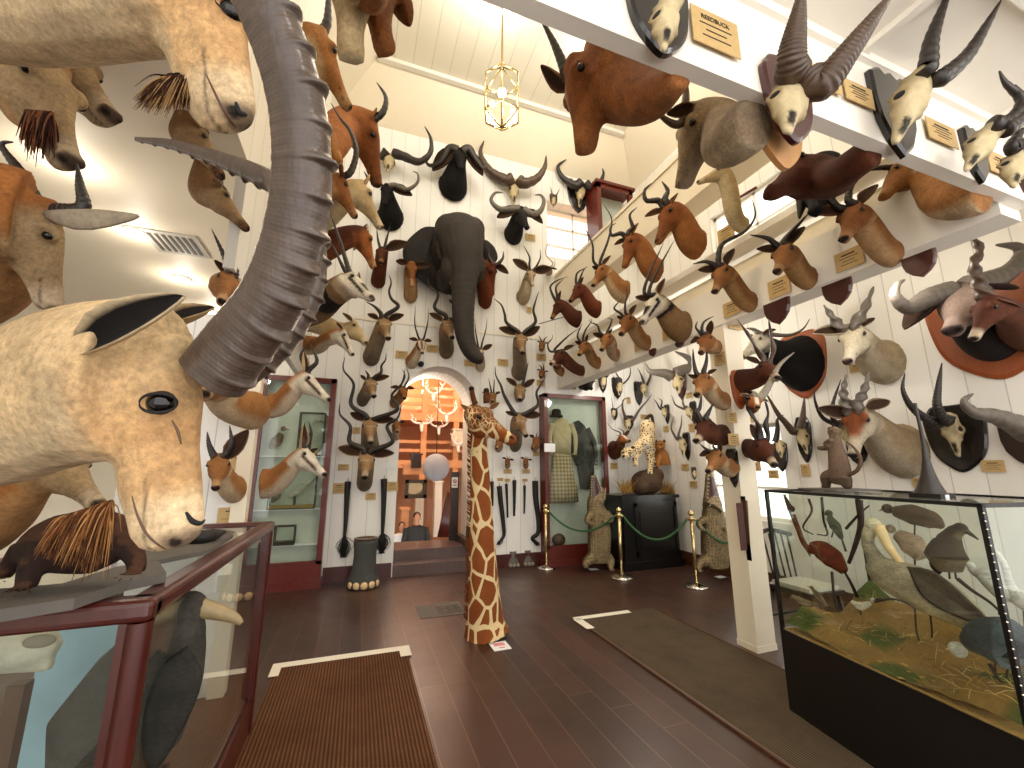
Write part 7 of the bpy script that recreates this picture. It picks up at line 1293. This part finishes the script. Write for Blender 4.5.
# dark sign post at the right of the steps
sp0, sp1 = q3('h', 268, 690, 1, 7.55), q3('h', 305, 430, 1, 7.55)
sg = empty('sign_post', V3((sp0[0] + sp1[0]) / 2, 7.6, .31), 'dark wooden post with a small white and red sign right of the steps', 'sign post')
MB().box((sp0[0], 7.55, .31), (sp1[0], 7.65, sp1[2])).build('post', 'dark_wood', sg, smooth=False, color=False)
c = q3('h', 287, 470, 1, 7.548); MB().box((-.055, -.006, -.09), (.055, 0, .09), o=c).build('sign_plate', 'cloth_white', sg, smooth=False, color=False); rg_ = MB(); th = np.linspace(0, 2 * math.pi, 20, endpoint=False); rg_.tube([c + V3(.028 * math.cos(q), -.008, .02 + .028 * math.sin(q)) for q in th], .006, 6, closed=True); rg_.tube([c + V3(-.02, -.008, .04), c + V3(.02, -.008, 0)], .005, 6); rg_.box((-.035, -.008, -.06), (.035, -.006, -.045), o=c); rg_.build('red_symbol', 'print_red', sg, color=False)
MB().box((AX1 - .1, D + .1, .31), (AX1 - .02, D + 1.0, .42)).box((AX1 - .1, D + .1, .42), (AX1 - .02, D + .2, .62)).build('side_rail', 'dark_wood', sg, smooth=False, color=False)
# people in the far room
def person(x, Y, name_label, top, hair, white=False):
    zf = -.95; k = 1.0; c = far(x, 600, Y); X = c[0]; e = empty('person', (X, Y, zf), name_label, 'person')
    H_ = far(x, 585 if not white else 622, Y)[2] - zf; q = lambda a, b, z: V3(X + a * H_ / 1.75, Y + b, zf + z * H_ / 1.75)
    mb = MB(); g_ = H_ / 1.75
    mb.tube([q(0, 0, 1.42), q(0, 0, 1.54)], .055 * g_, 12); mb.ball(q(0, -.005, 1.635), np.array([.075, .095, .115]) * g_, None, 16, 12); mb.ball(q(0, .1, 1.62), np.array([.016, .02, .02]) * g_); 
    for sd in (-1, 1): mb.ball(q(sd * .078, 0, 1.62), np.array([.012, .02, .03]) * g_)
    C_ = catmull([q(0, 0, 1.46), q(0, 0, 1.38), q(0, 0, 1.15), q(0, 0, .95), q(0, 0, .86)], 5); mb.tube(C_, np.stack([np.interp(np.linspace(0, 1, 21), [0, .2, .55, .8, 1], [.08, .2, .17, .17, .17]), np.interp(np.linspace(0, 1, 21), [0, .2, .55, 1], [.07, .11, .11, .11])], 1) * g_, 18, V3(1, 0, 0))
    for sd in (-1, 1):
        mb.tube(catmull([q(sd * .09, 0, .9), q(sd * .1, 0, .48), q(sd * .1, .01, .07)], 6), np.linspace(.09, .045, 13) * g_, 12); mb.tube([q(sd * .1, .06, .03), q(sd * .1, -.14, .025)], .035 * g_, 10)
        mb.tube(catmull([q(sd * .19, 0, 1.4), q(sd * .25, 0, 1.12), q(sd * .24, -.06, .86)], 6), np.linspace(.055, .033, 13) * g_, 10); mb.tube([q(sd * .24, -.06, .86), q(sd * .235, -.08, .74)], np.array([.035, .02]) * g_, 8)
    c1, c2, c3 = lin(top), lin('#1f1d1c'), lin('#c08f72'); zz = lambda co: (co[:, 2] - zf) / g_
    fuse(mb, 'body', 'paint', .014, lambda co, no: np.where((zz(co) > 1.47)[:, None], c3, np.where((zz(co) > .84)[:, None], c1, c2)), e)
    hb = MB(); hb.ball(q(0, .018, 1.665), np.array([.086, .098, .1]) * g_, None, 16, 10); hb.build('hair', hair, e, color=False)
    b = MB(); b.tube(catmull([q(0, 0, 1.475), q(0, 0, 1.4), q(0, 0, 1.15), q(0, 0, .84)], 5), np.stack([np.interp(np.linspace(0, 1, 16), [0, .25, .6, 1], [.09, .22, .195, .2]), np.interp(np.linspace(0, 1, 16), [0, .25, .6, 1], [.085, .125, .13, .13])], 1) * g_, 18, V3(1, 0, 0))
    for sd in (-1, 1): b.tube(catmull([q(sd * .2, 0, 1.41), q(sd * .262, 0, 1.12), q(sd * .25, -.055, .88)], 6), np.linspace(.07, .05, 13) * g_, 12)
    b.build('jacket' if not white else 'blouse', 'jacket' if not white else 'cloth_white', e, color=False)
person(142, 9.0, 'person in a dark jacket seen from behind beyond the arch steps', '#2b2c2b', 'hair_dark'); person(86, 9.3, 'person in a white top at the left edge of the arch opening', '#e8e8e8', 'hair_dark', True)
# gallery cupboard at the top right corner
cA, cZ = q3('H', 225, 170, 1, 6.2), q3('H', 355, 45, 1, 6.2)
gx = empty('gallery_cupboard', V3((cA[0] + cZ[0]) / 2, 6.3, cA[2]), 'red-brown framed cupboard high on the gallery beside the far wall', 'cupboard'); f = MB(); w_ = .09
f.box((cA[0], 6.2, cA[2] - .3), (cA[0] + w_, 6.28, cZ[2])).box((cZ[0] - w_, 6.2, cA[2] - .3), (cZ[0], 6.28, cZ[2])).box((cA[0], 6.2, cZ[2] - w_), (cZ[0], 6.28, cZ[2])); f.build('frame', 'red_wood', gx, smooth=False, color=False); MB().box((cA[0] - .04, 6.16, cZ[2]), (cZ[0] + .04, D - .02, cZ[2] + .06)).build('cornice', 'red_wood', gx, smooth=False, color=False)
MB().box((cA[0], 6.28, cA[2] - .3), (cA[0] + .03, D - .03, cZ[2])).build('carcass', 'red_wood', gx, smooth=False, color=False); MB().box((cA[0] + .03, D - .08, cA[2] - .3), (cZ[0], D - .05, cZ[2])).build('back_panel', 'pale_blue', gx, smooth=False, color=False)
# thin red-brown rails of the gallery and thin black cables
for i, (A_, Z_, r, mt, l_) in enumerate((( ('D', 500, 640), ('D', 497, 765), .03, 'red_wood', 'red-brown upright gallery post above the balcony beam'), (('D', 490, 715), ('D', 600, 640), .018, 'red_wood', 'upper thin red-brown rail of the gallery'), (('D', 520, 768), ('D', 600, 720), .018, 'red_wood', 'lower thin red-brown rail of the gallery'), (('G', 650, 552), ('G', 768, 520), .008, 'steel_black', 'thin black cable across the upper window corner'))):
    pl_ = (0, 4.2) if i < 3 else (1, 6.55); a_, b_ = on(*px(*A_), *pl_), on(*px(*Z_), *pl_); o = MB().tube([a_, b_], r, 8).build('gallery_rail' if i < 3 else 'cable', mt, None, a_, color=False); tag(o, l_, 'rail' if i < 3 else 'cable')
# ------------------------------------------------------------------ lamps
lc = on(502, 97, 1, 2.7); ls = depth(lc) / FPX
ln = empty('lantern', lc, 'brass and glass hexagonal lantern hanging from the board ceiling', 'lantern'); f = MB(); R_ = 18.5 * ls; zt_, zb = 20 * ls, -22 * ls; ap, bp_ = 36 * ls, -36 * ls
hx = [V3(R_ * math.cos(q), R_ * math.sin(q), 0) for q in np.radians(np.arange(6) * 60 + 10)]
for i in range(6):
    a_, b_ = hx[i], hx[(i + 1) % 6]
    for p_, q_ in ((a_ + V3(0, 0, zt_), a_ + V3(0, 0, zb)), (a_ + V3(0, 0, zt_), b_ + V3(0, 0, zt_)), (a_ + V3(0, 0, zb), b_ + V3(0, 0, zb)), (a_ + V3(0, 0, zt_), V3(0, 0, ap)), (a_ + V3(0, 0, zb), V3(0, 0, bp_))): f.tube([lc + p_, lc + q_], .0065, 6)
f.tube([lc + V3(0, 0, ap), lc + V3(0, 0, bp_)], .007, 6); f.build('frame', 'brass', ln, color=False)
g = MB()
for i in range(6): a_, b_ = hx[i] * .97, hx[(i + 1) % 6] * .97; g.prism([lc + a_ + V3(0, 0, zb), lc + b_ + V3(0, 0, zb), lc + b_ + V3(0, 0, zt_), lc + a_ + V3(0, 0, zt_)], nrm(a_ + b_), .003)
g.build('glass_panes', 'glass_clear', ln, smooth=False, color=False)
MB().tube([lc + V3(0, 0, ap), V3(lc[0], lc[1], ZH)], .009, 8).build('cord', 'brass', ln, color=False)
for i, p_ in enumerate((V3(0, 0, 5 * ls), V3(-11 * ls, -3 * ls, -15 * ls), V3(11 * ls, -2 * ls, -15 * ls))): MB().ball(lc + p_, .035 if i == 0 else .02, None, 14, 10).build('bulb', 'bulb', ln, color=False)
lamp('lantern_light', 'POINT', lc + V3(0, 0, -.1), 40, (1, .82, .55), .12)
# fluorescent strip on the hall ceiling
a_, b_ = on(497, 14, 2, ZH - .06), on(522, 4, 2, ZH - .06); e = empty('ceiling_strip_light', (a_ + b_) / 2, 'slim white strip light on the hall ceiling beside the lantern cord', 'ceiling light'); MB().tube([a_, b_], .03, 10).build('tube', 'downlight', e, color=False); MB().tube([a_ + V3(0, 0, .035), b_ + V3(0, 0, .035)], .025, 8).build('batten', 'white_paint', e, color=False)
for i, (x, y) in enumerate(((65, 162), (135, 232), (182, 279), (211, 312))):
    c = on(x, y, 2, ZC - .03); e = empty('downlight', c, 'recessed round downlight in the left aisle ceiling, %s of the row' % ('nearest', 'second', 'third', 'farthest')[i], 'downlight', 'downlights in the left aisle ceiling'); MB().tube([c + V3(.073 * math.cos(q), .073 * math.sin(q), 0) for q in np.linspace(0, 2 * math.pi, 24, endpoint=False)], .012, 8, closed=True).build('trim_ring', 'white_paint', e, color=False); MB().lathe([(.001, -.004), (.06, -.004), (.06, .004), (.001, .004)], c, 20).build('lens', 'downlight', e, color=False)
    lamp('downlight_lamp', 'POINT', c - V3(0, 0, .16), 5.5, (1, .9, .76), .06)
c = on(177, 244, 2, ZC - .025); vt = empty('ceiling_vent', c, 'square grey air vent in the left aisle ceiling', 'vent'); MB().box((-.2, -.2, -.005), (.2, .2, .003), o=c).build('plate', 'vent_grey', vt, smooth=False, color=False); g = MB()
for i in range(7): g.box((-.16 + i * .048, -.15, -.009), (-.135 + i * .048, .15, -.005), o=c)
g.build('slats', 'vent_dark', vt, smooth=False, color=False)
# unseen lamps added at plausible spots to brighten hall, aisles and far room
for x, y in ((.3, 2.0), (2.3, 2.0), (1.2, 4.2), (3.2, 4.4)): lamp('hall_fill_light', 'POINT', (x, y, 7.6), 52, (1, .95, .87), .25)
for x, y in ((.6, -.4), (2.6, -.3), (4.4, .2)): lamp('near_ceiling_fill_light', 'POINT', (x, y, 3.25), 16, (1, .95, .87), .12)
for y in (2.0, 4.0, 5.6): lamp('aisle_fill_light', 'POINT', (4.1, y, 3.05), 22, (1, .95, .87), .1)
for x, y in ((.2, 10.2), (2.6, 10.4), (1.4, 13.5)): lamp('far_room_lamp', 'POINT', (x, y, 4.2), 120, (1, .8, .58), .3)
lamp('passage_lamp', 'POINT', (1.2, 8.6, 2.9), 40, (1, .9, .76), .15)
bg.inputs[1].default_value = 2.6
SC.view_settings.exposure = 0.14
finish_jobs()
